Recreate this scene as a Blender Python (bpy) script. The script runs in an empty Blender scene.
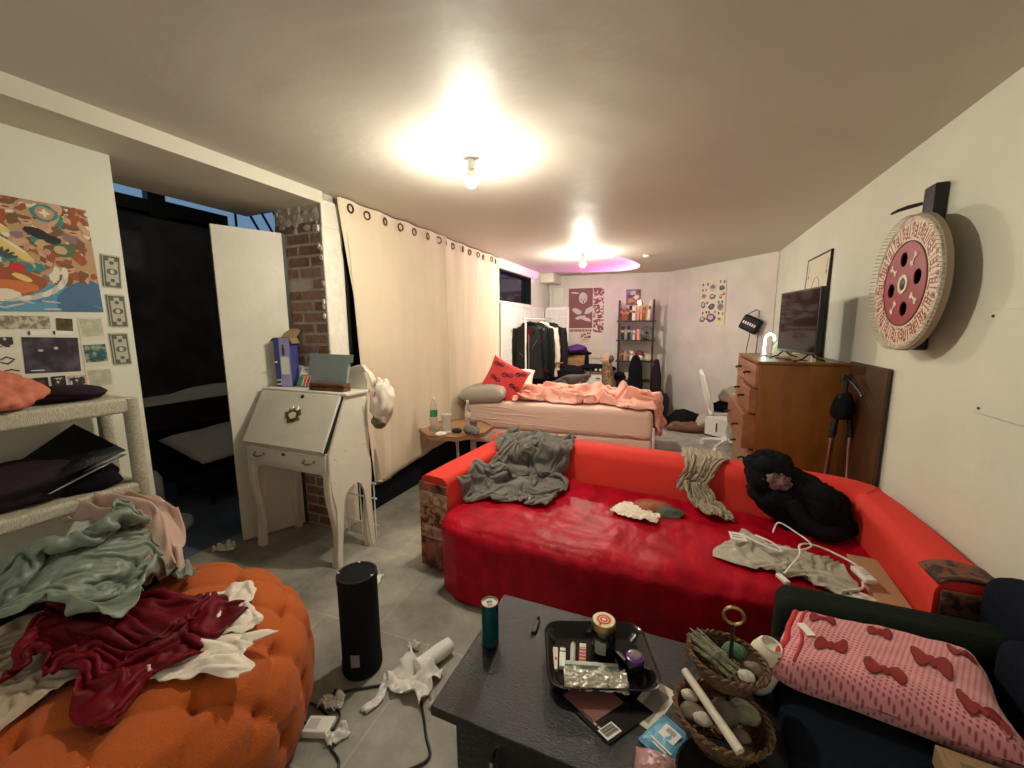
import bpy, bmesh, math, random
from math import sin, cos, pi, radians, sqrt, atan2
from mathutils import Vector, Matrix, noise, Euler
random.seed(11)
SC = bpy.context.scene
COL = SC.collection
# ------------------------------------------------------------------ camera
cam = bpy.data.cameras.new('camera')
cam.sensor_width = 36.0
cam.lens = 400.0 / 1024.0 * 36.0
cam.clip_start = .02
cam_o = bpy.data.objects.new('camera', cam)
COL.objects.link(cam_o)
_r = Matrix(((0.9225, -0.0479, 0.3830), (0.3859, 0.1317, -0.9131), (-0.0067, 0.9901, 0.1400))).to_quaternion().to_matrix()
cam_o.matrix_world = Matrix.Translation((0, 0, 1.5)) @ _r.to_4x4()
SC.camera = cam_o
# ------------------------------------------------------------------ world, exposure
w = bpy.data.worlds.new('world'); SC.world = w; w.use_nodes = True
w.node_tree.nodes['Background'].inputs[0].default_value = (1.0, .94, .80, 1)
w.node_tree.nodes['Background'].inputs[1].default_value = .15
vs = SC.view_settings
vs.view_transform = 'Standard'; vs.look = 'None'; vs.gamma = 1; vs.use_curve_mapping = False
vs.exposure = 2.32
BULB_WATTS = 385.0      # emission strength of the two bare bulbs
SC.cycles.max_bounces = 7
SC.cycles.diffuse_bounces = 5
SC.cycles.glossy_bounces = 3
SC.cycles.sample_clamp_indirect = 4
SC.cycles.use_denoising = True
# ------------------------------------------------------------------ materials
def mat(name, c, rough=.7, metal=0, bump=0, bscale=40, var=0, vscale=6, c2=None, sheen=0, emit=None, es=0,
        trans=0, alpha=1, coat=0, stretch=None, detail=3, ior=1.45, spec=.5):
    m = bpy.data.materials.new(name); m.use_nodes = True
    nt = m.node_tree; N = nt.nodes; L = nt.links; b = N['Principled BSDF']
    b.inputs['Base Color'].default_value = (*c, 1); b.inputs['Roughness'].default_value = rough
    b.inputs['Metallic'].default_value = metal; b.inputs['Sheen Weight'].default_value = sheen
    b.inputs['Transmission Weight'].default_value = trans; b.inputs['Alpha'].default_value = alpha
    b.inputs['Coat Weight'].default_value = coat; b.inputs['IOR'].default_value = ior
    b.inputs['Specular IOR Level'].default_value = spec
    if emit:
        b.inputs['Emission Color'].default_value = (*emit, 1); b.inputs['Emission Strength'].default_value = es
    tc = N.new('ShaderNodeTexCoord'); mp = N.new('ShaderNodeMapping')
    L.new(tc.outputs['Object'], mp.inputs[0])
    if stretch: mp.inputs['Scale'].default_value = stretch
    if var or c2:
        n = N.new('ShaderNodeTexNoise'); n.inputs['Scale'].default_value = vscale; n.inputs['Detail'].default_value = detail
        L.new(mp.outputs[0], n.inputs[0])
        r = N.new('ShaderNodeValToRGB'); r.color_ramp.elements[0].position = .35; r.color_ramp.elements[1].position = .65
        cc = c2 if c2 else tuple(min(1, x * (1 - var)) for x in c)
        r.color_ramp.elements[0].color = (*cc, 1); r.color_ramp.elements[1].color = (*c, 1)
        L.new(n.outputs[0], r.inputs[0]); L.new(r.outputs[0], b.inputs['Base Color'])
    if bump:
        n2 = N.new('ShaderNodeTexNoise'); n2.inputs['Scale'].default_value = bscale; n2.inputs['Detail'].default_value = 4
        L.new(mp.outputs[0], n2.inputs[0])
        bp = N.new('ShaderNodeBump'); bp.inputs['Strength'].default_value = bump; bp.inputs['Distance'].default_value = .01
        L.new(n2.outputs[0], bp.inputs['Height']); L.new(bp.outputs[0], b.inputs['Normal'])
    return m
M = {}
def dm(k, *a, **kw): M[k] = mat(k, *a, **kw)
dm('wall', (.68, .69, .58), .75, bump=.25, bscale=9, var=.06, vscale=2.5)
dm('wall_back', (.66, .63, .57), .7, bump=.5, bscale=5, c2=(.57, .53, .48), vscale=2.2, detail=6)
dm('ceil', (.60, .55, .48), .55, bump=.9, bscale=2.6, var=.08, vscale=1.1)
dm('beam', (.64, .60, .50), .7, bump=.25, bscale=9, var=.06)
dm('patch', (.70, .64, .50), .5, bump=.6, bscale=12)
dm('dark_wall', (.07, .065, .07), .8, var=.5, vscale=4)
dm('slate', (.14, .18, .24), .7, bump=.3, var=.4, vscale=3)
dm('white_paint', (.72, .68, .58), .45, bump=.15, bscale=25, var=.08, vscale=5)
dm('white_chip', (.76, .73, .64), .6, bump=.8, bscale=22, c2=(.66, .62, .52), vscale=14, detail=8)
dm('mortar', (.52, .46, .37), .9, bump=.8, bscale=40, var=.3, vscale=25)
dm('brick', (.23, .12, .09), .85, bump=.8, bscale=60, c2=(.15, .08, .06), vscale=22)
dm('brick_b', (.29, .17, .12), .85, bump=.8, bscale=60, c2=(.20, .12, .09), vscale=22)
dm('linen', (.70, .59, .43), .85, bump=.2, bscale=120, var=.05, vscale=3, sheen=.2)
dm('brass', (.13, .09, .05), .35, metal=.8)
dm('navy', (.006, .007, .018), .5)
dm('blackboard', (.008, .010, .018), .7, var=.4, spec=.2)
dm('glass_dark', (.008, .010, .020), .08)
dm('sky_glass', (.05, .09, .16), .3, emit=(.24, .42, .66), es=.11)
dm('black', (.010, .010, .010), .45)
dm('black_gloss', (.008, .008, .009), .12)
dm('black_matte', (.007, .007, .008), .85, bump=.3, bscale=200, spec=.2)
dm('black_wood', (.009, .008, .008), .30, bump=.35, bscale=30, stretch=(2, 14, 2), var=.3, vscale=10)
dm('black_cloth', (.008, .008, .010), .95, bump=.3, bscale=150, spec=.12)
dm('black_leather', (.006, .007, .007), .4, bump=.5, bscale=70, spec=.3)
dm('dark_brown', (.03, .018, .013), .5, var=.4, stretch=(1, 1, .2), vscale=30)
dm('sofa_red', (.68, .036, .022), .8, bump=.2, bscale=160)
dm('velvet', (.46, .003, .018), .45, bump=.6, bscale=14, c2=(.30, .001, .010), vscale=9, stretch=(1.4, .7, 1), detail=5, spec=.2)
dm('velvet_dark', (.14, .001, .007), .55, bump=.3, bscale=30, c2=(.07, .001, .004), vscale=6, spec=.2)
dm('torn', (.42, .13, .08), .9, bump=1, bscale=35, c2=(.045, .02, .015), vscale=13, detail=6)
dm('torn_pale', (.62, .48, .36), .9, bump=1, bscale=35, c2=(.30, .10, .06), vscale=18, detail=6)
dm('orange', (.44, .085, .006), .85, bump=.35, bscale=220, sheen=.08)
dm('orange_btn', (.34, .05, .012), .85)
dm('towel', (.18, .17, .15), .95, bump=.7, bscale=160, sheen=.1)
dm('taupe', (.36, .30, .22), .9, bump=.4, bscale=200)
dm('pad_grey', (.42, .38, .31), .85, bump=.3, bscale=200, sheen=.1)
dm('green_satin', (.16, .20, .15), .38, bump=.1, bscale=20, sheen=.2)
dm('pink_cloth', (.50, .34, .28), .75, bump=.2, bscale=90)
dm('beige_cloth', (.40, .32, .23), .85, bump=.2, bscale=90)
dm('white_cloth', (.75, .66, .56), .85, bump=.15, bscale=90)
dm('peach', (.84, .43, .34), .85, bump=.2, bscale=90)
dm('sheet_pink', (.80, .58, .49), .8, bump=.3, bscale=14, stretch=(.6, 2, 3))
dm('pillow_grey', (.42, .37, .31), .6, bump=.15, bscale=30)
dm('pillow_red', (.75, .06, .06), .75, bump=.1)
dm('floral', (.30, .16, .16), .8, c2=(.02, .015, .02), vscale=30)
dm('coral', (.55, .17, .10), .85, bump=.2, bscale=60)
dm('plum', (.025, .014, .02), .85, bump=.2, bscale=60, spec=.15)
dm('purple', (.10, .02, .16), .8)
dm('dark_green', (.008, .013, .009), .9, bump=.3, bscale=120, spec=.15)
dm('dark_blue', (.004, .007, .014), .9, bump=.3, bscale=120, spec=.15)
dm('wicker', (.66, .61, .47), .8, bump=.8, bscale=90, stretch=(1, 6, 1), var=.35, vscale=60)
dm('wicker_v', (.66, .61, .47), .8, bump=1, bscale=90, stretch=(1, 1, 6), var=.35, vscale=60)
dm('basket', (.22, .12, .055), .8, bump=.9, bscale=80, c2=(.08, .04, .02), vscale=60, stretch=(1, 1, 4))
dm('oak', (.40, .22, .10), .45, c2=(.27, .13, .055), vscale=10, stretch=(1, 8, 8))
dm('dresser', (.25, .095, .016), .38, c2=(.18, .065, .010), vscale=9, stretch=(1, 1, .25), bump=.05, bscale=80)
dm('dresser_front', (.34, .15, .07), .35, c2=(.24, .09, .035), vscale=9, stretch=(1, .3, 2))
dm('dark_panel', (.08, .034, .010), .5, c2=(.055, .022, .007), vscale=9, stretch=(1, 1, .25))
dm('cardboard', (.30, .19, .10), .85, bump=.2, bscale=60)
dm('chrome', (.6, .6, .58), .2, metal=1)
dm('iron', (.05, .04, .035), .45, metal=.8)
dm('gold', (.35, .24, .10), .35, metal=.9)
dm('paper', (.78, .76, .70), .8, bump=.2, bscale=40)
dm('cream_paper', (.66, .62, .50), .8)
dm('white_plastic', (.75, .73, .68), .35)
dm('clear', (.9, .93, .9), .06, trans=.92, alpha=1, ior=1.2)
dm('milk_plastic', (.75, .75, .70), .3, trans=.5, ior=1.2)
dm('green_label', (.02, .22, .08), .5)
dm('purple_glass', (.16, .04, .30), .2, trans=.3)
dm('grey_blue', (.28, .35, .36), .6, bump=.08)
dm('box_blue', (.03, .06, .26), .5, c2=(.08, .07, .24), vscale=3)
dm('box_lilac', (.35, .33, .60), .5)
dm('walnut', (.16, .07, .03), .35, c2=(.07, .03, .015), vscale=14, stretch=(1, 6, 6))
dm('teal_metal', (.01, .10, .10), .28, metal=.6)
dm('red_paint', (.26, .012, .014), .4, bump=.1)
dm('wheel_cream', (.66, .55, .40), .5, bump=.1)
dm('wheel_wood', (.30, .22, .15), .6, bump=.3)
dm('wheel_white', (.60, .56, .46), .6, bump=.3, c2=(.30, .25, .18), vscale=25)
dm('pale_wall_paint', (.64, .61, .52), .6)
dm('screen', (.010, .008, .009), .06)
dm('neon_green', (.6, 1, .8), .4, emit=(.65, 1.0, .80), es=5)
dm('amber_lens', (1, .5, .15), .3, emit=(1, .45, .12), es=6)
dm('bulb', (1, .95, .8), .4, emit=(1.0, .935, .76), es=BULB_WATTS)
dm('bulb_far', (1, .95, .8), .4, emit=(1.0, .94, .80), es=BULB_WATTS * 1.4)
dm('porcelain', (.85, .83, .76), .35)
dm('rice_paper', (.62, .60, .56), .8)
dm('white_wood', (.74, .71, .66), .55)
dm('cat_fur', (.075, .065, .062), .9, bump=.5, bscale=150, sheen=.1)
dm('cat_eye', (.35, .38, .1), .2)
dm('blue_packet', (.10, .34, .52), .35, bump=.6, bscale=30)
dm('pink_bag', (.42, .22, .22), .3, bump=.5, bscale=30)
dm('foil', (.62, .60, .52), .28, metal=.55, bump=1, bscale=45)
dm('sage', (.17, .17, .10), .9, bump=1, bscale=60, c2=(.30, .30, .20), vscale=40)
dm('stone', (.22, .17, .13), .7, bump=.4, var=.4)
dm('stone_pale', (.62, .54, .46), .6, bump=.3, var=.2)
dm('wax', (.75, .68, .55), .45)
dm('leopard', (.36, .22, .11), .85, c2=(.05, .03, .02), vscale=45)
for k, c in dict(red=(.5, .03, .03), maroon=(.14, .03, .03), cream=(.7, .64, .5), black=(.015, .015, .015), brown=(.17, .08, .04),
                 tan=(.45, .28, .15), teal=(.03, .22, .22), blue=(.06, .14, .25), sky=(.10, .28, .42), yellow=(.68, .52, .16),
                 green=(.06, .15, .06), grey=(.25, .24, .22), pink=(.78, .36, .38), mauve=(.22, .14, .16), white=(.75, .74, .68),
                 purple=(.13, .05, .16), orange=(.55, .16, .04), rust=(.30, .08, .03), olive=(.14, .13, .06), skin=(.55, .34, .2),
                 ink=(.07, .07, .06), bill=(.42, .42, .32), billink=(.10, .11, .08), sepia=(.20, .08, .07), palegrey=(.5, .49, .43)).items():
    dm('p_' + k, c, .7)

# floor: large cloudy concrete tiles
def floor_mat():
    m = bpy.data.materials.new('concrete_tiles'); m.use_nodes = True
    nt = m.node_tree; N = nt.nodes; L = nt.links; b = N['Principled BSDF']
    tc = N.new('ShaderNodeTexCoord'); mp = N.new('ShaderNodeMapping'); L.new(tc.outputs['Object'], mp.inputs[0])
    mp.inputs['Rotation'].default_value = (0, 0, radians(-3))
    br = N.new('ShaderNodeTexBrick'); L.new(mp.outputs[0], br.inputs[0])
    br.offset = .5; br.inputs['Scale'].default_value = 1.0
    br.inputs['Brick Width'].default_value = .62; br.inputs['Row Height'].default_value = .62
    br.inputs['Mortar Size'].default_value = .006; br.inputs['Mortar Smooth'].default_value = .6
    br.inputs['Color1'].default_value = (1, 1, 1, 1); br.inputs['Color2'].default_value = (.82, .82, .82, 1)
    br.inputs['Mortar'].default_value = (1.06, 1.06, 1.05, 1)
    n = N.new('ShaderNodeTexNoise'); n.inputs['Scale'].default_value = 2.6; n.inputs['Detail'].default_value = 8; n.inputs['Roughness'].default_value = .65
    L.new(mp.outputs[0], n.inputs[0])
    r = N.new('ShaderNodeValToRGB'); r.color_ramp.elements[0].position = .32; r.color_ramp.elements[1].position = .68
    r.color_ramp.elements[0].color = (.17, .165, .14, 1); r.color_ramp.elements[1].color = (.46, .44, .37, 1)
    L.new(n.outputs[0], r.inputs[0])
    mx = N.new('ShaderNodeMix'); mx.data_type = 'RGBA'; mx.blend_type = 'MULTIPLY'; mx.inputs[0].default_value = 1
    L.new(r.outputs[0], mx.inputs[6]); L.new(br.outputs[0], mx.inputs[7]); L.new(mx.outputs[2], b.inputs['Base Color'])
    b.inputs['Roughness'].default_value = .62
    bp = N.new('ShaderNodeBump'); bp.inputs['Strength'].default_value = .25; bp.inputs['Distance'].default_value = .01
    L.new(n.outputs[0], bp.inputs['Height']); L.new(bp.outputs[0], b.inputs['Normal'])
    return m
M['floor'] = floor_mat()
def dots_mat():
    # pink plush fleece printed with rows of small darker dots
    m = bpy.data.materials.new('pink_dot_fleece'); m.use_nodes = True
    nt = m.node_tree; N = nt.nodes; L = nt.links; b = N['Principled BSDF']
    tc = N.new('ShaderNodeTexCoord'); mp = N.new('ShaderNodeMapping'); L.new(tc.outputs['Object'], mp.inputs[0])
    mp.inputs['Scale'].default_value = (92, 92, 3); mp.inputs['Rotation'].default_value = (0, 0, .5)
    v = N.new('ShaderNodeTexVoronoi'); v.voronoi_dimensions = '2D'; v.inputs['Scale'].default_value = 1; v.inputs['Randomness'].default_value = 0
    L.new(mp.outputs[0], v.inputs[0])
    r = N.new('ShaderNodeValToRGB'); r.color_ramp.elements[0].position = .20; r.color_ramp.elements[1].position = .34
    r.color_ramp.elements[0].color = (.38, .06, .08, 1); r.color_ramp.elements[1].color = (.66, .27, .29, 1)
    L.new(v.outputs[0], r.inputs[0]); L.new(r.outputs[0], b.inputs['Base Color'])
    b.inputs['Roughness'].default_value = .9; b.inputs['Sheen Weight'].default_value = .3
    return m
M['fleece'] = dots_mat()
def marks_mat(name, base, ink, s1, s2, lo=.48, hi=.52):
    m = mat(name, base, .7); nt = m.node_tree; N = nt.nodes; L = nt.links; b = N['Principled BSDF']
    tc = N.new('ShaderNodeTexCoord'); mp = N.new('ShaderNodeMapping'); mp.inputs['Scale'].default_value = (s1, s1, s2)
    L.new(tc.outputs['Object'], mp.inputs[0]); n = N.new('ShaderNodeTexNoise'); n.inputs['Scale'].default_value = 1
    n.inputs['Detail'].default_value = 3; L.new(mp.outputs[0], n.inputs[0])
    r = N.new('ShaderNodeValToRGB'); r.color_ramp.elements[0].position = lo; r.color_ramp.elements[1].position = hi
    r.color_ramp.elements[0].color = (*ink, 1); r.color_ramp.elements[1].color = (*base, 1)
    L.new(n.outputs[0], r.inputs[0]); L.new(r.outputs[0], b.inputs['Base Color']); return m
M['sepia_print'] = marks_mat('sepia_print', (.62, .50, .45), (.17, .065, .055), 22, 22)
M['dark_photo'] = marks_mat('dark_photo', (.10, .085, .12), (.018, .014, .022), 16, 16, .4, .7)
M['teal_photo'] = marks_mat('teal_photo', (.30, .33, .24), (.01, .09, .09), 40, 40, .45, .6)
M['pale_photo'] = marks_mat('pale_photo', (.52, .52, .40), (.38, .39, .28), 30, 30, .4, .6)
M['bw_photo'] = marks_mat('bw_photo', (.6, .56, .48), (.03, .03, .03), 60, 60, .5, .56)
M['brown_photo'] = marks_mat('brown_photo', (.10, .10, .03), (.05, .035, .015), 50, 50, .4, .6)
M['sofa_print'] = marks_mat('sofa_print', (.48, .24, .13), (.12, .02, .015), 26, 26, .44, .54)
M['sofa_print_dark'] = marks_mat('sofa_print_dark', (.17, .06, .03), (.03, .010, .008), 26, 26, .44, .54)
M['tan_photo'] = marks_mat('tan_photo', (.50, .46, .34), (.20, .17, .12), 50, 50, .42, .58)

# ------------------------------------------------------------------ mesh builder
WM = {}
class MB:
    def __init__(s, T=None):
        s.v = []; s.f = []; s.mi = []; s.mats = []; s.T = T or Matrix()
    def _m(s, m):
        if m is None: return 0
        if m not in s.mats: s.mats.append(m)
        return s.mats.index(m)
    def add(s, vs_, fs_, m=None, T=None):
        k = len(s.v); X = s.T @ T if T is not None else s.T
        s.v += [X @ Vector(p) for p in vs_]; i = s._m(m)
        for f in fs_: s.f.append([k + q for q in f]); s.mi.append(i)
        return s
    def box(s, x0, x1, y0, y1, z0, z1, m=None, T=None):
        v = [(x, y, z) for z in (z0, z1) for x, y in ((x0, y0), (x1, y0), (x1, y1), (x0, y1))]
        return s.add(v, [(0, 3, 2, 1), (4, 5, 6, 7), (0, 1, 5, 4), (1, 2, 6, 5), (2, 3, 7, 6), (3, 0, 4, 7)], m, T)
    def prism(s, poly, z0, z1, m=None, T=None, top=None):
        n = len(poly); tp = top or poly
        v = [(*p, z0) for p in poly] + [(*p, z1) for p in tp]
        fs_ = [tuple(range(n))[::-1], tuple(range(n, 2 * n))] + [(i, (i + 1) % n, n + (i + 1) % n, n + i) for i in range(n)]
        return s.add(v, fs_, m, T)
    def lathe(s, prof, c=(0, 0, 0), n=24, m=None, T=None, caps=True, sx=1, sy=1):
        v = []; fs_ = []
        for r, z in prof:
            for i in range(n): v.append((c[0] + sx * r * cos(2 * pi * i / n), c[1] + sy * r * sin(2 * pi * i / n), c[2] + z))
        for j in range(len(prof) - 1):
            for i in range(n): fs_.append((j * n + i, j * n + (i + 1) % n, (j + 1) * n + (i + 1) % n, (j + 1) * n + i))
        if caps: fs_ += [tuple(range(n))[::-1], tuple((len(prof) - 1) * n + i for i in range(n))]
        return s.add(v, fs_, m, T)
    def tube(s, pts, r, n=8, m=None, T=None, closed=False, flat=1):
        pts = [Vector(p) for p in pts]; k = len(pts); v = []; fs_ = []; up = Vector((0, 0, 1)); side = None
        for j, p in enumerate(pts):
            if closed: d = pts[(j + 1) % k] - pts[j - 1]
            else: d = pts[min(k - 1, j + 1)] - pts[max(0, j - 1)]
            d.normalize()
            if side is None:
                side = d.cross(up if abs(d.z) < .9 else Vector((1, 0, 0))).normalized()
            else:
                side = (side - d * side.dot(d)).normalized()
            u2 = d.cross(side); rr = r[j] if isinstance(r, (list, tuple)) else r
            for i in range(n):
                a = 2 * pi * i / n; v.append(p + side * (cos(a) * rr) + u2 * (sin(a) * rr * flat))
        e = k if closed else k - 1
        for j in range(e):
            for i in range(n): fs_.append((j * n + i, j * n + (i + 1) % n, ((j + 1) % k) * n + (i + 1) % n, ((j + 1) % k) * n + i))
        if not closed: fs_ += [tuple(range(n))[::-1], tuple((k - 1) * n + i for i in range(n))]
        return s.add(v, fs_, m, T)
    def ball(s, c, rx, ry=None, rz=None, m=None, T=None, nu=16, nv=10, fn=None):
        ry = ry or rx; rz = rz or rx; v = []; fs_ = []
        for j in range(nv + 1):
            t = pi * j / nv
            for i in range(nu):
                a = 2 * pi * i / nu; d = Vector((sin(t) * cos(a), sin(t) * sin(a), cos(t)))
                k = fn(d) if fn else 1
                v.append((c[0] + rx * d.x * k, c[1] + ry * d.y * k, c[2] + rz * d.z * k))
        for j in range(nv):
            for i in range(nu): fs_.append((j * nu + i, (j + 1) * nu + i, (j + 1) * nu + (i + 1) % nu, j * nu + (i + 1) % nu))
        return s.add(v, fs_, m, T)
    def grid(s, nx, ny, fn, m=None, T=None):
        v = [fn(i / nx, j / ny) for j in range(ny + 1) for i in range(nx + 1)]
        fs_ = [(j * (nx + 1) + i, j * (nx + 1) + i + 1, (j + 1) * (nx + 1) + i + 1, (j + 1) * (nx + 1) + i) for j in range(ny) for i in range(nx)]
        return s.add(v, fs_, m, T)
    def disc(s, c, r, z, m=None, T=None, n=20, ry=None, rot=0):
        ry = ry or r
        return s.add([(c[0] + r * cos(t) * cos(rot) - ry * sin(t) * sin(rot), c[1] + r * cos(t) * sin(rot) + ry * sin(t) * cos(rot), z)
                      for t in [2 * pi * i / n for i in range(n)]], [tuple(range(n))], m, T)
    def poly(s, pts, z, m=None, T=None):
        return s.add([(*p, z) for p in pts], [tuple(range(len(pts)))], m, T)
    def text(s, txt, size, m=None, T=None, align='CENTER', ext=.0004):
        cu = bpy.data.curves.new('t', 'FONT'); cu.body = txt; cu.size = size; cu.align_x = align; cu.align_y = 'CENTER'
        cu.extrude = ext; cu.resolution_u = 2
        o = bpy.data.objects.new('t', cu); me = o.to_mesh()
        s.add([v.co[:] for v in me.vertices], [tuple(p.vertices) for p in me.polygons], m, T)
        o.to_mesh_clear(); bpy.data.objects.remove(o); bpy.data.curves.remove(cu)
        return s
    def build(s, name, m=None, parent=None, bevel=0, seg=2, sub=0, solid=0, smooth=35, recalc=True):
        me = bpy.data.meshes.new(name); me.from_pydata([tuple(p) for p in s.v], [], s.f)
        if s.mats:
            for q in s.mats: me.materials.append(M[q])
            if any(s.mi): me.polygons.foreach_set('material_index', s.mi)
        if m is not None and not s.mats: me.materials.append(M[m])
        if recalc:
            bm = bmesh.new(); bm.from_mesh(me)
            if recalc == 'merge' or sub: bmesh.ops.remove_doubles(bm, verts=bm.verts, dist=1e-5)
            bmesh.ops.recalc_face_normals(bm, faces=bm.faces); bm.to_mesh(me); bm.free()
        o = bpy.data.objects.new(name, me); COL.objects.link(o)
        if parent is not None:
            o.parent = parent; me.transform(WM[parent].inverted()); WM[o] = WM[parent].copy()
        else:
            # a top-level mesh gets its origin at the middle of its base
            xs = [v.co for v in me.vertices]
            c = Vector(((min(p.x for p in xs) + max(p.x for p in xs)) / 2, (min(p.y for p in xs) + max(p.y for p in xs)) / 2, min(p.z for p in xs)))
            me.transform(Matrix.Translation(-c)); o.location = c; WM[o] = Matrix.Translation(c)
        if smooth:
            me.polygons.foreach_set('use_smooth', [True] * len(me.polygons)); me.set_sharp_from_angle(angle=radians(smooth))
        if solid:
            d = o.modifiers.new('thickness', 'SOLIDIFY'); d.thickness = solid; d.offset = 0
        if bevel:
            d = o.modifiers.new('bevel', 'BEVEL'); d.width = bevel; d.segments = seg; d.limit_method = 'ANGLE'; d.angle_limit = radians(38)
        if sub:
            d = o.modifiers.new('subdiv', 'SUBSURF'); d.levels = sub; d.render_levels = sub
        return o
def tag(o, label, cat, group=None, kind=None):
    if label: o['label'] = label
    if cat: o['category'] = cat
    if group: o['group'] = group
    if kind: o['kind'] = kind
    return o
def thing(name, label, cat, loc, rz=0, group=None):
    o = bpy.data.objects.new(name, None); COL.objects.link(o); o.empty_display_size = .1
    Mx = Matrix.Translation(loc) @ Matrix.Rotation(rz, 4, 'Z')
    o.matrix_world = Mx; WM[o] = Mx
    return tag(o, label, cat, group)
def struct(o): o['kind'] = 'structure'; return o
def copy_tree(o, parent=None):
    c = o.copy(); COL.objects.link(c)
    if parent is not None:
        c.parent = parent
    for ch in o.children: copy_tree(ch, c)
    return c
def Tm(loc, rx=0, ry=0, rz=0): return Matrix.Translation(loc) @ Euler((rx, ry, rz)).to_matrix().to_4x4()
def frame_T(o, ux, uy):
    # plane frame: x along ux, y along uy, z = normal
    ux = Vector(ux).normalized(); uy = Vector(uy).normalized(); n = ux.cross(uy)
    m = Matrix((ux, uy, n)).transposed().to_4x4(); return Matrix.Translation(o) @ m
def rbox(name, x0, x1, y0, y1, z0, z1, m, parent=None, bevel=.004, T=None, seg=2):
    return MB(T).box(x0, x1, y0, y1, z0, z1).build(name, m, parent, bevel=bevel, seg=seg)
ORD = ['first', 'second', 'third', 'fourth', 'fifth', 'sixth', 'seventh', 'eighth', 'ninth', 'tenth', 'eleventh', 'twelfth', 'thirteenth', 'fourteenth', 'fifteenth', 'sixteenth']
def nz(x, y, z=0): return noise.noise(Vector((x, y, z)))
# ================================================================== THE ROOM
ZC = 2.407; XR = 1.08; XL = -2.26
def S(o, label=None):
    struct(o)
    if label: o['label'] = label
    return o
S(MB().box(-2.95, 1.3, -1.6, 8.2, -.08, 0).build('floor', 'floor'), 'grey cloudy concrete tile floor')
S(MB().box(-6.2, -2.95, .2, 6.2, -.08, 0).build('floor', 'slate'), 'dark blue slate floor beyond the opening')
# ceiling, with skim-coat patches and cracks as thin plaster
cb = MB(); cb.box(-2.33, 1.25, -1.6, 8.2, ZC, ZC + .1, 'ceil')
def plaster(cx, cy, rx, ry, seed, rot=0, th=.003):
    n = 28; P = []
    for i in range(n):
        a = 2 * pi * i / n; k = 1 + .28 * nz(cos(a) * 1.4 + seed, sin(a) * 1.4, seed)
        x, y = rx * k * cos(a), ry * k * sin(a); P.append((cx + x * cos(rot) - y * sin(rot), cy + x * sin(rot) + y * cos(rot)))
    cb.prism(P, ZC - th, ZC + .01, 'ceil')
S(cb.build('ceiling', smooth=30), 'uneven cream plaster ceiling')
S(MB().box(XR, XR + .12, -1.6, 6.02, 0, 2.5).build('wall_right', 'wall'), 'cream wall on the right')
S(MB().prism([(-2.6, 7.06), (-.21, 7.40), (-.21, 7.55), (-2.6, 7.2)], 0, 2.5).build('wall_back', 'wall_back'), 'patchy back wall')
S(MB().prism([(-.21, 7.40), (1.07, 5.98), (1.2, 6.05), (-.15, 7.56)], 0, 2.5).build('wall_back_right', 'wall_back'), 'slanting far right wall')
# left side: near wall, beam, pillar, curtained wall
S(MB().box(-2.9, -2.57, -1.6, 1.15, 0, 2.33).build('wall_left', 'wall'), 'near left wall with the posters')
bb = MB(); bb.box(-3.02, -2.255, -1.6, 2.12, 2.33, 2.5, 'beam')
S(bb.build('trim_1', smooth=30), 'cream boxed beam over the opening')
pb = MB()
pb.box(-2.71, -2.275, 2.105, 2.29, 0, 2.5, 'mortar')
# bricks on the face that looks at the camera
rb = random.Random(3); z = .02; row = 0
while z < 2.2:
    x = -2.71 + (-.11 if row % 2 else 0)
    while x < -2.285:
        x0 = max(x, -2.71); x1 = min(x + .200 + rb.uniform(-.01, .01), -2.283)
        if x1 - x0 > .03 and rb.random() > .04:
            j = rb.uniform(0, .006); pb.box(x0, x1, 2.101 - j * .5, 2.11, z, z + .058, rb.choice(['brick', 'brick', 'brick_b']))
        x += .222
    z += .0765; row += 1
for i in range(26):   # lumps of mortar at the top and at the corner
    a = rb.uniform(-2.7, -2.3); zz = rb.uniform(2.12, 2.33); pb.ball((a, 2.102, zz), rb.uniform(.012, .045), .005, rb.uniform(.012, .035), 'mortar', nu=8, nv=5)
for i in range(30):
    pb.ball((-2.285 + rb.uniform(-.012, .008), 2.10, rb.uniform(.1, 2.3)), .014, .01, .02, rb.choice(['mortar', 'white_chip']), nu=7, nv=4)
S(pb.build('wall_pillar', smooth=40), 'bare brick pillar')
S(MB().box(-2.275, XL + .004, 2.10, 2.262, 0, 2.36).build('wall_pillar', 'white_chip', bevel=.008), 'chipped white plaster side of the brick pillar')
S(MB().box(-2.27, XL + .006, 2.10, 2.262, 2.18, 2.34).build('trim_2', 'white_paint', bevel=.004), 'plaster block at the top of the pillar')
S(MB().box(-2.32, -2.262, 2.285, 2.31, 0, 2.36).build('trim_3', 'dark_green', bevel=.003), 'dark green window frame edge beside the pillar')
S(MB().box(-2.29, -2.27, 2.262, 2.285, 0, 2.3).build('trim_4', 'pale_wall_paint', bevel=.002), 'pale strip beside the green frame')
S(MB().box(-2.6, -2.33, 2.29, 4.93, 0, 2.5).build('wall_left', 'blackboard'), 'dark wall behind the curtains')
S(MB().box(-2.33, -2.285, 2.30, 4.93, 0, .42).build('baseboard_left', 'blackboard'), 'black low wall under the curtains')
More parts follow.
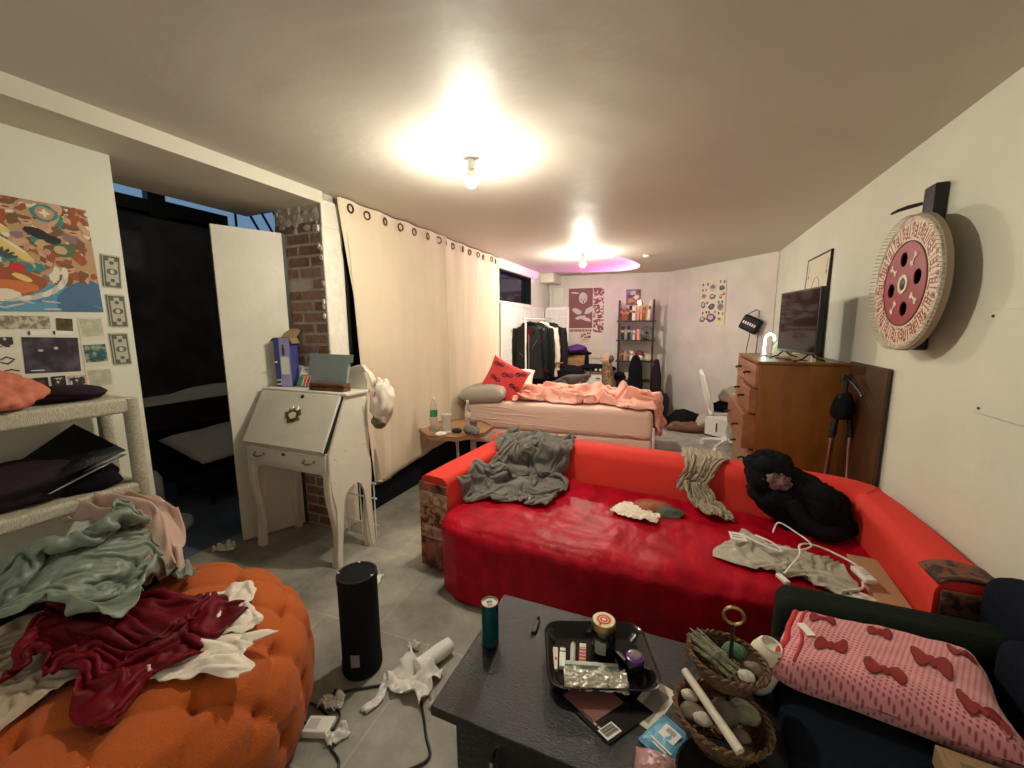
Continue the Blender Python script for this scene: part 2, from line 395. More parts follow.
# far left wall with the high dark window
fl = MB(); fl.box(-2.5, XL, 4.93, 7.2, 0, 1.86, 'wall'); fl.box(-2.5, XL, 4.93, 7.2, 2.28, 2.5, 'wall')
fl.box(-2.5, XL, 4.93, 4.975, 1.86, 2.28, 'wall'); fl.box(-2.5, XL, 6.2, 7.2, 1.86, 2.28, 'wall')
S(fl.build('wall_left', smooth=30), 'far left wall behind the clothes rack')
wf = S(MB().box(-2.36, -2.255, 4.975, 5.0, 1.86, 2.28, 'dark_green').box(-2.36, -2.255, 6.17, 6.2, 1.86, 2.28, 'dark_green')
       .box(-2.36, -2.255, 4.975, 6.2, 2.255, 2.28, 'dark_green').box(-2.36, -2.26, 4.975, 6.2, 1.86, 1.875, 'dark_green').build('window_1'), 'high dark window at the far left')
MB().box(-2.35, -2.335, 5.0, 6.17, 1.875, 2.255).build('pane', 'glass_dark', wf)
S(MB().box(-2.26, -2.235, 4.93, 7.1, 2.285, 2.407).build('trim_5', 'white_paint', bevel=.003), 'white header above the dark window')
S(MB().box(-2.26, -2.02, 6.65, 7.12, 2.25, 2.407).build('trim_6', 'white_paint', bevel=.004), 'white boxed duct in the far left corner')
S(MB().tube([(-2.20, 7.05, 0), (-2.20, 7.05, 2.26)], .018, 10).build('trim_7', 'pale_wall_paint'), 'pipe in the far left corner')
S(MB().prism([(-2.15, 7.115), (-1.98, 7.138), (-1.98, 7.15), (-2.15, 7.13)], 1.9, 2.2).build('trim_8', 'wall'), 'plaster patch on the back wall')
# wall patch panel at the right with its four screws
pn = MB().box(XR - .008, XR + .01, 1.55, 2.12, 1.16, 1.555)
S(pn.build('trim_9', 'wall', bevel=.002), 'flush cream access panel on the right wall')
for (y, zz) in ((2.085, 1.53), (2.085, 1.18)):
    tag(MB(frame_T((XR - .008, y, zz), (0, 1, 0), (0, 0, 1))).lathe([(.0055, -.004), (.0055, .002), (.003, .003)], n=10).build('screw', 'iron'),
        'dark screw in the upper corner of the wall panel' if zz > 1.4 else 'dark screw in the lower corner of the wall panel', 'screw')
# ------------------------------------------------ the dark space beyond the opening
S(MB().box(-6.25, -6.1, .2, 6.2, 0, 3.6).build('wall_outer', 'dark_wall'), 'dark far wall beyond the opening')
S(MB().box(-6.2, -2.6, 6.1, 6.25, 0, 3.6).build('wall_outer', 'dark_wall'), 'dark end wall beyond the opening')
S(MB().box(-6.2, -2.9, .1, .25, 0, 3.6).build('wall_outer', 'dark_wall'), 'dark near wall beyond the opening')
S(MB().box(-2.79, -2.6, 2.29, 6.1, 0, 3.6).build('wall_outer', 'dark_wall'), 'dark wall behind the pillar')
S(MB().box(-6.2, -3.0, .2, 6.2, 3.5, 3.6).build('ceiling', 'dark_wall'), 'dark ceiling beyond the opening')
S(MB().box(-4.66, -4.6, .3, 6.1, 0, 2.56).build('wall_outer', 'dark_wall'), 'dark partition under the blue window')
w2 = thing('window_2', None, None, (-4.62, 3.0, 2.56)); w2['kind'] = 'structure'; w2['label'] = 'high blue window with slanting black bars'
MB().box(-4.66, -4.645, 1.6, 5.8, 2.56, 3.5).build('pane', 'sky_glass', w2)
fr = MB(); fr.box(-4.64, -4.58, 1.6, 5.8, 2.54, 2.575)
fr.box(-4.64, -4.58, 1.6, 2.35, 2.55, 2.69); fr.box(-4.64, -4.58, 2.42, 3.0, 2.55, 2.71); fr.box(-4.64, -4.56, 2.28, 2.42, 2.55, 3.4)
fr.build('frame', 'black', w2)
for i, y in enumerate((3.1, 3.27, 3.45, 3.63, 3.81, 4.0, 4.2)):
    MB().tube([(-4.6, y + (.0 if i == 0 else .14), 2.56), (-4.6, y - (.0 if i == 0 else .12), 2.98)], .014, 6).build('bar', 'black', w2)
# shelving, bench and fan in the dark
sh = thing('storage_shelf', 'dark shelf with pale bundles on top in the unlit room', 'shelf', (-4.4, 2.9, 0))
rbox('shelf_board', -4.58, -4.2, 1.7, 4.3, .80, .84, 'dark_brown', sh); rbox('apron', -4.24, -4.2, 1.7, 4.3, .62, .80, 'dark_brown', sh)
for y in (1.75, 4.25):
    rbox('leg', -4.26, -4.21, y, y + .05, 0, .62, 'dark_brown', sh)
bl = MB().grid(40, 14, lambda u, v: (-4.55 + .33 * v, 1.9 + 1.6 * u, .842 + (.16 * sin(pi * v) * sin(pi * u) ** .5) * (.55 + .5 * nz(u * 5, v * 2, 3))))
tag(bl.build('cloth_bundle', 'white_cloth', solid=.006), 'pale folded bundle on the dark shelf in the unlit room', 'bundle')
tag(MB().ball((-4.32, 2.75, .90), .07, .1, .05, nu=12, nv=8, fn=lambda d: 1 + .2 * nz(d.x * 3, d.y * 3, d.z * 3)).build('red_pouch', 'velvet_dark'),
    'small dark red pouch lying on the pale bundle', 'pouch')
be = thing('metal_bench', 'metal-legged bench with a worn pale cushion in the unlit room', 'bench', (-3.9, 2.45, 0))
rbox('seat_frame', -4.18, -3.62, 2.0, 3.4, .36, .385, 'iron', be)
for x in (-4.15, -3.66):
    for y in (2.03, 3.34): MB().tube([(x, y, 0), (x, y, .37)], .016, 8).build('leg', 'iron', be)
MB().tube([(-4.15, 2.03, .08), (-3.66, 2.03, .08), (-3.66, 3.34, .08)], .01, 6).build('stretcher', 'iron', be)
MB().grid(30, 20, lambda u, v: (-4.2 + .6 * v, 1.95 + 1.45 * u, .40 + .09 * (sin(pi * u) * sin(pi * v)) ** .4 + .012 * nz(u * 6, v * 6) + .13 * (1 - v))).build('cushion', 'white_cloth', be, solid=.02)
fb = thing('pedestal_fan', 'round white fan base standing on the dark blue floor', 'fan', (-3.55, 1.62, 0))
MB().lathe([(.17, 0), (.175, .02), (.165, .045), (.14, .055), (.135, .05), (.06, .055), (.05, .07), (.02, .08)], (-3.55, 1.62, 0), 36).build('base', 'white_plastic', fb)
MB().tube([(-3.58, 1.58, .05), (-3.60, 1.56, .9)], .014, 10).build('pole', 'white_plastic', fb)
MB().lathe([(.10, .1), (.11, .12), (.11, .36), (.08, .42), (.02, .44)], (-3.72, 1.6, 0), 24).build('motor_housing', 'white_plastic', fb)
# bifold door leaf
dl = thing('door_1', None, None, (-2.70, 1.89, 0)); dl['kind'] = 'structure'; dl['label'] = 'white bifold door leaf folded by the brick pillar'
dT = frame_T((-2.79, 1.71, 0.012), (.17, .37, 0), (0, 0, 1))   # x along leaf, y up, z out to the room
MB(dT).box(0, .405, 0, 2.155, -.034, 0).build('door_panel', 'white_paint', dl, bevel=.002)
MB(dT).box(.405, .43, 0, 2.155, -.04, -.005).build('door_edge', 'dark_brown', dl)
for zz in (1.13, 1.22, .3, 1.9):
    MB(dT).box(-.004, .006, zz, zz + .07, -.03, -.002).build('hinge', 'iron', dl, bevel=.001)
# ================================================================== LAMPS
def bulb_lamp(x, y, label, bm='bulb'):
    t = thing('ceiling_lamp', label, 'lamp', (x, y, ZC))
    MB().lathe([(.055, 0), (.055, -.008), (.048, -.014), (.03, -.02), (.022, -.024)], (x, y, ZC), 28).build('ceiling_plate', 'porcelain', t)
    MB().lathe([(.019, -.024), (.023, -.04), (.021, -.075), (.017, -.078)], (x, y, ZC), 20).build('socket', 'porcelain', t)
    MB().lathe([(.013, -.074), (.018, -.084), (.027, -.100), (.0315, -.113), (.0322, -.1195), (.0300, -.120)], (x, y, ZC), 24).build('bulb_neck', 'porcelain', t)  # opaque neck extended downwards to cut the bulb light reaching the ceiling
    MB().lathe([(.0312, -.1200), (.0325, -.126), (.0315, -.138), (.025, -.152), (.014, -.161), (.003, -.164)], (x, y, ZC), 24).build('bulb', bm, t)
    for k in (-1, 1):
        MB().lathe([(.004, -.012), (.004, -.018)], (x + k * .036, y, ZC), 8).build('screw', 'iron', t)
    return t
bulb_lamp(-1.07, 2.01, 'bare lit bulb in a white ceiling socket nearest the camera')
bulb_lamp(-1.17, 5.10, 'bare lit bulb in a white ceiling socket far over the bed', 'bulb_far')
sd = thing('smoke_detector', 'tiny white round fixture on the ceiling near the far wall', 'detector', (-.45, 5.6, ZC))
MB().lathe([(.05, 0), (.05, -.015), (.04, -.02)], (-.45, 5.6, ZC), 24).build('housing', 'porcelain', sd); MB().lathe([(.012, -.019), (.008, -.024)], (-.45, 5.6, ZC), 12).build('vent', 'porcelain', sd)
# ================================================================== CURTAINS
def curtain(y0, y1, zb0, zb1, label, seed, flare=0, x00=-2.243):
    t = thing('curtain', label, 'curtain', (-2.245, (y0 + y1) / 2, (zb0 + zb1) / 2), 0, 'cream grommet curtains')
    def fn(u, v):
        # v=0 bottom
        zb = zb0 + (zb1 - zb0) * u + .02 * nz(u * 5, seed)
        z = zb + (2.398 + .002 * sin(u * 9) - zb) * v
        y = y0 + (y1 - y0) * u + .012 * nz(u * 7 + seed, v * 3) * (1 - v)
        if u < .03: y += flare * (1 - v) ** 1.3
        y += flare * (1 - v) * max(0, 1 - u * 3) ** 1.2
        x = x00 + .022 * nz(u * 7 + seed * 3, v * 1.3) * (1.3 - .8 * v) + .005 * nz(u * 16, v * 1.5, seed)
        x += .012 * sin(u * pi * 8) * v ** 3 + (.035 * u ** 14 if x00 > -2.23 else -.012 * (1 - u) ** 10)
        return (x, y, z)
    b = MB(); b.grid(110, 60, fn); b.build('panel', 'linen', t, smooth=180, solid=.002)
    MB().grid(60, 2, lambda u, v: (fn(u, .955 + .045 * v)[0] + .004, fn(u, .95)[1], fn(u, .955 + .045 * v)[2])).build('header', 'linen', t, smooth=180)
    for k in range(8 if y0 > 3 else 7):
        n = 8 if y0 > 3 else 7
        u = (k + .5) / n; p = Vector(fn(u, .976)) + Vector((.011, 0, -.006)); tw = .5 * sin(k * 2.3) * (1.6 if k in (0, n - 1) else .5)
        ring = [p + Vector((sin(tw) * .026 * cos(a), .026 * cos(a) * cos(tw), .028 * sin(a))) for a in [2 * pi * i / 16 for i in range(16)]]
        MB().tube(ring, .0065, 6, closed=True).build('grommet', 'brass', t)
curtain(2.21, 3.55, .22, .33, 'cream grommet curtain nearest the brick pillar', 1.3, .20, -2.222)
curtain(3.50, 4.93, .36, .30, 'cream grommet curtain behind the bedside table and pillows', 5.1, .02)
# ================================================================== LEFT WALL PICTURES  (plane X = -2.57, u along Y, v up)
def WL(y, z, off=.002, rz=0): return Tm((0, 0, 0)) @ frame_T((-2.57 + off, y, z), (0, cos(rz), sin(rz)), (0, -sin(rz), cos(rz)))
# NOTE: u along +Y gives a normal of +X
big = thing('wall_poster', 'large colourful collage poster high on the near left wall', 'poster', (-2.568, .745, 1.58))
PB = MB(WL(.745, 1.58, .002, .02)); PW = .30; PH = .465; PO = -.32
PB.box(PO, PW, 0, PH, 0, .0012, 'p_tan')
rp = random.Random(8)
def blob(b, cx, cy, rx, ry, m, z, seed=0, n=18, jag=.2, rot=0):
    P = []
    for i in range(n):
        a = 2 * pi * i / n; k = 1 + jag * nz(cos(a) * 2 + seed, sin(a) * 2 + seed, seed * 1.7)
        x, y = rx * k * cos(a), ry * k * sin(a); x, y = cx + x * cos(rot) - y * sin(rot), cy + x * sin(rot) + y * cos(rot)
        P.append((min(PW_, max(PO_, x)), min(PH_, max(0, y))))
    b.poly(P, z, m)
PO_, PW_, PH_ = PO, PW, PH
blob(PB, -.1, .02, .5, .13, 'p_sky', .0014, 1); blob(PB, .27, .03, .12, .12, 'p_blue', .00145, 2)
cols = ['p_mauve', 'p_brown', 'p_skin', 'p_rust', 'p_tan', 'p_olive', 'p_cream', 'p_brown', 'p_rust', 'p_skin', 'p_teal']
for i in range(330):
    x = rp.uniform(PO, PW); y = rp.uniform(.12, PH); blob(PB, x, y, rp.uniform(.008, .034), rp.uniform(.006, .022), rp.choice(cols), .0015 + i * .000004, i * 1.3, jag=.5, rot=rp.uniform(0, 3))
k_ = [0]
def sb(*a, **kw):
    k_[0] += 1; blob(PB, a[0], a[1], a[2], a[3], a[4], .0029 + k_[0] * .00001, a[5] if len(a) > 5 else k_[0], **kw)
for (x, y, rx_, ry_, r_) in ((-.06, .33, .09, .028, -.7), (-.02, .29, .10, .028, -.6), (.04, .26, .08, .022, -.7), (-.10, .37, .05, .02, -.4), (.0, .34, .05, .02, -.3)):
    sb(x, y, rx_, ry_, 'p_yellow', rot=r_); sb(x + .01, y + .012, rx_ * .6, ry_ * .25, 'p_cream', rot=r_)
sb(-.2, .40, .08, .035, 'p_rust'); sb(-.2, .36, .05, .03, 'p_skin'); sb(-.19, .41, .05, .012, 'p_maroon')
sb(.16, .42, .042, .036, 'p_teal'); sb(.16, .42, .030, .026, 'p_tan'); sb(.16, .42, .018, .006, 'p_cream'); sb(.16, .42, .006, .018, 'p_cream')
sb(.13, .33, .045, .020, 'p_black', rot=-.4); sb(.17, .31, .028, .018, 'p_black'); sb(.2, .27, .035, .03, 'p_green'); sb(.19, .27, .022, .018, 'p_skin')
for (x, y, r) in ((.10, .38, .016), (-.05, .44, .02), (.05, .43, .02), (.24, .36, .02), (-.28, .30, .02), (-.13, .2, .02), (.2, .19, .02)): sb(x, y, r * 1.3, r, 'p_skin'); sb(x, y + r * .6, r * 1.2, r * .5, 'p_brown'); sb(x, y - r * .4, r * .6, r * .15, 'p_maroon')
for i in range(16): a = pi + pi * i / 15; sb(.0 + .19 * cos(a), .17 + .12 * sin(a), .028, .010, 'p_cream' if i % 2 else 'p_palegrey', rot=a + pi / 2)
sb(.0, .12, .13, .055, 'p_rust'); sb(.0, .10, .10, .03, 'p_orange'); sb(-.05, .14, .03, .012, 'p_tan', rot=.5); sb(.06, .14, .03, .012, 'p_yellow', rot=-.5); sb(.0, .07, .045, .022, 'p_cream'); sb(-.03, .19, .03, .028, 'p_red'); sb(.05, .18, .025, .02, 'p_red')
for i in range(9): a = .25 + i * .33; sb(.0 + .040 * cos(a), .215 + .028 * sin(a), .020, .006, 'p_ink', rot=a)
for i in range(22): sb(rp.uniform(PO, PW), rp.uniform(.005, .05), .03, .004, rp.choice(['p_sky', 'p_palegrey', 'p_blue']), rot=rp.uniform(-.4, .4))
PB.build('sheet', None, big, smooth=0, recalc=False)
def wpic(name, y, z, wd, ht, m, label, cat, border=None, bw=.006, rz=0, group=None):
    t = thing(name, label, cat, (-2.568, y, z - ht / 2), 0, group)
    b = MB(WL(y, z, .001, rz))
    if border:
        b.box(-wd / 2, wd / 2, -ht / 2, ht / 2, 0, .0012); b.build('paper_border', border, t, smooth=0)
        lo = bw * 2.6 if name == 'instant_photo' else bw
        MB(WL(y, z, .001, rz)).box(-wd / 2 + bw, wd / 2 - bw, -ht / 2 + lo, ht / 2 - bw, 0, .002).build('picture', m, t, smooth=0)
    else:
        b.box(-wd / 2, wd / 2, -ht / 2, ht / 2, 0, .0015); b.build('picture', m, t, smooth=0)
    return t
wpic('photo_strip', .73, 1.535, .26, .055, 'tan_photo', 'long pale film strip print under the collage poster', 'photo')
wpic('photo_print', .905, 1.526, .052, .055, 'brown_photo', 'small dark olive print beside the pale film strip', 'photo', rz=-.06)
def slip(y, z, label):
    t = thing('paper_slip', label, 'paper', (-2.568, y, z - .01)); MB(WL(y, z, .001)).box(-.031, .031, -.009, .009, 0, .001).build('slip', 'paper', t)
    MB(WL(y, z, .001)).box(-.03, -.024, -.008, .008, .001, .0016).build('mark', 'p_black', t)
slip(.82, 1.490, 'thin white paper slip below the pale film strip'); slip(.895, 1.490, 'thin white paper slip below the small olive print')
wpic('photo_print', .725, 1.454, .046, .05, 'bw_photo', 'small grey photo print at the left edge above the inked card', 'photo', 'cream_paper', .004)
ck = wpic('art_card', .722, 1.36, .062, .10, 'cream_paper', 'white card with black brush marks left of the dark print', 'card')
b = MB(WL(.722, 1.36, .0026))
for (x, y, r) in ((-.012, .028, .6), (.008, .026, -.5), (-.012, .008, -.4), (.004, .01, .7), (-.005, -.022, .2), (.014, -.024, -.3)): b.box(-.012, .012, -.003, .003, 0, .0005, 'p_ink', Tm((x, y, 0), 0, 0, r))
b.build('brush_marks', None, ck)
dp = wpic('photo_print', .852, 1.393, .172, .155, 'dark_photo', 'large dark smoky photo print on the left wall', 'photo', 'p_ink', .002, rz=-.04)
MB(WL(.852, 1.393, .0033, -.04)).box(-.07, -.03, -.068, -.064, 0, .0004).build('caption', 'p_white', dp)
MB(WL(.852, 1.393, .0033, -.04)).disc((.012, .03), .007, 0, n=10).disc((-.035, .02), .009, 0, n=8, ry=.005).build('moon', 'p_palegrey', dp)
wpic('photo_print', .775, 1.262, .10, .07, 'p_maroon', 'black and dark red print half hidden by the clothes on the shelf', 'photo', 'p_black', .012)
wpic('photo_print', .857, 1.265, .045, .065, 'bw_photo', 'small black print with a white shape under the large dark print', 'photo', 'p_black', .008)
wpic('photo_print', .918, 1.264, .058, .062, 'bw_photo', 'small pink and black comic print beside the lowest instant photo', 'photo', 'p_pink', .003)
wpic('instant_photo', .995, 1.507, .09, .108, 'pale_photo', 'faded instant photo, topmost of the column of three', 'photo', 'cream_paper', .007, .03)
wpic('instant_photo', .995, 1.386, .094, .108, 'teal_photo', 'teal instant photo in the middle of the column of three', 'photo', 'cream_paper', .007, .02)
wpic('instant_photo', .998, 1.267, .098, .108, 'pale_photo', 'greenish instant photo, lowest of the column of three', 'photo', 'cream_paper', .008, .02)
def bill(y, z, off, label, rz=0):
    t = thing('banknote', label, 'banknote', (-2.568, y, z - .078), 0, 'banknotes on the left wall')
    T_ = WL(y, z, off, rz); MB(T_).box(-.034, .034, -.078, .078, 0, .0008).build('note', 'p_bill', t)
    b = MB(T_)
    for (x0, x1, y0, y1) in ((-.03, .03, .066, .073), (-.03, .03, -.073, -.066), (-.03, -.024, -.07, .07), (.024, .03, -.07, .07)): b.box(x0, x1, y0, y1, .0008, .0011)
    b.disc((0, 0), .021, .0013, n=20, ry=.015); b.disc((0, .042), .009, .0013, n=14); b.disc((0, -.042), .009, .0013, n=14)
    for sx in (-1, 1):
        for sy in (-1, 1): b.box(sx * .018 - .007, sx * .018 + .007, sy * .058 - .008, sy * .058 + .008, .0008, .0012)
    b.build('engraving', 'p_billink', t, smooth=0)
    MB(T_).disc((0, 0), .008, .0015, n=14, ry=.011).build('portrait', 'p_palegrey', t, smooth=0)
for (y, z, nm, rz) in ((1.098, 1.781, 'highest', -.05), (1.099, 1.592, 'middle', 0), (1.091, 1.406, 'lowest', .01)):
    bill(y - .008, z + .003, .0005, f'banknote tucked behind the other in the {nm} pair on the wall', rz)
    bill(y, z, .003, f'banknote in front in the {nm} pair on the wall', rz)

# ================================================================== WICKER SHELF UNIT
ws = thing('wicker_shelf', 'white woven wicker shelf unit against the near left wall', 'shelf', (-2.36, .2, 0))
for (x, y) in ((-2.215, .945), (-2.50, .965), (-2.215, -.55), (-2.50, -.55)):
    MB().tube([(x, y, 0), (x, y, .4), (x, y, 1.205)], .027, 14).build('post', 'wicker_v', ws)
for z0, z1 in ((1.145, 1.21), (.775, .83)):
    rbox('shelf_board', -2.52, -2.195, -.57, .955, z0, z1, 'wicker', ws, bevel=.014, seg=3)
# ================================================================== OTTOMAN
OX, OY, OR_, OH = -1.68, .54, .62, .50
ot = thing('ottoman', 'large round orange button-tufted ottoman on the floor', 'ottoman', (OX, OY, 0))
def ott(s_, a):
    # s_: 0 centre of the top .. 1 floor; profile with a soft shoulder
    P = [(0, OH - .005), (.30, OH), (.50, OH - .02), (.60, OH - .055), (.66, OH - .13), (.685, OH - .22), (.67, .14), (.64, .03), (.60, .012)]
    P = [(r_ * .89, z_) for r_, z_ in P]
    L_ = [0]
    for i in range(1, len(P)): L_.append(L_[-1] + sqrt((P[i][0] - P[i - 1][0]) ** 2 + (P[i][1] - P[i - 1][1]) ** 2))
    d = s_ * L_[-1]; i = 1
    while i < len(P) - 1 and L_[i] < d: i += 1
    t = (d - L_[i - 1]) / (L_[i] - L_[i - 1]); r = P[i - 1][0] + (P[i][0] - P[i - 1][0]) * t; z = P[i - 1][1] + (P[i][1] - P[i - 1][1]) * t
    nr, nzv = (P[i][1] - P[i - 1][1]), -(P[i][0] - P[i - 1][0]); q = sqrt(nr * nr + nzv * nzv)
    return r, z, -nr / q, -nzv / q, d
def ottpt(s_, a):
    r, z, nr, nz_, d = ott(s_, a)
    x, y = d * cos(a), d * sin(a); p = .225
    A, B = (x / p + y / (p * .9)) / 1.25 + .2, (x / p - y / (p * .9)) / 1.25 + .35
    e = (abs(sin(pi * A)) * abs(sin(pi * B))) ** .36
    bt = math.exp(-((sin(pi * A) ** 2 + sin(pi * B) ** 2) * 6))
    h = .021 * e - .030 * bt - .008
    k = min(1, (1 - s_) * 9); h *= k
    return Vector((OX + (r + h * nr) * cos(a), OY + (r + h * nr) * sin(a), z + h * nz_)), A, B
b = MB(); na = 300; ns = 120; v = []; fs_ = []
for j in range(ns + 1):
    for i in range(na): v.append(ottpt(max(.0005, j / ns), 2 * pi * i / na)[0])
for j in range(ns):
    for i in range(na): fs_.append((j * na + i, (j + 1) * na + i, (j + 1) * na + (i + 1) % na, j * na + (i + 1) % na))
b.add(v, fs_); b.build('tufted_cushion', 'orange', ot, smooth=180)
# buttons sit where the creases cross
bc = MB()
import itertools
Ltot = 1.0
for i0, j0 in itertools.product(range(-7, 8), repeat=2):
    p = .225; aA = (i0 - .2) * 1.25; aB = (j0 - .35) * 1.25
    x = p * (aA + aB) / 2; y = p * .9 * (aA - aB) / 2; d = sqrt(x * x + y * y)
    if d > .74 or x < -.35: continue
    a = atan2(y, x); r_, z_, n1, n2, dd = ott(d / ott(1, 0)[4], a)
    q = ottpt(d / ott(1, 0)[4], a)[0]
    nrm = Vector((n1 * cos(a), n1 * sin(a), n2)); 
    Tn = Matrix.Translation(q + nrm * .004) @ nrm.to_track_quat('Z', 'Y').to_matrix().to_4x4()
    MB(Tn).lathe([(.009, -.003), (.011, .001), (.008, .004), (.002, .005)], n=10).build('button', 'orange_btn', ot)
# ================================================================== SECRETARY DESK
DX0, DX1, DY0, DY1 = -2.66, -1.915, 1.71, 2.06
dk = thing('secretary_desk', 'white painted secretary desk with a slanting drop front on cabriole legs', 'desk', ((DX0 + DX1) / 2, 1.89, 0))
def side_poly():
    # (y,z) outline of the side panel incl. scrolled top at the back and an arched cut-out between the legs
    P = [(DY0 + .015, .0), (DY0 + .055, .0), (DY0 + .060, .10), (DY0 + .085, .30), (DY0 + .10, .42), (DY0 + .13, .475), (DY0 + .18, .49),
         (DY0 + .215, .50), (DY0 + .25, .475), (DY0 + .275, .42), (DY0 + .285, .30), (DY0 + .30, .12), (DY0 + .315, .0), (DY0 + .35, .0),
         (DY0 + .345, .12), (DY0 + .335, .35), (DY0 + .34, .60), (DY0 + .345, 1.08), (DY0 + .165, 1.08), (DY0 + .005, .745), (DY0, .64), (DY0 + .01, .50), (DY0 + .035, .38), (DY0 + .03, .2), (DY0 + .015, .08)]
    return P
SP = side_poly()
for x in (DX0, DX1 - .018):
    T_ = Matrix(((0, 0, 1, x), (1, 0, 0, 0), (0, 1, 0, 0), (0, 0, 0, 1)))
    MB(T_).prism(SP, 0, .018).build('side_panel', 'white_paint', dk, bevel=.002)
    for (yy, zz) in ((DY0 + .05, .71), (DY0 + .135, .735), (DY0 + .04, .56), (DY0 + .30, .74)):
        MB(Tm((x + .018, yy, zz), 0, pi / 2, 0)).lathe([(.007, -.001), (.007, .003), (.003, .005)], n=12).build('screw_cap', 'white_plastic', dk)
def leg(x, y, sy, back=False):
    b = MB(); pr = []
    for k in range(15):
        z = .64 * (1 - k / 14); t = 1 - k / 14
        off = .018 * sin(t * pi * 1.9) ; w_ = .019 + .020 * max(0, t - .55) + .006 * (1 - t) * (k > 12)
        pr.append((z, off, w_))
    vs_ = []; fs_ = []
    for (z, off, w_) in pr:
        cx = x; cy = y + sy * off
        vs_ += [(cx - w_, cy - w_ * .8, z), (cx + w_, cy - w_ * .8, z), (cx + w_, cy + w_ * .8, z), (cx - w_, cy + w_ * .8, z)]
    for j in range(len(pr) - 1):
        for i in range(4): fs_.append((j * 4 + i, j * 4 + (i + 1) % 4, j * 4 + 4 + (i + 1) % 4, j * 4 + 4 + i))
    fs_ += [(0, 1, 2, 3), tuple(len(vs_) - 4 + i for i in range(4))]
    b.add(vs_, fs_); b.build('leg', 'white_paint', dk, bevel=.004)
for x in (DX0 + .03, DX1 - .03): leg(x, DY0 + .03, 1); leg(x, DY1 - .03, -1)
rbox('bottom_board', DX0 + .02, DX1 - .018, DY0 + .03, DY1 - .01, .615, .632, 'white_paint', dk)
ap = MB(); ap.prism([(DX0 + .02, .63), (DX0 + .02, .56), (DX0 + .06, .575), (DX0 + .1, .60), (DX1 - .1, .60), (DX1 - .06, .575), (DX1 - .02, .56), (DX1 - .02, .63)], DY0 + .02, DY0 + .032,
         T=Matrix(((1, 0, 0, 0), (0, 0, 1, 0), (0, 1, 0, 0), (0, 0, 0, 1)))); ap.build('apron', 'white_paint', dk, bevel=.002)
rbox('back_board', DX0 + .02, DX1 - .02, DY1 - .02, DY1 - .008, .62, 1.08, 'white_paint', dk)
rbox('top_board', DX0 - .015, DX1 + .018, DY0 + .155, DY1 + .01, 1.08, 1.098, 'white_paint', dk, bevel=.004)
dr = rbox('drawer', DX0 + .022, DX1 - .022, DY0 - .008, DY1 - .03, .635, .738, 'white_paint', dk, bevel=.003)
MB().box(DX0 + .045, DX1 - .045, DY0 - .012, DY0 - .006, .655, .722).build('drawer_panel', 'white_paint', dr, bevel=.002)
for x in (DX0 + .15, DX1 - .15):
    MB().tube([(x - .042, DY0 - .012, .692), (x - .04, DY0 - .03, .688), (x, DY0 - .036, .678), (x + .04, DY0 - .03, .688), (x + .042, DY0 - .012, .692)], .005, 8).build('drawer_handle', 'chrome', dr)
    for s_ in (-.042, .042): MB(Tm((x + s_, DY0 - .012, .694), pi / 2)).lathe([(.010, -.001), (.010, .003), (.004, .006)], n=12).build('handle_rosette', 'chrome', dr)
MB(Tm(((DX0 + DX1) / 2, DY0 - .012, .712), pi / 2)).lathe([(.012, -.001), (.012, .003), (.004, .004)], n=16, sx=1.3, sy=.8).build('keyhole', 'brass', dr)
rbox('rail', DX0 + .018, DX1 - .018, DY0 - .004, DY0 + .02, .740, .752, 'white_paint', dk)
# drop front: slanting board from the rail up to the top
FT = frame_T(((DX0 + DX1) / 2, DY0 - .006, .756), (1, 0, 0), (0, .172, .325))
fl_ = MB(FT).box(-(DX1 - DX0) / 2 + .004, (DX1 - DX0) / 2 - .03, 0, .362, -.002, .018).build('drop_front', 'white_paint', dk, bevel=.003)
b = MB(FT @ Tm((0.005, .205, .018)))
star = []
for i in range(40):
    a = 2 * pi * i / 40; r = .048 + .013 * abs(sin(2.5 * a)) + .007 * sin(9 * a); star.append((1.25 * r * cos(a), .9 * r * sin(a) + .006 * abs(cos(a))))
b.prism(star, 0, .006, top=[(p[0] * .85, p[1] * .85) for p in star]); 
b.build('carved_ornament', 'gold', fl_, bevel=.0015)
MB(FT @ Tm((0.005, .205, .024))).prism([(p[0] * .45, p[1] * .45) for p in star], 0, .0015).build('ornament_inlay', 'white_paint', fl_)
for s_ in (-1, 1): MB(FT @ Tm((.005 + s_ * .020, .252, .018), 0, 0, s_ * -.3)).prism([(-.014, -.01), (.014, -.01), (0, .018)], 0, .006).build('ornament_ear', 'white_paint', fl_)
MB(FT @ Tm((0.03, .337, .018))).lathe([(.013, 0), (.013, .002), (.004, .003)], n=16, sx=1.2).build('keyhole', 'brass', fl_)
MB(FT).box((DX1 - DX0) / 2 - .030, (DX1 - DX0) / 2 - .020, 0, .362, -.012, .004).build('hinge_gap', 'black', dk)
# scrolled gallery around the top
gp = [(DX0 + .01, 1.098), (DX1 + .0, 1.098), (DX1 + .004, 1.16), (DX1 - .01, 1.19), (DX1 - .012, 1.215), (DX1 + .002, 1.235), (DX1 - .01, 1.262), (DX1 - .06, 1.258), (DX1 - .15, 1.235), (DX1 - .25, 1.225), (DX0 + .25, 1.225), (DX0 + .13, 1.24), (DX0 + .03, 1.262), (DX0 + .0, 1.235), (DX0 + .014, 1.20), (DX0, 1.16)]
MB(Matrix(((1, 0, 0, 0), (0, 0, 1, DY1 - .012), (0, 1, 0, 0), (0, 0, 0, 1)))).prism(gp, 0, .016).build('gallery', 'white_paint', dk, bevel=.003)
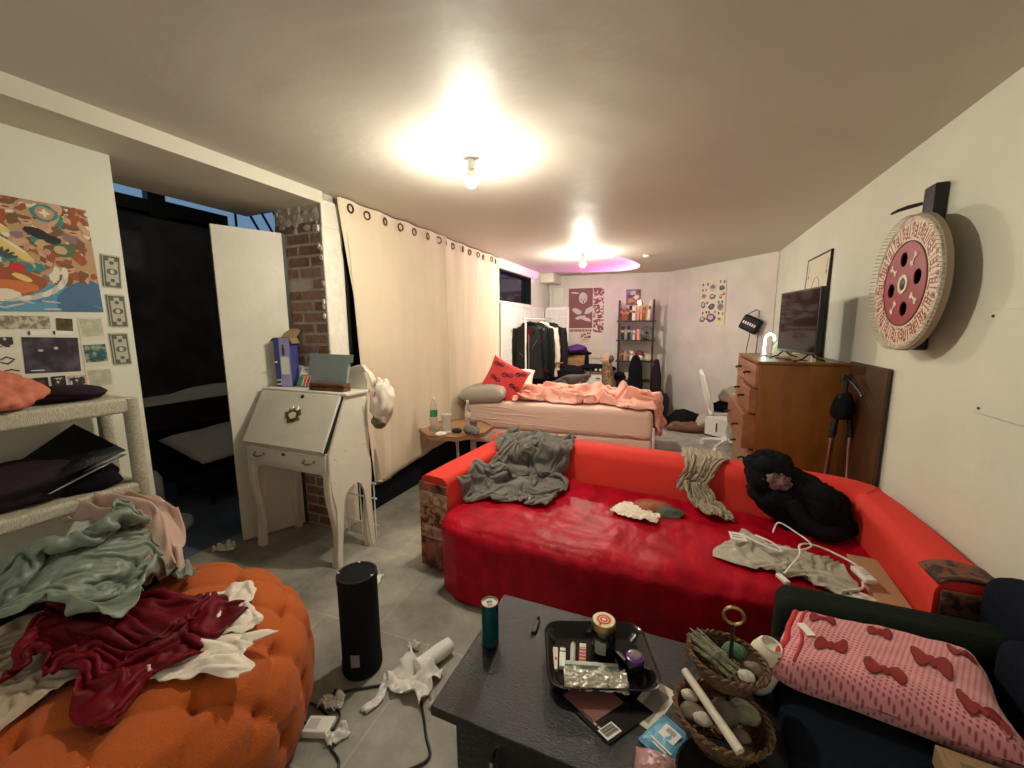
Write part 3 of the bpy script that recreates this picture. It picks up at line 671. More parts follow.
# wire rack standing behind the desk
wr = thing('wire_rack', 'small white wire rack standing on the floor behind the desk', 'rack', (-2.08, 2.13, 0))
for x in (-2.22, -2.09, -1.96): MB().tube([(x, 2.12, 0), (x, 2.12, .42)], .005, 6).build('upright', 'white_plastic', wr)
for z in (.10, .30, .41): MB().tube([(-2.24, 2.12, z), (-1.94, 2.12, z)], .005, 6).build('wire', 'white_plastic', wr)
# ------------------------------------------------ things on the desk
DT = 1.0985
t = thing('product_box', 'tall open blue and lilac cardboard box standing on the desk', 'box', (-2.56, 1.99, DT), .30)
X = WM[t] @ Matrix.Diagonal((1.05, 1.05, 1.75, 1))
MB(X).box(-.055, .055, -.042, -.040, 0, .195).box(-.055, .055, .040, .042, 0, .195).box(-.055, -.053, -.042, .042, 0, .195).box(.053, .055, -.042, .042, 0, .195).box(-.055, .055, -.042, .042, 0, .002).build('carton', 'box_blue', t)
MB(X).box(-.018, .0545, -.0432, -.0422, .002, .194).build('front_print', 'box_lilac', t)
MB(X).box(-.012, .045, -.0442, -.0434, .05, .12).build('white_sticker', 'paper', t)
MB(X).box(.0, .02, -.0442, -.0434, .125, .155).box(.004, .016, -.0444, -.0434, .155, .168).build('printed_figure', 'p_ink', t)
MB(X).box(-.05, -.02, -.0440, -.0424, .008, .03).build('barcode_label', 'paper', t)
MB(X).box(-.049, -.022, -.0446, -.0441, .013, .025).build('barcode', 'p_ink', t)
MB(X @ Tm((-.037, -.0425, .10), pi / 2, 0, pi / 2)).box(-.03, -.02, -.003, .003, 0, .0006, 'p_white').box(-.016, -.004, -.003, .003, 0, .0006, 'p_white').box(0, .008, -.003, .003, 0, .0006, 'p_white').box(.012, .03, -.003, .003, 0, .0006, 'p_white').build('side_lettering', None, t)
MB(X @ Tm((-.0, .042, .195), .5)).box(-.055, .055, 0, .07, 0, .0015).build('flap', 'cardboard', t)
MB(X @ Tm((-.055, 0, .195), 0, -.5)).box(-.03, .0, -.042, .042, 0, .0015).build('flap', 'cardboard', t)
MB(X @ Tm((.055, 0, .195), 0, .9)).box(.0, .03, -.042, .042, 0, .0015).build('flap', 'cardboard', t)
t = thing('pencil_box', 'open white box of coloured pencils leaning back on the desk', 'box', (-2.375, 1.955, DT), .1)
X = WM[t] @ Tm((0, 0, 0), -.45)
MB(X).box(-.062, .062, 0, .012, 0, .155).build('box_sleeve', 'white_plastic', t, bevel=.001)
MB(X).box(-.056, .056, -.0012, 0, .008, .095).build('window', 'p_ink', t)
for i, c in enumerate(['p_green', 'p_teal', 'p_blue', 'p_sky', 'p_yellow', 'p_orange', 'p_red', 'p_pink', 'p_rust', 'p_brown', 'p_skin', 'p_purple']):
    MB(X @ Tm((-.0505 + i * .0092, -.004, .012))).tube([(0, 0, 0), (0, 0, .068)], .0038, 6, c).lathe([(.0038, .068), (.0008, .08)], n=6, m='p_tan').build('pencil', None, t)
MB(X @ Tm((0, -.001, .125), pi / 2, 0, 0)).box(-.045, .03, .006, .012, 0, .0006, 'p_grey').box(-.045, .045, -.006, -.002, 0, .0006, 'p_grey').build('lettering', None, t)
t = thing('box_lid', 'flat grey-blue box leaning against the back of the desk', 'box', (-2.17, 2.0, DT), -.05)
X = WM[t] @ Tm((0, -.055, .006), -.20, 0, -.04)
MB(X).box(-.20, .19, .015, .03, 0, .235).build('lid', 'grey_blue', t, bevel=.003)
MB(X @ Tm((.19, .0, .235), 0, 0, 0)).prism([(0, 0.015), (.04, .015), (.01, .03), (0, .03)], -.05, 0).build('flap', 'grey_blue', t)
t = thing('wooden_case', 'low glossy walnut case lying on the desk in front of the grey-blue box', 'case', (-2.10, 1.925, DT), .06)
X = WM[t]
MB(X).box(-.145, .14, -.03, .035, 0, .028).build('case_bottom', 'walnut', t, bevel=.006, seg=3); MB(X).box(-.145, .14, -.03, .035, .0295, .05).build('case_lid', 'walnut', t, bevel=.006, seg=3)
MB(X).box(.10, .115, -.034, -.029, .018, .038).build('clasp', 'brass', t)
# plastic bag hanging from the gallery corner
t = thing('plastic_bag', 'white plastic carrier bag hanging from the corner of the desk', 'bag', (-1.86, 2.06, .95))
def bagfn(d):
    return 1 + .22 * nz(d.x * 2.2, d.y * 2.2, d.z * 2) + .10 * nz(d.x * 7, d.y * 7, d.z * 3)
MB().ball((-1.815, 2.085, 1.015), .085, .065, .15, nu=40, nv=30, fn=bagfn).build('bag_body', 'white_cloth', t, smooth=180)
MB().tube([(-1.86, 2.07, 1.12), (-1.885, 2.06, 1.20), (-1.93, 2.045, 1.262), (-1.945, 2.075, 1.262), (-1.90, 2.09, 1.20), (-1.86, 2.09, 1.12)], [.022, .012, .008, .008, .012, .022], 8, flat=.5).build('bag_handle', 'white_cloth', t, smooth=180)
MB(Tm((-1.825, 2.021, 1.08), pi / 2, 0, .5)).tube([(-.03, -.005, 0), (-.024, .018, 0), (-.016, -.004, 0), (-.008, .016, 0), (-.002, -.008, 0)], .003, 6, 'p_red').tube([(.016, .008, 0), (.006, .004, 0), (.006, -.012, 0), (.016, -.018, 0)], .003, 6, 'p_red').build('red_lettering', None, t)
MB().ball((-1.835, 2.075, .885), .055, .05, .05, nu=24, nv=16, fn=lambda d: 1 + .2 * nz(d.x * 2, d.y * 2, d.z * 3)).build('green_contents', 'p_olive', t)
# ================================================================== FLOOR THINGS
t = thing('cylinder_speaker', 'tall black cylindrical speaker standing on the floor', 'speaker', (-1.245, 1.215, 0))
MB().lathe([(.080, 0), (.085, .01), (.085, .05), (.082, .06), (.082, .42), (.085, .43), (.085, .445), (.080, .452)], (-1.245, 1.215, 0), 48).build('body', 'black_matte', t)
MB().lathe([(.074, .449), (.072, .441), (.001, .441)], (-1.245, 1.215, 0), 48, caps=False).build('top_plate', 'black', t)
MB().lathe([(.084, .450), (.084, .455), (.074, .455), (.074, .448)], (-1.245, 1.215, 0), 48, caps=False).build('rim', 'black_gloss', t)
MB(Tm((-1.245, 1.215, 0), 0, 0, -1.1)).box(.0795, .0845, -.02, .015, .07, .125).build('badge', 'p_grey', t)
for a in (2.2, 3.6, .1): MB(Tm((-1.245 + .077 * cos(a), 1.215 + .077 * sin(a), .456))).ball((0, 0, 0), .006, .004, .002, nu=8, nv=5).build('light_mark', 'white_plastic', t)
def crumple(name, c, rx, ry, rz, m, label, cat, seed, nu=40, nv=26, rot=0, amp=.35, flat=0, parent=None, group=None, cut=None):
    def fn(d):
        p = Vector((d.x * rx, d.y * ry, d.z * rz)) * 1.0
        s_ = 1.7; r1 = 1 - abs(nz(d.x * s_ * 1.3 + seed, d.y * s_ * 1.3, d.z * 1.3 + seed)) * 2
        r2 = 1 - abs(nz(d.x * 3.7 + seed * 2, d.y * 3.7, d.z * 3.1)) * 2
        return 1 + amp * nz(d.x * 1.1 + seed, d.y * 1.1, d.z * 1.1) + amp * .35 * r1 + amp * .18 * r2
    T_ = Tm(c, 0, 0, rot); b = MB(T_).ball((0, 0, 0), rx, ry, rz, nu=nu, nv=nv, fn=fn)
    if not flat: b.v = [Vector((p.x, p.y, max(p.z, c[2] - rz * .55))) for p in b.v]
    o = b.build(name, m, parent, smooth=180)
    if parent is None: tag(o, label, cat, group)
    return o
# crumpled white paper towel roll and scraps
def scrap(x, y, w_, h_, rot, m, label, cat, seed, name='paper_scrap', lift=.03):
    n = 18
    def fn(u, v):
        a, b_ = (u - .5) * w_, (v - .5) * h_
        k = 1 + .35 * nz(u * 3 + seed, v * 3)
        return (x + (a * cos(rot) - b_ * sin(rot)) * k, y + (a * sin(rot) + b_ * cos(rot)) * k, .006 + lift * abs(nz(u * 2.6 + seed, v * 2.6, seed)) * 2 + .008 * nz(u * 9, v * 9, seed))
    return tag(MB().grid(n, n, fn).build(name, m, solid=.0015, smooth=60), label, cat, 'scraps of white paper on the floor')
t = thing('paper_roll', 'torn white paper towel roll lying unwound on the floor', 'paper roll', (-.98, 1.30, 0), 0)
MB(Tm((-.955, 1.35, .038), pi / 2, 0, -.35)).lathe([(.012, -.09), (.032, -.088), (.036, -.03), (.033, .05), (.035, .09), (.012, .092)], n=28).build('roll', 'paper', t)
MB().grid(30, 24, lambda u, v: (-1.08 + .20 * u + .03 * nz(v * 4, u * 2), 1.15 + .16 * v + .02 * nz(u * 5, v * 3), .008 + .10 * abs(nz(u * 2.3 + 3, v * 2.3, 5)) + .02 * abs(nz(u * 8, v * 8, 2)))).build('unwound_sheet', 'paper', t, solid=.0015, smooth=60)
MB().grid(8, 24, lambda u, v: (-1.10 + .035 * u + .02 * sin(v * 4), 1.04 + .16 * v, .006 + .04 * abs(nz(u * 2, v * 4, 8)))).build('torn_strip', 'paper', t, solid=.0015, smooth=60)
scrap(-1.09, 1.38, .05, .04, .5, 'paper', 'tiny curled scrap of paper near the speaker', 'paper', 2)
scrap(-.84, 1.17, .03, .03, 1.5, 'paper', 'tiny scrap of paper beside the coffee table', 'paper', 4)
scrap(-1.22, 1.02, .09, .055, .2, 'paper', 'crumpled tissue on the floor inside the cable loop', 'tissue', 6)
scrap(-1.10, .93, .075, .05, 1.2, 'paper', 'crumpled tissue beside the white power adapter', 'tissue', 9)
scrap(-2.82, 1.60, .13, .06, .5, 'paper', 'torn white tissue on the floor in front of the bifold door', 'tissue', 12, lift=.05)
scrap(-1.61, 1.72, .06, .09, .3, 'paper', 'torn scrap of paper on the floor behind the black speaker', 'paper', 15)
t = thing('power_adapter', 'white power adapter block lying on the floor', 'adapter', (-1.185, .925, 0), .35)
MB(WM[t]).box(-.05, .05, -.033, .033, .001, .03).build('adapter_block', 'white_plastic', t, bevel=.004)
MB(WM[t]).box(-.04, .0, -.02, .02, .0298, .0306).build('printed_label', 'p_palegrey', t)
def smooth_path(P, n=8):
    out = []
    P = [Vector(p) for p in P]
    for i in range(len(P) - 1):
        p0 = P[max(0, i - 1)]; p1 = P[i]; p2 = P[i + 1]; p3 = P[min(len(P) - 1, i + 2)]
        for k in range(n):
            u = k / n; out.append(.5 * ((2 * p1) + (p2 - p0) * u + (2 * p0 - 5 * p1 + 4 * p2 - p3) * u * u + (3 * p1 - p0 - 3 * p2 + p3) * u ** 3))
    return out + [P[-1]]
tag(MB().tube(smooth_path([(-1.22, 1.08, .006), (-1.10, 1.16, .006), (-1.02, 1.19, .006), (-.93, 1.19, .006), (-.80, 1.06, .006), (-.745, .99, .006), (-.83, .90, .006), (-.93, .82, .006), (-.96, .76, .006)]), .0052, 8).build('cable', 'black'),
    'black cable running from the speaker around under the coffee table', 'cable')
tag(MB().tube(smooth_path([(-1.26, 1.075, .006), (-1.23, 1.02, .006), (-1.16, 1.00, .006), (-1.14, .96, .008), (-1.13, .93, .018), (-1.18, .97, .008), (-1.30, .99, .006), (-1.33, .95, .006), (-1.28, .92, .012), (-1.22, .915, .018)]), .0045, 8).build('cable', 'black'),
    'thin black cable looped around the white power adapter', 'cable')
tag(MB().tube(smooth_path([(-1.14, .92, .018), (-1.09, .89, .006), (-1.02, .86, .006), (-1.0, .78, .006), (-1.04, .70, .006)]), .0045, 8).build('cable', 'black'),
    'black cable leaving the white power adapter towards the camera', 'cable')
# ================================================================== SOFA
so = thing('sofa', 'long red sofa with a torn patterned end on its left arm', 'sofa', (-.2, 2.2, 0))
# backrest: bent path, rounded section swept along it
def sweep(path, sec, closed_ends=True):
    # path: list of (x,y) on the floor; sec(u) -> list of (offset inward, z)
    b = MB(); n = len(path); vs_ = []; fs_ = []
    for i in range(n):
        a = Vector(path[max(0, i - 1)]); c = Vector(path[min(n - 1, i + 1)]); d = (c - a).normalized(); nn = Vector((d.y, -d.x))
        S_ = sec(i / (n - 1)); m_ = len(S_)
        for (o, z) in S_: vs_.append((path[i][0] + nn.x * o, path[i][1] + nn.y * o, z))
    for i in range(n - 1):
        for k in range(m_): fs_.append((i * m_ + k, i * m_ + (k + 1) % m_, (i + 1) * m_ + (k + 1) % m_, (i + 1) * m_ + k))
    fs_ += [tuple(range(m_)), tuple((n - 1) * m_ + k for k in range(m_))]
    b.add(vs_, fs_); return b
def rsec(w_, z0, z1, r=.05, k=5):
    P = [(0, z0), ]
    for i in range(k + 1):
        a = pi - (pi / 2) * i / k; P.append((r + r * cos(a), z1 - r + r * sin(a)))
    for i in range(k + 1):
        a = pi / 2 - (pi / 2) * i / k; P.append((w_ - r + r * cos(a), z1 - r + r * sin(a)))
    P.append((w_, z0)); return P
def bez(P, n):
    out = smooth_path([(*p, 0) for p in P], n); return [(p.x, p.y) for p in out]
# left arm
LA0, LA1 = (-1.43, 1.955), (-1.30, 2.90)
sweep([LA0, (-1.40, 2.2), (-1.35, 2.55), (-1.30, 2.90)], lambda u: rsec(.20, .04, .615 + .03 * u, .045)).build('arm', 'sofa_red', so, smooth=50)
# torn patterned cloth on the left arm's front
ft = MB()
for k, (z0, z1, mm) in enumerate(((.03, .22, 'torn'), (.22, .30, 'torn_pale'), (.30, .44, 'sofa_print'), (.44, .52, 'torn_pale'), (.52, .575, 'torn'))):
    ft.grid(16, 8, lambda u, v: (-1.437 + .212 * u, 1.948 - .03 * u - .004 - .006 * nz(u * 5, v * 5 + k, 2), z0 + (z1 - z0) * v + (.012 * nz(u * 6, k * 3.3) if 0 < v < 1 else 0)), mm)
ft.build('arm_front', None, so, solid=.006, smooth=60)
MB().grid(18, 20, lambda u, v: (-1.437 + .004 * nz(u * 6, v * 6) + .018 * u, 1.95 + .12 * u, .04 + (.50 + .04 * nz(u * 4, 1)) * v), 'sofa_print').build('arm_side_patch', None, so, solid=.006, smooth=60)
rf = random.Random(5)
fb_ = MB()
for i in range(46):
    x = -1.43 + .2 * rf.random(); z = rf.uniform(.3, .56); fb_.tube([(x, 1.935, z), (x + rf.uniform(-.015, .015), 1.925, z - .015), (x + rf.uniform(-.02, .02), 1.925, z - rf.uniform(.02, .045))], .0014, 4)
fb_.build('loose_threads', 'taupe', so)
bk = bez([(-1.31, 2.93), (-1.0, 2.915), (-.5, 2.86), (.1, 2.80), (.6, 2.735), (.90, 2.68), (1.02, 2.60)], 6)
sweep(bk, lambda u: rsec(.22, .04, .665 + .02 * sin(u * pi), .07)).build('backrest', 'sofa_red', so, smooth=50)
ra = [(1.02, 2.62), (1.045, 2.4), (1.052, 2.15), (1.05, 1.9), (1.04, 1.72)]
sweep(ra, lambda u: rsec(.19, .04, .66 - .02 * u, .06)).build('arm', 'sofa_red', so, smooth=50)
MB().grid(14, 14, lambda u, v: (.86 + .185 * u, 1.715 - .005 - .005 * nz(u * 5, v * 5), .05 + .56 * v), 'sofa_print_dark').build('arm_front', None, so, solid=.006, smooth=60)
MB().grid(14, 6, lambda u, v: (.852 + .195 * u, 1.72 + .13 * v, .652 - .03 * (abs(u - .5) * 2) ** 3 + .003 * nz(u * 6, v * 6)), 'sofa_print_dark').build('arm_top_patch', None, so, solid=.005, smooth=60)
base_poly = [(-1.19, 1.84), (.86, 1.80), (.87, 2.55), (-1.12, 2.78)]
MB().prism(base_poly, .05, .27).build('base', 'sofa_red', so, bevel=.02)
MB().prism([(-1.20, 1.81), (.865, 1.77), (.865, 2.50), (-1.11, 2.72)], .27, .415).build('seat_cushion', 'sofa_red', so, bevel=.045, seg=4)
for (x, y) in ((-1.3, 2.02), (-1.22, 2.8), (.95, 1.8), (.95, 2.55)): MB().lathe([(.025, 0), (.03, .05)], (x, y, 0), 12).build('foot', 'black', so)
# red velvet throw over the seat, down the front to the floor
def throw(u, v):
    # u left..right, v back..front-bottom
    x0 = -1.225 + .0 * v; L_ = 1.35; d = v * L_
    xl = -1.195 + .05 * max(0, 1 - v * 2); xr = .862
    x = xl + (xr - xl) * u
    yb = 2.69 - .235 * ((x + 1.2) / 2.07); yf = 1.785 - .02 * u - .03 * sin(u * pi * 1.0)
    top = yb - yf; R = .07
    z0 = .427
    if d < top - R: y = yb - d; z = z0; ny, nzv = 0, 1
    elif d < top - R + R * pi / 2: a = (d - top + R) / R; y = yf + R - R * sin(a); z = z0 - R + R * cos(a); ny, nzv = -sin(a), cos(a)
    else: e = d - (top - R + R * pi / 2); y = yf - .012 * e; z = z0 - R - e; ny, nzv = -1, 0
    z = max(z, .012)
    h = .010 * nz(x * 5, d * 3.2, 1) + .006 * (1 - abs(nz(x * 3.0, d * 9, 4)) * 2) + .004 * nz(x * 14 + 2 * nz(x * 3, d * 3), d * 10)
    if d > top: h += .014 * sin(x * 11 + 3 * nz(x * 2, d)) * min(1, (d - top) * 2.5) + .008
    if u < .06 and v > .5: y += .05 * (1 - u / .06) * min(1, (v - .5) * 4)
    h += .006
    return (x, y + ny * h, z + nzv * h)
tag(MB().grid(240, 120, throw).build('sofa_throw', 'velvet', solid=.003, smooth=180), 'crimson velvet throw spread over the seat of the red sofa down to the floor', 'throw')

# ================================================================== COFFEE TABLE
CX0, CX1, CY0, CY1, CZ = -.615, .38, .84, 1.37, .42
ct = thing('coffee_table', 'black wood-grain coffee table in front of the red sofa', 'table', (-.1, 1.1, 0))
rbox('tabletop', CX0, CX1, CY0, CY1, CZ - .03, CZ, 'black_wood', ct, bevel=.003)
rbox('cabinet_body', CX0 + .06, CX1 - .05, CY0 + .05, CY1 - .04, .04, CZ - .03, 'black_wood', ct)
rbox('plinth', CX0 + .09, CX1 - .08, CY0 + .08, CY1 - .07, 0, .04, 'black', ct)
d1 = rbox('door', CX0 + .065, -.16, CY0 + .03, CY0 + .05, .06, CZ - .04, 'black_wood', ct); d2 = rbox('door', -.15, CX1 - .055, CY0 + .03, CY0 + .05, .06, CZ - .04, 'black_wood', ct)
for d_, x in ((d1, -.42), (d2, -.05)):
    MB().tube([(x, CY0 + .03, .33), (x, CY0 + .0, .325), (x + .0, CY0 - .002, .26), (x, CY0 + .0, .195), (x, CY0 + .03, .19)], .006, 10).build('door_handle', 'chrome', d_)
TZ = CZ + .0005
t = thing('drink_can', 'tall slim dark teal drink can at the left of the coffee table', 'can', (-.555, 1.115, TZ))
MB().lathe([(.024, 0), (.029, .006), (.029, .140), (.0255, .153), (.0265, .157)], (-.555, 1.115, TZ), 32, caps=False).build('can_body', 'teal_metal', t)
MB().lathe([(.0265, .1575), (.0262, .154), (.024, .152), (.001, .152)], (-.555, 1.115, TZ), 32, caps=False).lathe([(.027, .155), (.028, .157), (.026, .159), (.0255, .157)], (-.555, 1.115, TZ), 32, caps=False).build('can_lid', 'cream_paper', t)
MB().disc((-.558, 1.118), .010, TZ + .1535, n=14, ry=.006, rot=.5).build('can_opening', 'black', t)
MB(Tm((-.552, 1.109, TZ + .155), 0, .1, .6)).lathe([(.0065, 0), (.0065, .0012)], n=14, sx=1.3).build('pull_tab', 'chrome', t)
t = thing('vape_pen', 'small black vape pen lying at the far edge of the coffee table', 'vape', (-.435, 1.25, TZ), .1)
MB(WM[t]).box(-.009, .009, -.042, .02, 0, .012).build('pen_body', 'black', t, bevel=.003); MB(WM[t]).box(-.005, .005, .02, .042, .002, .009).build('mouthpiece', 'black_gloss', t, bevel=.002)
# magazine and print below the tray
def quad_sheet(name, P, z, th, m, parent=None, bevel=0):
    return MB().prism(P, z, z + th).build(name, m, parent, bevel=bevel)
t = thing('magazine', 'dark glossy record sleeve with a white barcode label sticking out from under the tray', 'sleeve', (-.16, 1.05, TZ))
mp_ = [(-.305, 1.02), (-.12, .925), (-.02, 1.06), (-.205, 1.155)]
quad_sheet('cover', mp_, TZ, .004, 'black_gloss', t)
quad_sheet('cover_print', [(-.27, 1.015), (-.17, .965), (-.10, 1.06), (-.2, 1.11)], TZ + .004, .0006, 'p_sepia', t)
quad_sheet('barcode_label', [(-.155, .948), (-.125, .932), (-.095, .972), (-.125, .988)], TZ + .004, .0008, 'paper', t)
b = MB()
for i in range(9):
    k = i / 9 + .03; a = Vector((-.150, .951)).lerp(Vector((-.127, .939)), k); q = Vector((.025, .033)); w_ = Vector((.0013 if i % 3 else .0022, -.0007))
    b.prism([tuple(a), tuple(a + w_), tuple(a + w_ + q), tuple(a + q)], TZ + .0048, TZ + .0053)
b.build('barcode', 'p_ink', t, smooth=0)
b = MB()
for i in range(5):
    a = Vector((-.21 + i * .013, .985 - i * .0068)); b.prism([tuple(a), (a.x + .009, a.y - .005), (a.x + .012, a.y), (a.x + .003, a.y + .005)], TZ + .004, TZ + .0046)
b.build('small_print', 'p_palegrey', t, smooth=0)
t = thing('paper_sheet', 'pale paper sheet under the right corner of the tray', 'paper', (-.0, 1.12, TZ)); quad_sheet('sheet', [(-.09, 1.03), (-.02, 1.00), (.045, 1.15), (-.03, 1.18)], TZ, .0015, 'cream_paper', t); quad_sheet('sheet_print', [(-.07, 1.04), (-.03, 1.022), (.02, 1.13), (-.02, 1.15)], TZ + .0015, .0004, 'p_grey', t)
# tray
t = thing('tray', 'black rounded rectangular tray full of small things on the coffee table', 'tray', (-.18, 1.17, TZ), -.04)
def rr(w_, h_, r, n=7):
    P = []
    for (cx, cy, a0) in ((w_ - r, h_ - r, 0), (-w_ + r, h_ - r, pi / 2), (-w_ + r, -h_ + r, pi), (w_ - r, -h_ + r, 3 * pi / 2)):
        for i in range(n + 1): a = a0 + pi / 2 * i / n; P.append((cx + r * cos(a), cy + r * sin(a)))
    return P
def ring_solid(levels, T_, m=None, b=None):
    b = b or MB(T_); vs_ = []; fs_ = []; n = None
    for (P, z) in levels:
        n = len(P); vs_ += [(*p, z) for p in P]
    for j in range(len(levels) - 1):
        for i in range(n): fs_.append((j * n + i, j * n + (i + 1) % n, (j + 1) * n + (i + 1) % n, (j + 1) * n + i))
    fs_ += [tuple(range(n)), tuple((len(levels) - 1) * n + i for i in range(n))]
    return b.add(vs_, fs_, m)
X = Tm((-.195, 1.17, TZ + .0065), 0, 0, .36)
ring_solid([(rr(.135, .100, .035), 0), (rr(.162, .128, .05), .035), (rr(.170, .136, .055), .037), (rr(.170, .136, .055), .034), (rr(.162, .128, .05), .032), (rr(.134, .099, .035), .0035)], X).build('tray_dish', 'black_gloss', t, smooth=40)
MB(X @ Tm((-.156, .02, .022), 0, .6)).box(-.002, .002, -.02, .02, 0, .002).build('rim_sticker', 'p_grey', t)
IZ = TZ + .0105
t = thing('storage_jar', 'black glass jar with a round red and cream label on its lid in the tray', 'jar', (-.18, 1.235, IZ))
jc = (-.188, 1.215, IZ)
MB().lathe([(.036, 0), (.040, .006), (.041, .07), (.036, .088), (.034, .092)], jc, 36).build('jar_body', 'black_gloss', t)
MB().lathe([(.038, .092), (.039, .094), (.039, .112), (.036, .116)], jc, 36).build('jar_lid', 'gold', t)
b = MB(); cxy = jc[:2]; z_ = IZ + .1163
for k, (r, m_) in enumerate(((.0355, 'p_cream'), (.026, 'p_yellow'), (.022, 'p_red'), (.0165, 'p_pink'), (.012, 'p_red'), (.007, 'p_cream'))): b.disc(cxy, r, z_ + k * .0003, m_, n=32)
b.box(cxy[0] - .010, cxy[0] - .003, cxy[1] - .032, cxy[1] - .018, z_ + .0015, z_ + .002, 'p_red'); b.build('lid_label', None, t, smooth=0, recalc=False)
MB(Tm(jc, 0, 0, 0)).grid(10, 2, lambda u, v: (.0416 * cos(-2.1 + .9 * u), .0416 * sin(-2.1 + .9 * u), .02 + .045 * v)).build('jar_label', 'p_grey', t)
t = thing('grinder', 'round dark grinder with a shiny purple top in the tray', 'grinder', (-.085, 1.155, IZ))
gc = (-.083, 1.175, IZ); MB().lathe([(.028, 0), (.029, .003), (.029, .04), (.027, .043)], gc, 32).build('grinder_body', 'black_gloss', t); MB().lathe([(.027, .043), (.027, .052), (.022, .054)], gc, 32).build('grinder_top', 'purple_glass', t)
MB().ball((gc[0], gc[1], gc[2] + .055), .019, .019, .005, nu=20, nv=8, fn=lambda d: 1 + .2 * nz(d.x * 4, d.y * 4)).build('glitter_cap', 'p_mauve', t)
t = thing('lighter', 'black lighter propped against the purple-topped grinder', 'lighter', (-.115, 1.185, IZ)); X = Tm((-.125, 1.20, IZ + .004), 0, -.25, -.9)
MB(X).box(-.03, .028, -.008, .008, 0, .012).build('lighter_body', 'black', t, bevel=.003); MB(X).box(.028, .04, -.007, .007, 0, .011).build('lighter_head', 'chrome', t, bevel=.002)
X0 = -.305
def stick(name, label, cat, x, y, rz, parts):
    t = thing(name, label, cat, (x, y, IZ), rz)
    for (nm, m_, shape) in parts:
        b = MB(WM[t]); shape(b); b.build(nm, m_, t, bevel=.0015)
    return t
stick('paper_pack', 'cream packet of rolling papers at the left end of the tray', 'packet', -.329, 1.12, .27, [('packet', 'cream_paper', lambda b: b.box(-.013, .013, -.045, .035, 0, .010)), ('flap', 'p_cream', lambda b: b.box(-.012, .012, .036, .044, .002, .009)), ('print', 'p_red', lambda b: b.box(.004, .010, -.01, .0, .010, .0104))])
stick('lighter', 'white lighter with a black band beside the cream packet', 'lighter', -.303, 1.131, .25, [('lighter_body', 'white_plastic', lambda b: b.box(-.010, .010, -.04, .018, 0, .014)), ('band', 'black', lambda b: b.box(-.0105, .0105, .018, .022, 0, .0145)), ('lighter_head', 'white_plastic', lambda b: b.box(-.009, .009, .022, .036, .001, .013)), ('cap', 'p_ink', lambda b: b.box(-.007, .007, .036, .042, .002, .012))])
stick('glass_tube', 'grey glass tube between the white lighter and the red patterned lighter', 'tube', -.276, 1.160, .22, [('tube', 'p_palegrey', lambda b: b.tube([(0, -.04, .009), (0, .034, .009)], .009, 12)), ('cork', 'p_tan', lambda b: b.tube([(0, .035, .009), (0, .042, .009)], .007, 10))])
stick('lighter', 'red and cream patterned lighter beside the black jar', 'lighter', -.246, 1.170, .2, [('lighter_body', 'p_rust', lambda b: b.box(-.012, .012, -.045, .025, 0, .012)), ('wrap_print', 'p_pink', lambda b: [b.box(-.010, .010, -.04 + i * .014, -.034 + i * .014, .012, .0124) for i in range(5)]), ('lighter_head', 'p_cream', lambda b: b.box(-.011, .011, .025, .042, 0, .012))])
t = thing('zip_bag', 'crinkled clear zip bag with foil inside lying across the tray', 'bag', (-.19, 1.09, IZ))
X = Tm((-.192, 1.083, IZ), 0, 0, .30)
MB(X).grid(50, 34, lambda u, v: (-.09 + .19 * u, -.040 + .083 * v, .014 + .012 * nz(u * 7, v * 5, 2) + .006 * nz(u * 19, v * 15) + .006 * sin(pi * v))).build('bag_body', 'foil', t, smooth=40, solid=.001)
MB(X).grid(30, 4, lambda u, v: (-.085 + .165 * u, .040 + .020 * v, .016 + .002 * nz(u * 8, v * 3))).build('seal_strip', 'p_palegrey', t, solid=.001)
MB(X).tube([(-.085, .042, .0185), (.08, .042, .0185)], .0014, 6).build('zip_line', 'p_teal', t)
# wipes packet, pink pouch, black dish
t = thing('wipes_packet', 'blue and white sachet with a small code label on the coffee table', 'packet', (.02, .99, TZ), -.55)
X = WM[t]
MB(X).grid(24, 24, lambda u, v: (-.05 + .10 * u, -.05 + .10 * v, .003 + .016 * (sin(pi * u) * sin(pi * v)) ** .6 + .003 * nz(u * 6, v * 6))).build('sachet', 'blue_packet', t, smooth=60, solid=.002)
for s_ in (-1, 1): MB(X).box(-.05, .05, s_ * .052 - .006, s_ * .052 + .006, .003, .005).build('crimped_edge', 'p_sky', t)
MB(X @ Tm((0, .008, .0195))).box(-.022, .022, -.02, .02, 0, .0008).build('white_label', 'paper', t)
b = MB(X @ Tm((0, .008, .0204)))
for i in range(7): b.box(-.012 + i * .0035, -.0105 + i * .0035, 0, .014, 0, .0004)
b.build('code_bars', 'p_ink', t, smooth=0)
MB(X @ Tm((0, -.03, .0155))).box(-.03, .03, -.004, .001, 0, .0008).box(-.02, .02, -.011, -.007, -.002, -.001).build('printed_line', 'paper', t)
t = thing('pink_pouch', 'dull pink glossy pouch at the near edge of the coffee table', 'pouch', (-.01, .915, TZ))
MB(Tm((-.005, .905, TZ))).grid(26, 26, lambda u, v: (-.05 + .10 * u, -.05 + .09 * v, .004 + .035 * (sin(pi * min(1, max(0, u))) * sin(pi * v)) ** .5 + .004 * nz(u * 7, v * 7))).build('pouch', 'pink_bag', t, solid=.002, smooth=60)
for (x, y) in ((-.02, .91), (.0, .895), (.012, .915)): MB().ball((x, y, TZ + .042), .004, .003, .0015, nu=8, nv=5).build('snap', 'white_plastic', t)
t = thing('black_bowl', 'shallow black bowl at the near edge of the coffee table', 'bowl', (.13, .925, TZ))
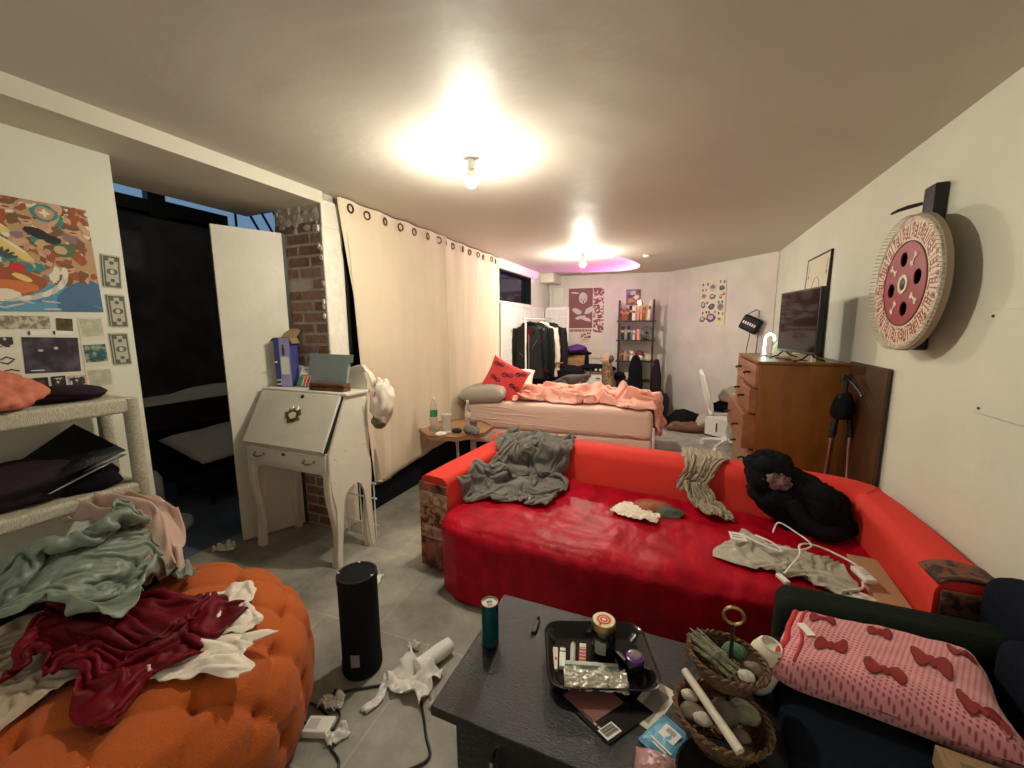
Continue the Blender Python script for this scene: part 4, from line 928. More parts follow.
MB().lathe([(.04, 0), (.075, .02), (.10, .05), (.103, .052), (.098, .052), (.072, .024), (.001, .006)], (.14, .90, TZ), 48, caps=False).build('bowl_shell', 'black_gloss', t)
crumple('blue_wrapper', (.14, .90, TZ + .022), .03, .024, .012, 'blue_packet', 'small blue wrapper lying in the black bowl', 'wrapper', 33, nu=20, nv=12)
# ------------------------------------------------ two-tier basket
bt = thing('tiered_basket', 'two-tier woven fruit basket on an iron stand with a ring handle', 'basket', (.155, 1.09, TZ))
MB().tube([(.165, 1.11, .425), (.165, 1.11, .60), (.165, 1.11, .72)], .005, 8).build('pole', 'iron', bt)
ring = [(.165 + .024 * cos(a), 1.11, .742 + .024 * sin(a)) for a in [2 * pi * i / 20 for i in range(20)]]
MB().tube(ring, .0045, 8, closed=True).build('ring_handle', 'gold', bt)
def weave(cx, cy, z0, r0, r1, h, tilt=0, T_=None):
    b = MB(T_); na = 72; rows = 16; vs_ = []; fs_ = []
    for j in range(rows + 1):
        for i in range(na):
            r = r0 + (r1 - r0) * (j / rows) ** .7 + .0022 * (1 if (i // 2 + j) % 2 else -1); a = 2 * pi * i / na
            vs_.append((cx + r * cos(a), cy + r * sin(a), z0 + h * j / rows))
    for j in range(rows):
        for i in range(na): fs_.append((j * na + i, j * na + (i + 1) % na, (j + 1) * na + (i + 1) % na, (j + 1) * na + i))
    fs_.append(tuple(range(na))); b.add(vs_, fs_); return b
def rim(cx, cy, z, r, b):
    for k in range(2):
        P = [(cx + (r + .004 * cos(a * 16 + k * pi)) * cos(a), cy + (r + .004 * cos(a * 16 + k * pi)) * sin(a), z + .004 * sin(a * 16 + k * pi)) for a in [2 * pi * i / 160 for i in range(160)]]
        b.tube(P, .0045, 5, closed=True)
    return b
UT = Tm((.155, 1.115, .555), -.06, .05); LT = Tm((.145, 1.05, .43), -.10, .02)
ub = weave(0, 0, 0, .06, .094, .055, T_=UT).build('upper_basket', 'basket', bt, solid=.003, smooth=80); rim(0, 0, .056, .095, MB(UT)).build('braided_rim', 'basket', ub)
lb = weave(0, 0, 0, .08, .112, .06, T_=LT).build('lower_basket', 'basket', bt, solid=.003, smooth=80); rim(0, 0, .061, .113, MB(LT)).build('braided_rim', 'basket', lb)
for k in range(8): MB(UT).tube([(-.093, .0 + .004 * (k % 2), .05 - k * .02), (-.100 + .004 * (k % 2), .008, .04 - k * .02)], .004, 6).build('cord_knot', 'basket', bt)
# contents, each its own thing
def bundle(c, d, n, m, label):
    t = thing('herb_bundle', label, 'herbs', c); r_ = random.Random(7); dv = Vector(d)
    b = MB()
    for i in range(n):
        o = Vector((r_.uniform(-1, 1), r_.uniform(-1, 1), r_.uniform(-1, 1))) * .014; b.tube([Vector(c) - dv + o * 1.2, Vector(c) + o, Vector(c) + dv + o * 1.6], [.003, .006, .002], 6)
    b.build('stalks', m, t)
    MB().tube([Vector(c) - dv * .25 + Vector((.024 * cos(a), .012 * cos(a), .024 * sin(a))) for a in [2 * pi * i / 14 for i in range(14)]], .002, 5, closed=True).build('string', 'taupe', t)
bundle((.128, 1.115, .612), (-.05, .035, .008), 26, 'sage', 'dried grey-green sage bundle lying in the upper basket')
def stone(c, r, m, label, seed, nm='stone', cat='stone', k=(1, .8, .6)):
    return tag(MB().ball(c, r * k[0], r * k[1], r * k[2], nu=22, nv=14, fn=lambda d: 1 + .22 * nz(d.x * 1.6 + seed, d.y * 1.6, d.z * 1.6)).build(nm, m, smooth=180), label, cat)
stone((.195, 1.06, .618), .020, 'stone_pale', 'pale pink tumbled stone in the upper basket', 1)
stone((.215, 1.095, .616), .022, 'stone', 'grey-brown tumbled stone at the right side of the upper basket', 3)
stone((.18, 1.15, .612), .030, 'p_green', 'dull green stone behind the pole of the upper basket', 5)
stone((.07, 1.08, .495), .020, 'stone_pale', 'round pale stone at the left of the lower basket', 7)
stone((.10, 1.02, .495), .022, 'stone_pale', 'smooth cream pebble beside the white candle', 8)
stone((.08, 1.045, .48), .035, 'stone', 'large brown stone at the bottom left of the lower basket', 9)
stone((.15, 1.06, .49), .040, 'stone', 'lumpy mauve-brown rock in the middle of the lower basket', 11, k=(.9, .8, .9))
stone((.20, 1.09, .485), .040, 'sage', 'rough dark bark piece at the right of the lower basket', 13)
stone((.185, 1.01, .49), .022, 'stone', 'small brown pebble at the near side of the lower basket', 15)
t = thing('candle', 'long white taper candle lying across the lower basket', 'candle', (.13, 1.02, .51))
MB().tube([(.055, 1.105, .545), (.12, 1.02, .528), (.175, .945, .515)], [.010, .011, .0115], 14).build('wax', 'wax', t); MB().tube([(.052, 1.109, .546), (.047, 1.116, .549)], .0015, 6).build('wick', 'p_ink', t)
t = thing('white_mug', 'white round ceramic pot standing behind the tiered basket', 'pot', (.275, 1.25, TZ))
MB(Tm((.268, 1.25, .51), .1, .2) @ Matrix.Diagonal((.85, .85, 1.05, 1))).lathe([(.038, -.075), (.052, -.05), (.056, 0), (.05, .05), (.038, .075), (.030, .078), (.028, .07)], n=32).build('pot_body', 'wax', t, smooth=180)
MB(Tm((.268, 1.25, .51), .1, .2) @ Matrix.Diagonal((.85, .85, 1.05, 1))).lathe([(.028, .0775), (.031, .082), (.034, .078)], n=32, caps=False).build('pot_rim', 'white_plastic', t)
# ================================================================== DARK ARMCHAIR (bottom right)
ac = thing('armchair', 'dark green-black upholstered armchair at the lower right', 'armchair', (.8, 1.25, 0))
def rb2(nm, poly, z0, z1, m, bev, top=None): return MB().prism(poly, z0, z1, top=top).build(nm, m, ac, bevel=bev, seg=4)
rb2('arm', [(.34, 1.455), (1.02, 1.475), (1.02, 1.625), (.36, 1.62)], .05, .59, 'dark_green', .05)
rb2('seat_cushion', [(.30, .60), (.92, .60), (.92, 1.46), (.30, 1.46)], .26, .49, 'dark_blue', .05)
rb2('base', [(.34, .60), (.98, .60), (.98, 1.5), (.38, 1.5)], .04, .24, 'dark_blue', .02)
rb2('backrest', [(.90, .60), (1.07, .60), (1.07, 1.70), (.93, 1.70)], .05, .72, 'dark_blue', .06)
rb2('back_cushion', [(.83, .65), (.95, .65), (.95, 1.45), (.84, 1.45)], .40, .66, 'dark_blue', .05)
# fleece blanket folded in a slab
def slab(name, quad, z0, z1, m, label, cat, seed, nx=70, ny=40):
    # rounded folded slab: closed surface over a quad with puffed top
    A, B, C_, D_ = [Vector(p) for p in quad]
    t = thing(name, label, cat, tuple((A + C_) / 2) + (z0,))
    def fn(u, v, top):
        e = lambda k: 1 - (abs(2 * k - 1)) ** 8
        p = A.lerp(B, u).lerp(D_.lerp(C_, u), v); ed = min(e(u), 1) * min(e(v), 1)
        p = p + Vector((.010 * nz(u * 4, v * 4, seed), .010 * nz(u * 4, v * 4, seed + 9)))
        zt = z0 + (z1 - z0) * (.45 + .55 * ed ** .45) + .010 * nz(u * 3.5, v * 3.5, seed) + .004 * nz(u * 11, v * 9, seed)
        return (p.x, p.y, zt if top else z0 + (z1 - z0) * .45 * (1 - ed ** .45))
    b = MB(); b.grid(nx, ny, lambda u, v: fn(u, v, True)); b.grid(nx, ny, lambda u, v: fn(u, v, False))
    o = b.build('fleece', m, t, smooth=180, recalc='merge'); return t, lambda u, v: Vector(fn(u, v, True))
bq = [(.275, 1.20), (.755, 1.12), (.82, 1.455), (.385, 1.475)]
tb, bf = slab('folded_blanket', bq, .49, .60, 'fleece', 'pink dotted fleece blanket with red bows folded on the dark armchair', 'blanket', 2.2)
def on_blanket(P, z, m, parent_b):
    parent_b.add([tuple(bf(*p) + Vector((0, 0, z))) for p in P], [tuple(range(len(P)))], m)
def bow(b, u, v, s_, rot, m='p_red', m2='p_maroon'):
    def R_(x, y): return (u + (x * cos(rot) - y * sin(rot)) * s_, v + (x * sin(rot) + y * cos(rot)) * s_ * 3.9)
    for k, (g, mm, dz) in enumerate(((1.18, m2, .0022), (1.0, m, .0034))):
        for sgn in (-1, 1):
            P = [(sgn * (.55 + .47 * g * cos(a)), .50 * g * sin(a) * (.60 + .40 * cos(a) * sgn * sgn)) for a in [2 * pi * i / 16 for i in range(16)]]
            # fan of small triangles keeps it on the curved surface
            cpt = bf(*R_(sgn * .55, 0)) + Vector((0, 0, dz)); pts = [bf(*R_(*p)) + Vector((0, 0, dz)) for p in P]
            b.add([tuple(cpt)] + [tuple(p) for p in pts], [(0, 1 + i, 1 + (i + 1) % 16) for i in range(16)], mm)
        P = [(.2 * g * cos(a), .2 * g * sin(a)) for a in [2 * pi * i / 12 for i in range(12)]]; cpt = bf(*R_(0, 0)) + Vector((0, 0, dz + .0006)); pts = [bf(*R_(*p)) + Vector((0, 0, dz + .0006)) for p in P]
        b.add([tuple(cpt)] + [tuple(p) for p in pts], [(0, 1 + i, 1 + (i + 1) % 12) for i in range(12)], mm)
for (u, v, s_, r) in ((.20, .78, .070, -.05), (.72, .55, .080, -.15), (.49, .24, .080, -.05), (.26, .40, .070, .05), (.86, .18, .075, -.1), (.50, .80, .055, .05), (.88, .80, .055, -.05)):
    b = MB(); bow(b, u, v, s_, r, 'red_paint'); b.build('printed_bow', None, tb, smooth=180, recalc=False)
MB().tube([tuple(bf(.04 + .0 * k, k / 20) + Vector((-.004, 0, .001))) for k in range(1, 20)], .008, 8, flat=.5).build('red_binding', 'p_red', tb, smooth=180)
MB().tube([tuple(bf(.10 + .02 * sin(k / 3), k / 20) + Vector((0, 0, .002))) for k in range(1, 20)], .004, 6, flat=.5).build('red_binding', 'p_red', tb, smooth=180)
MB(Tm(tuple(bf(.12, .52)), 0, 0, -1.2)).box(-.025, .025, -.012, .012, .002, .004).build('care_label', 'paper', tb)
t = thing('cardboard_box', 'flat brown cardboard box on the armchair at the bottom right corner', 'box', (.72, 1.0, .49))
MB(Tm((.72, .965, .491), 0, 0, -.12)).box(-.15, .15, -.13, .13, 0, .05).build('carton', 'cardboard', t, bevel=.003); MB(Tm((.72, .965, .5415), 0, 0, -.12)).box(-.14, .14, .02, .12, 0, .002).build('flap', 'cardboard', t); MB(Tm((.72, .965, .5435), 0, 0, -.12)).box(-.12, -.04, .05, .10, 0, .0006).build('printed_panel', 'p_olive', t)
# ================================================================== BED
BR = radians(4.0)
bd = thing('bed', 'wide bed with a pale pink fitted sheet behind the red sofa', 'bed', (-1.15, 4.5, 0), BR)
BT = Tm((-.20, 3.93, .14), 0, 0, BR)       # origin at the near foot corner; -x to the head, +y to the far side
MB(BT).box(-1.94, 0, 0, 1.48, .27, .56).build('mattress', 'sheet_pink', bd, bevel=.06, seg=6)
MB(BT).box(-1.93, -.01, .02, 1.46, .10, .27).build('box_spring', 'sheet_pink', bd, bevel=.03, seg=3)
for x in (-1.9, -.06):
    for y in (.07, 1.43): MB(BT).box(x - .025, x + .025, y - .025, y + .025, -.14, .11).build('leg', 'white_wood', bd)
MB(BT).box(-.002, .018, -.02, .03, -.14, .40).build('bed_post', 'white_wood', bd, bevel=.004)
# wrinkles of the fitted sheet along the near side
wr_ = MB(BT)
for (x0, x1, z) in ((-1.93, -1.0, .50), (-1.95, -.8, .455), (-1.93, -1.2, .40), (-1.9, -1.3, .53), (-1.9, -.6, .36), (-.45, -.05, .33)):
    wr_.tube([(x0 + (x1 - x0) * k / 12, -.001 + .001 * sin(k), z - .03 * k / 12 + .006 * sin(k * 1.1)) for k in range(13)], [.007 * sin(pi * (k + .3) / 12.6) + .001 for k in range(13)], 8, flat=1)
wr_.build('sheet_fold', 'sheet_pink', bd, smooth=180)
def pillow(name, c, lx, ly, th, T_, m, label, seed, cat='pillow'):
    t = thing(name, label, cat, c)
    def fn(sg):
        def g(u, v):
            a, b_ = u * 2 - 1, v * 2 - 1
            e = max(0, (1 - a ** 4) * (1 - b_ ** 4)) ** .5
            k = 1 - .05 * (1 - abs(a)) * 0 - .10 * (b_ * b_ * (1 - a * a)) * .5
            return (lx / 2 * a * (1 - .09 * (1 - b_ * b_) * 1), ly / 2 * b_ * (1 - .10 * (1 - a * a)), sg * th / 2 * e * (1 + .12 * nz(a * 2.5 + seed, b_ * 2.5)) + .006 * nz(a * 6, b_ * 5, seed) * e)
        return g
    b = MB(T_); b.grid(34, 26, fn(1)); b.grid(34, 26, fn(-1)); o = b.build('pillow_body', m, t, smooth=180, recalc='merge')
    return t, (lambda u, v: T_ @ Vector(fn(1)(u, v)))
pillow('pillow', (-1.95, 4.1, .7), .52, .46, .19, Tm((-1.97, 3.95, .785), .05, -.05, BR + .1), 'pillow_grey', 'grey satin pillow lying at the head of the bed', 3)
pillow('pillow', (-1.95, 4.7, .7), .50, .42, .16, Tm((-1.92, 4.66, .84), .5, 0, BR + .2), 'white_cloth', 'white pillow behind the red cushion on the bed', 8)
RT = frame_T((-1.80, 4.08, .905), (.44, .18, -.24), (.10, .25, .36))
rt, rfn = pillow('pillow', (-1.89, 4.16, .7), .46, .46, .15, RT, 'pillow_red', 'red pillow with black looped drawings standing on the bed', 5)
def curl(u, v, s_, rot):
    b = MB()
    for (dx, dy, r) in ((-.5, 0, .42), (.5, .05, .42), (0, -.05, .22), (-.5, .1, .2), (.55, -.1, .2)):
        P = []
        for i in range(14):
            a = 2 * pi * i / 14; x = dx + r * cos(a) * (1 + .15 * sin(2 * a)); y = dy + r * .8 * sin(a)
            p = rfn(min(.98, max(.02, u + s_ * (x * cos(rot) - y * sin(rot)))), min(.98, max(.02, v + s_ * (x * sin(rot) + y * cos(rot))))); P.append(p)
        b.tube(P, .0045, 5, closed=True)
    b.build('drawn_loops', 'p_black', rt, smooth=180)
for (u, v, s_, r) in ((.18, .80, .15, .2), (.50, .62, .17, .3), (.80, .40, .16, -.1), (.80, .80, .15, .5), (.24, .40, .15, -.3)): curl(u, v, s_, r)
# ------------------------------------------------ cat
ca_ = thing('cat', 'grey cat lying on the bed with its head raised', 'cat', (-1.2, 4.95, .7), BR)
def skin_fig(name, chains, parent, m, sub=2):
    # chains: list of lists of (x,y,z,r), first chain's first vertex is the root; chains start on an existing vertex when given as ('@', idx)
    vs_ = []; es = []; rs = []
    for ch in chains:
        prev = None
        for q in ch:
            if q[0] == '@': prev = q[1]; continue
            vs_.append(q[:3]); rs.append(q[3]); 
            if prev is not None: es.append((prev, len(vs_) - 1))
            prev = len(vs_) - 1
    me = bpy.data.meshes.new(name); me.from_pydata(vs_, es, []); me.transform(WM[parent].inverted()); o = bpy.data.objects.new(name, me); COL.objects.link(o); o.parent = parent; WM[o] = WM[parent].copy()
    sk = o.modifiers.new('skin', 'SKIN'); sk.use_smooth_shade = True
    if not me.skin_vertices: me.attributes
    o.modifiers.update() if hasattr(o.modifiers, 'update') else None
    if len(me.skin_vertices) == 0:
        bm = bmesh.new(); bm.from_mesh(me); bm.verts.layers.skin.verify(); bm.to_mesh(me); bm.free()
    sv = me.skin_vertices[0].data
    for i, r in enumerate(rs): sv[i].radius = (r, r); sv[i].use_root = (i == 0)
    ss = o.modifiers.new('sub', 'SUBSURF'); ss.levels = sub; ss.render_levels = sub
    me.materials.append(M[m]); return o
cz = .765
skin_fig('body', [[(-1.370, 4.940, cz + .06, .070), (-1.280, 4.930, cz + .075, .080), (-1.180, 4.920, cz + .075, .070), (-1.100, 4.910, cz + .09, .055), (-1.050, 4.890, cz + .12, .042), (-1.025, 4.860, cz + .15, .044), (-1.020, 4.835, cz + .15, .034), (-1.018, 4.812, cz + .142, .018)],
                  [('@', 0), (-1.440, 4.940, cz + .03, .035), (-1.500, 4.880, cz + .015, .018), (-1.460, 4.800, cz + .012, .014), (-1.370, 4.780, cz + .012, .011)],
                  [('@', 3), (-1.060, 4.850, cz + .035, .024), (-1.020, 4.790, cz + .015, .018), (-0.990, 4.740, cz + .014, .016)],
                  [('@', 3), (-1.120, 4.840, cz + .035, .024), (-1.100, 4.780, cz + .015, .018), (-1.070, 4.730, cz + .014, .016)],
                  [('@', 0), (-1.320, 4.850, cz + .03, .032), (-1.260, 4.810, cz + .014, .018)]], ca_, 'cat_fur')
for sx in (-1, 1):
    Te = Tm((-1.025 + sx * .026, 4.855, cz + .178), .15, sx * .25, .1)
    MB(Te).lathe([(.019, 0), (.014, .018), (.006, .036), (.001, .044)], n=12, sy=.5).build('ear', 'cat_fur', ca_, smooth=60)
    MB().ball((-1.021 + sx * .017, 4.814, cz + .158), .0065, .004, .0065, nu=10, nv=7).build('eye', 'cat_eye', ca_)
MB().ball((-1.019, 4.798, cz + .146), .005, .004, .004, nu=8, nv=6).build('nose', 'p_black', ca_)
# ================================================================== BEDSIDE TABLE
NT = .55; nc = (-1.93, 3.23)
nt_ = thing('bedside_table', 'small octagonal wooden table on a metal leg beside the curtain', 'table', (nc[0], nc[1], 0))
octp = [(nc[0] + .345 * cos(pi / 8 + k * pi / 4 + .15), nc[1] + .36 * sin(pi / 8 + k * pi / 4 + .15)) for k in range(8)]
MB().prism(octp, NT - .03, NT).build('tabletop', 'oak', nt_, bevel=.003)
ring_solid([([(nc[0] + (x - nc[0]) * k, nc[1] + (y - nc[1]) * k) for x, y in octp], z) for k, z in ((1.0, NT), (1.02, NT + .012), (.97, NT + .012), (.965, NT + .001))], Matrix()).build('raised_edge', 'oak', nt_, smooth=0)
MB().lathe([(.02, .02), (.018, .5), (.05, NT - .03)], (nc[0], nc[1], 0), 16).build('leg', 'chrome', nt_); MB().lathe([(.17, 0), (.17, .012), (.03, .025)], (nc[0], nc[1], 0), 32).build('foot_plate', 'iron', nt_)
NZ = NT + .0015
def bottle(x, y, h_, r, label, lm, capm, liquid=None):
    t = thing('water_bottle', label, 'bottle', (x, y, NZ)); k = h_ / .22
    MB().lathe([(r * .8, 0), (r, .008 * k), (r, .05 * k), (r * .93, .055 * k), (r, .06 * k), (r, .13 * k), (r * .8, .165 * k), (r * .42, .19 * k), (r * .40, .205 * k)], (x, y, NZ), 28, caps=False).build('bottle_body', 'clear', t)
    MB().lathe([(r * 1.01, .085 * k), (r * 1.015, .125 * k)], (x, y, NZ), 28, caps=False).build('label_band', lm, t)
    MB().lathe([(r * .46, .203 * k), (r * .46, .22 * k), (r * .3, .222 * k)], (x, y, NZ), 20).build('cap', capm, t); return t
bottle(-2.13, 3.15, .30, .034, 'tall clear plastic bottle with a green label by the curtain', 'green_label', 'paper')
bottle(-1.875, 3.35, .25, .030, 'small clear bottle with a pale green label behind the purple cup', 'p_cream', 'paper')
t = thing('plastic_cup', 'frosted plastic cup between the two bottles on the bedside table', 'cup', (-1.98, 3.13, NZ))
MB().lathe([(.032, 0), (.045, .13), (.050, .132), (.050, .15), (.046, .152)], (-1.98, 3.13, NZ), 30).build('cup_body', 'milk_plastic', t); MB().lathe([(.051, .148), (.051, .153), (.02, .155)], (-1.98, 3.13, NZ), 30).build('lid', 'milk_plastic', t)
t = thing('purple_cup', 'clear cup holding purple drink near the bed', 'cup', (-1.75, 3.23, NZ))
MB().lathe([(.034, 0), (.041, .11), (.042, .112), (.039, .108), (.033, .004)], (-1.75, 3.23, NZ), 30).build('cup_body', 'clear', t); MB().lathe([(.030, .03), (.0365, .085)], (-1.75, 3.23, NZ), 30).build('drink', 'p_purple', t)
t = thing('glass_ashtray', 'clear glass dish at the left of the bedside table', 'dish', (-2.10, 3.03, NZ)); MB().lathe([(.045, 0), (.055, .035), (.047, .035), (.038, .008)], (-2.07, 3.07, NZ), 24).build('dish', 'clear', t)
t = thing('hairbrush', 'small black brush with a white handle on the bedside table', 'brush', (-1.85, 3.05, NZ))
MB().tube([(-1.97, 3.0, NZ + .010), (-1.88, 3.04, NZ + .012)], .009, 10).build('handle', 'white_plastic', t); MB(Tm((-1.83, 3.065, NZ + .026), 0, 0, .5)).ball((0, 0, 0), .048, .026, .024, nu=18, nv=12).build('bristle_head', 'navy', t, smooth=180)
crumple('crumpled_wrapper', (-1.69, 3.08, NZ + .035), .075, .05, .045, 'towel', 'crumpled dark grey wrapper at the right of the bedside table', 'wrapper', 21)
crumple('tissue', (-1.93, 2.96, NZ + .012), .05, .03, .016, 'paper', 'white tissue at the near edge of the bedside table', 'tissue', 23)
# ================================================================== SHOJI SCREEN
ss_ = thing('folding_screen', 'white folding screen with paper panes behind the clothes rack', 'screen', (-2.1, 5.8, 0))
def panel(a, c, h_=1.83):
    a = Vector((*a, 0)); c = Vector((*c, 0)); w_ = (c - a).length; T_ = frame_T(a, (c - a), (0, 0, 1))
    p = MB(T_).box(0, .03, 0, h_, -.01, .01).box(w_ - .03, w_, 0, h_, -.01, .01).box(0, w_, h_ - .035, h_, -.01, .01).box(0, w_, 0, .05, -.01, .01).box(0, w_, .55, .59, -.01, .01).build('panel_frame', 'white_wood', ss_)
    b = MB(T_)
    for i in range(1, 4): b.box(w_ * i / 4 - .004, w_ * i / 4 + .004, .59, h_ - .035, -.006, .006)
    for i in range(1, 8): b.box(.03, w_ - .03, .59 + i * .155 - .004, .59 + i * .155 + .004, -.006, .006)
    b.build('lattice', 'white_wood', p, smooth=0); MB(T_).box(.03, w_ - .03, .05, h_ - .035, -.002, .002).build('paper_pane', 'rice_paper', p)
panel((-2.24, 4.95), (-2.225, 5.36)); panel((-2.225, 5.37), (-2.245, 5.82)); panel((-2.245, 5.83), (-2.225, 6.25)); panel((-2.225, 6.26), (-2.20, 6.68)); panel((-2.17, 6.69), (-1.76, 6.72))
# ================================================================== CLOTHES RACK
rk = thing('clothes_rack', 'white metal clothes rack full of jackets left of the back wall', 'rack', (-1.98, 5.75, 0))
RX0, RX1 = -2.01, -1.92
MB().tube([(RX0, 5.30, 0), (RX0, 5.30, 1.62)], .013, 10).build('upright', 'white_plastic', rk); MB().tube([(RX1, 6.3, 0), (RX1, 6.3, 1.62)], .013, 10).build('upright', 'white_plastic', rk)
MB().tube([(RX0, 5.22, 1.62), (RX1, 6.36, 1.62)], .012, 10).build('rail', 'white_plastic', rk)
for y, x in ((5.30, RX0), (6.3, RX1)): MB().tube([(x - .2, y, .03), (x + .2, y, .03)], .013, 8).build('foot', 'white_plastic', rk)
def hanger(x, y, rz, label):
    t = thing('coat_hanger', label, 'hanger', (x, y, 1.52), rz, 'coat hangers on the clothes rack'); X = Tm((x, y, 0), 0, 0, rz)
    MB(X).tube([(0, 0, 1.56), (0, 0, 1.60), (.016, 0, 1.625), (.010, 0, 1.645), (-.012, 0, 1.642), (-.018, 0, 1.628)], .0028, 6).build('hook', 'chrome', t)
    MB(X).tube([(-.20, 0, 1.47), (-.10, 0, 1.53), (0, 0, 1.56), (.10, 0, 1.53), (.20, 0, 1.47)], .007, 6).build('shoulder_bar', 'black', t)
def jacket(x, y, rz, m, label, L_=.75, W_=.23, seed=0, lining=None, fur=None, zips=True, group=None):
    t = thing('jacket', label, 'jacket', (x, y, 1.52 - L_), rz); X = Tm((x, y, 0), 0, 0, rz)
    def body(u, v):
        a = 2 * pi * u; z = 1.525 - L_ * v
        w_ = W_ * (.42 + .58 * min(1, v / .10) ** .6) * (1 - .06 * sin(v * 3)); d = .045 + .045 * min(1, v * 3)
        f = 1 + .10 * sin(a * 7 + seed + 1.5 * nz(v * 2, seed)) * min(1, v * 3) + .10 * nz(cos(a) * 2, v * 3.5, seed)
        return (w_ * cos(a), d * f * sin(a), z + .012 * nz(cos(a), sin(a), seed))
    MB(X).grid(64, 30, body).build('body', m, t, smooth=180, solid=.004)
    for s_ in (-1, 1):
        P = []; R_ = []
        for k in range(14):
            q = k / 13; P.append((s_ * (W_ * .74 + .015 + .045 * sin(q * 2.2)), -.005 - .012 * sin(q * 3 + seed), 1.485 - .60 * (L_ / .75) * q)); R_.append(.055 - .012 * q + .005 * sin(k * 2.1 + seed))
        MB(X).tube(P, R_, 14, flat=.9).build('sleeve', m, t, smooth=180)
        MB(X).tube([Vector(P[-1]) + Vector((0, 0, .03)), Vector(P[-1]) + Vector((0, 0, -.006))], [.047, .046], 14).build('cuff', lining or m, t)
    MB(X).tube([(-.10, -.03, 1.46), (-.085, .0, 1.535), (0, .03, 1.555), (.085, 0, 1.535), (.10, -.03, 1.46), (.06, -.075, 1.40)], [.02, .032, .034, .032, .022, .01] if fur else [.012, .02, .022, .02, .014, .008], 10).build('collar', fur or m, t, smooth=180)
    if zips:
        MB(X).tube([(.012, -.098, 1.40), (.018, -.105, 1.15), (.015, -.10, 1.525 - L_ + .03)], .004, 6).build('zip', 'chrome', t)
        MB(X).tube([(.13, -.086, 1.33), (.06, -.104, 1.20)], .003, 5).tube([(-.13, -.086, 1.14), (-.07, -.1, 1.10)], .003, 5).build('pocket_zip', 'chrome', t)
    if lining: MB(X).box(-.035, .03, -.097, -.09, 1.32, 1.50).build('lining', lining, t)
    return t
def rx(y): return RX0 + (RX1 - RX0) * (y - 5.3) / 1.0
jk = [(5.40, 'black_leather', 'black leather biker jacket with zips at the front of the rack', dict(L_=.76, fur='black_cloth', lining='velvet_dark', W_=.24)),
      (5.54, 'black_cloth', 'plain black padded jacket just behind the biker jacket', dict(L_=.82, zips=False, W_=.25)),
      (5.68, 'dark_green', 'dark green-black coat in the middle of the rack', dict(L_=.90, zips=False)),
      (5.84, 'cream_coat', 'cream wool coat with dark cuff bands on the rack', dict(L_=.78, zips=False, W_=.25, fur='white_cloth')),
      (6.00, 'black_cloth', 'black jacket between the cream coat and the brown one', dict(L_=.72, zips=False)),
      (6.12, 'plum', 'dark brown jacket second from the wall end of the rack', dict(L_=.75, zips=False)),
      (6.24, 'black_leather', 'long black jacket hanging last at the wall end of the rack', dict(L_=.8, zips=False))]
dm('cream_coat', (.66, .56, .44), .9, bump=.2, bscale=100)
for i, (y, m_, lb_, kw) in enumerate(jk):
    j = jacket(rx(y) + .012, y, .12 - .03 * i, m_, lb_, seed=i * 2.7, **kw)
    if i == 3:
        for s_ in (-1, 1):
            MB(Tm((rx(y) + .012, y, 0), 0, 0, .03)).tube([(s_ * .275, -.02, .975), (s_ * .275, -.02, .96)], .054, 14).build('cuff_band', 'p_brown', j)
    hanger(rx(y), y + .0, .12 - .03 * i, ['coat hanger carrying the black biker jacket', 'coat hanger carrying the black padded jacket', 'coat hanger carrying the dark green coat', 'coat hanger carrying the cream coat', 'coat hanger between the cream coat and the brown jacket', 'coat hanger carrying the dark brown jacket', 'coat hanger nearest the back wall'][i])
for i, y in enumerate((5.47, 5.61, 5.75, 5.92, 6.06, 6.18)):
    hanger(rx(y), y, .1, f'empty coat hanger on the rack, {ORD[i]} of the empty ones from the camera')
# ================================================================== BACK WALL
bw = Vector((2.05, .27, 0)).normalized(); bo = Vector((-2.26, 7.105, 0))
def BW(s_, z, off=.003): p = bo + bw * s_; return frame_T(Vector((p.x, p.y, z)) + Vector((bw.y, -bw.x, 0)) * off, bw, (0, 0, 1))
# poster with a printed figure, and the calendar below it
t = thing('calendar_poster', 'sepia printed calendar poster of a pale figure on the back wall', 'poster', (-1.58, 7.19, 1.24))
X = BW(.69, 1.70)
MB(X).box(-.32, .32, -.47, .50, 0, .0015).build('sheet', 'cream_paper', t, smooth=0)
MB(X).box(-.31, .115, -.22, .48, .0015, .0025).build('main_picture', 'p_sepia', t, smooth=0)
b = MB(X)
def gb(b, cx, cy, rx_, ry_, m_, z, seed=0, jag=.15, rot=0, n=20):
    P = []
    for i in range(n):
        a = 2 * pi * i / n; k = 1 + jag * nz(cos(a) * 2 + seed, sin(a) * 2 + seed, seed); x_, y_ = rx_ * k * cos(a), ry_ * k * sin(a); P.append((cx + x_ * cos(rot) - y_ * sin(rot), cy + x_ * sin(rot) + y_ * cos(rot)))
    b.poly(P, z, m_)
gb(b, -.055, .31, .075, .10, 'p_palegrey', .003, 1, .08); gb(b, -.085, .29, .018, .011, 'p_sepia', .0034, 2); gb(b, -.02, .29, .018, .011, 'p_sepia', .0034, 3); gb(b, -.052, .245, .014, .025, 'p_sepia', .0034, 4)
gb(b, -.16, .08, .09, .045, 'p_palegrey', .003, 5, .3, -.5); gb(b, .05, .09, .09, .045, 'p_palegrey', .003, 6, .3, .6); gb(b, -.10, -.03, .09, .03, 'p_palegrey', .0032, 7, .4, .2); gb(b, .0, -.06, .10, .03, 'p_palegrey', .0033, 8, .4, -.3); gb(b, -.2, .40, .07, .015, 'p_palegrey', .003, 9, .3, -.1)
b.build('printed_figure', None, t, smooth=0, recalc=False)
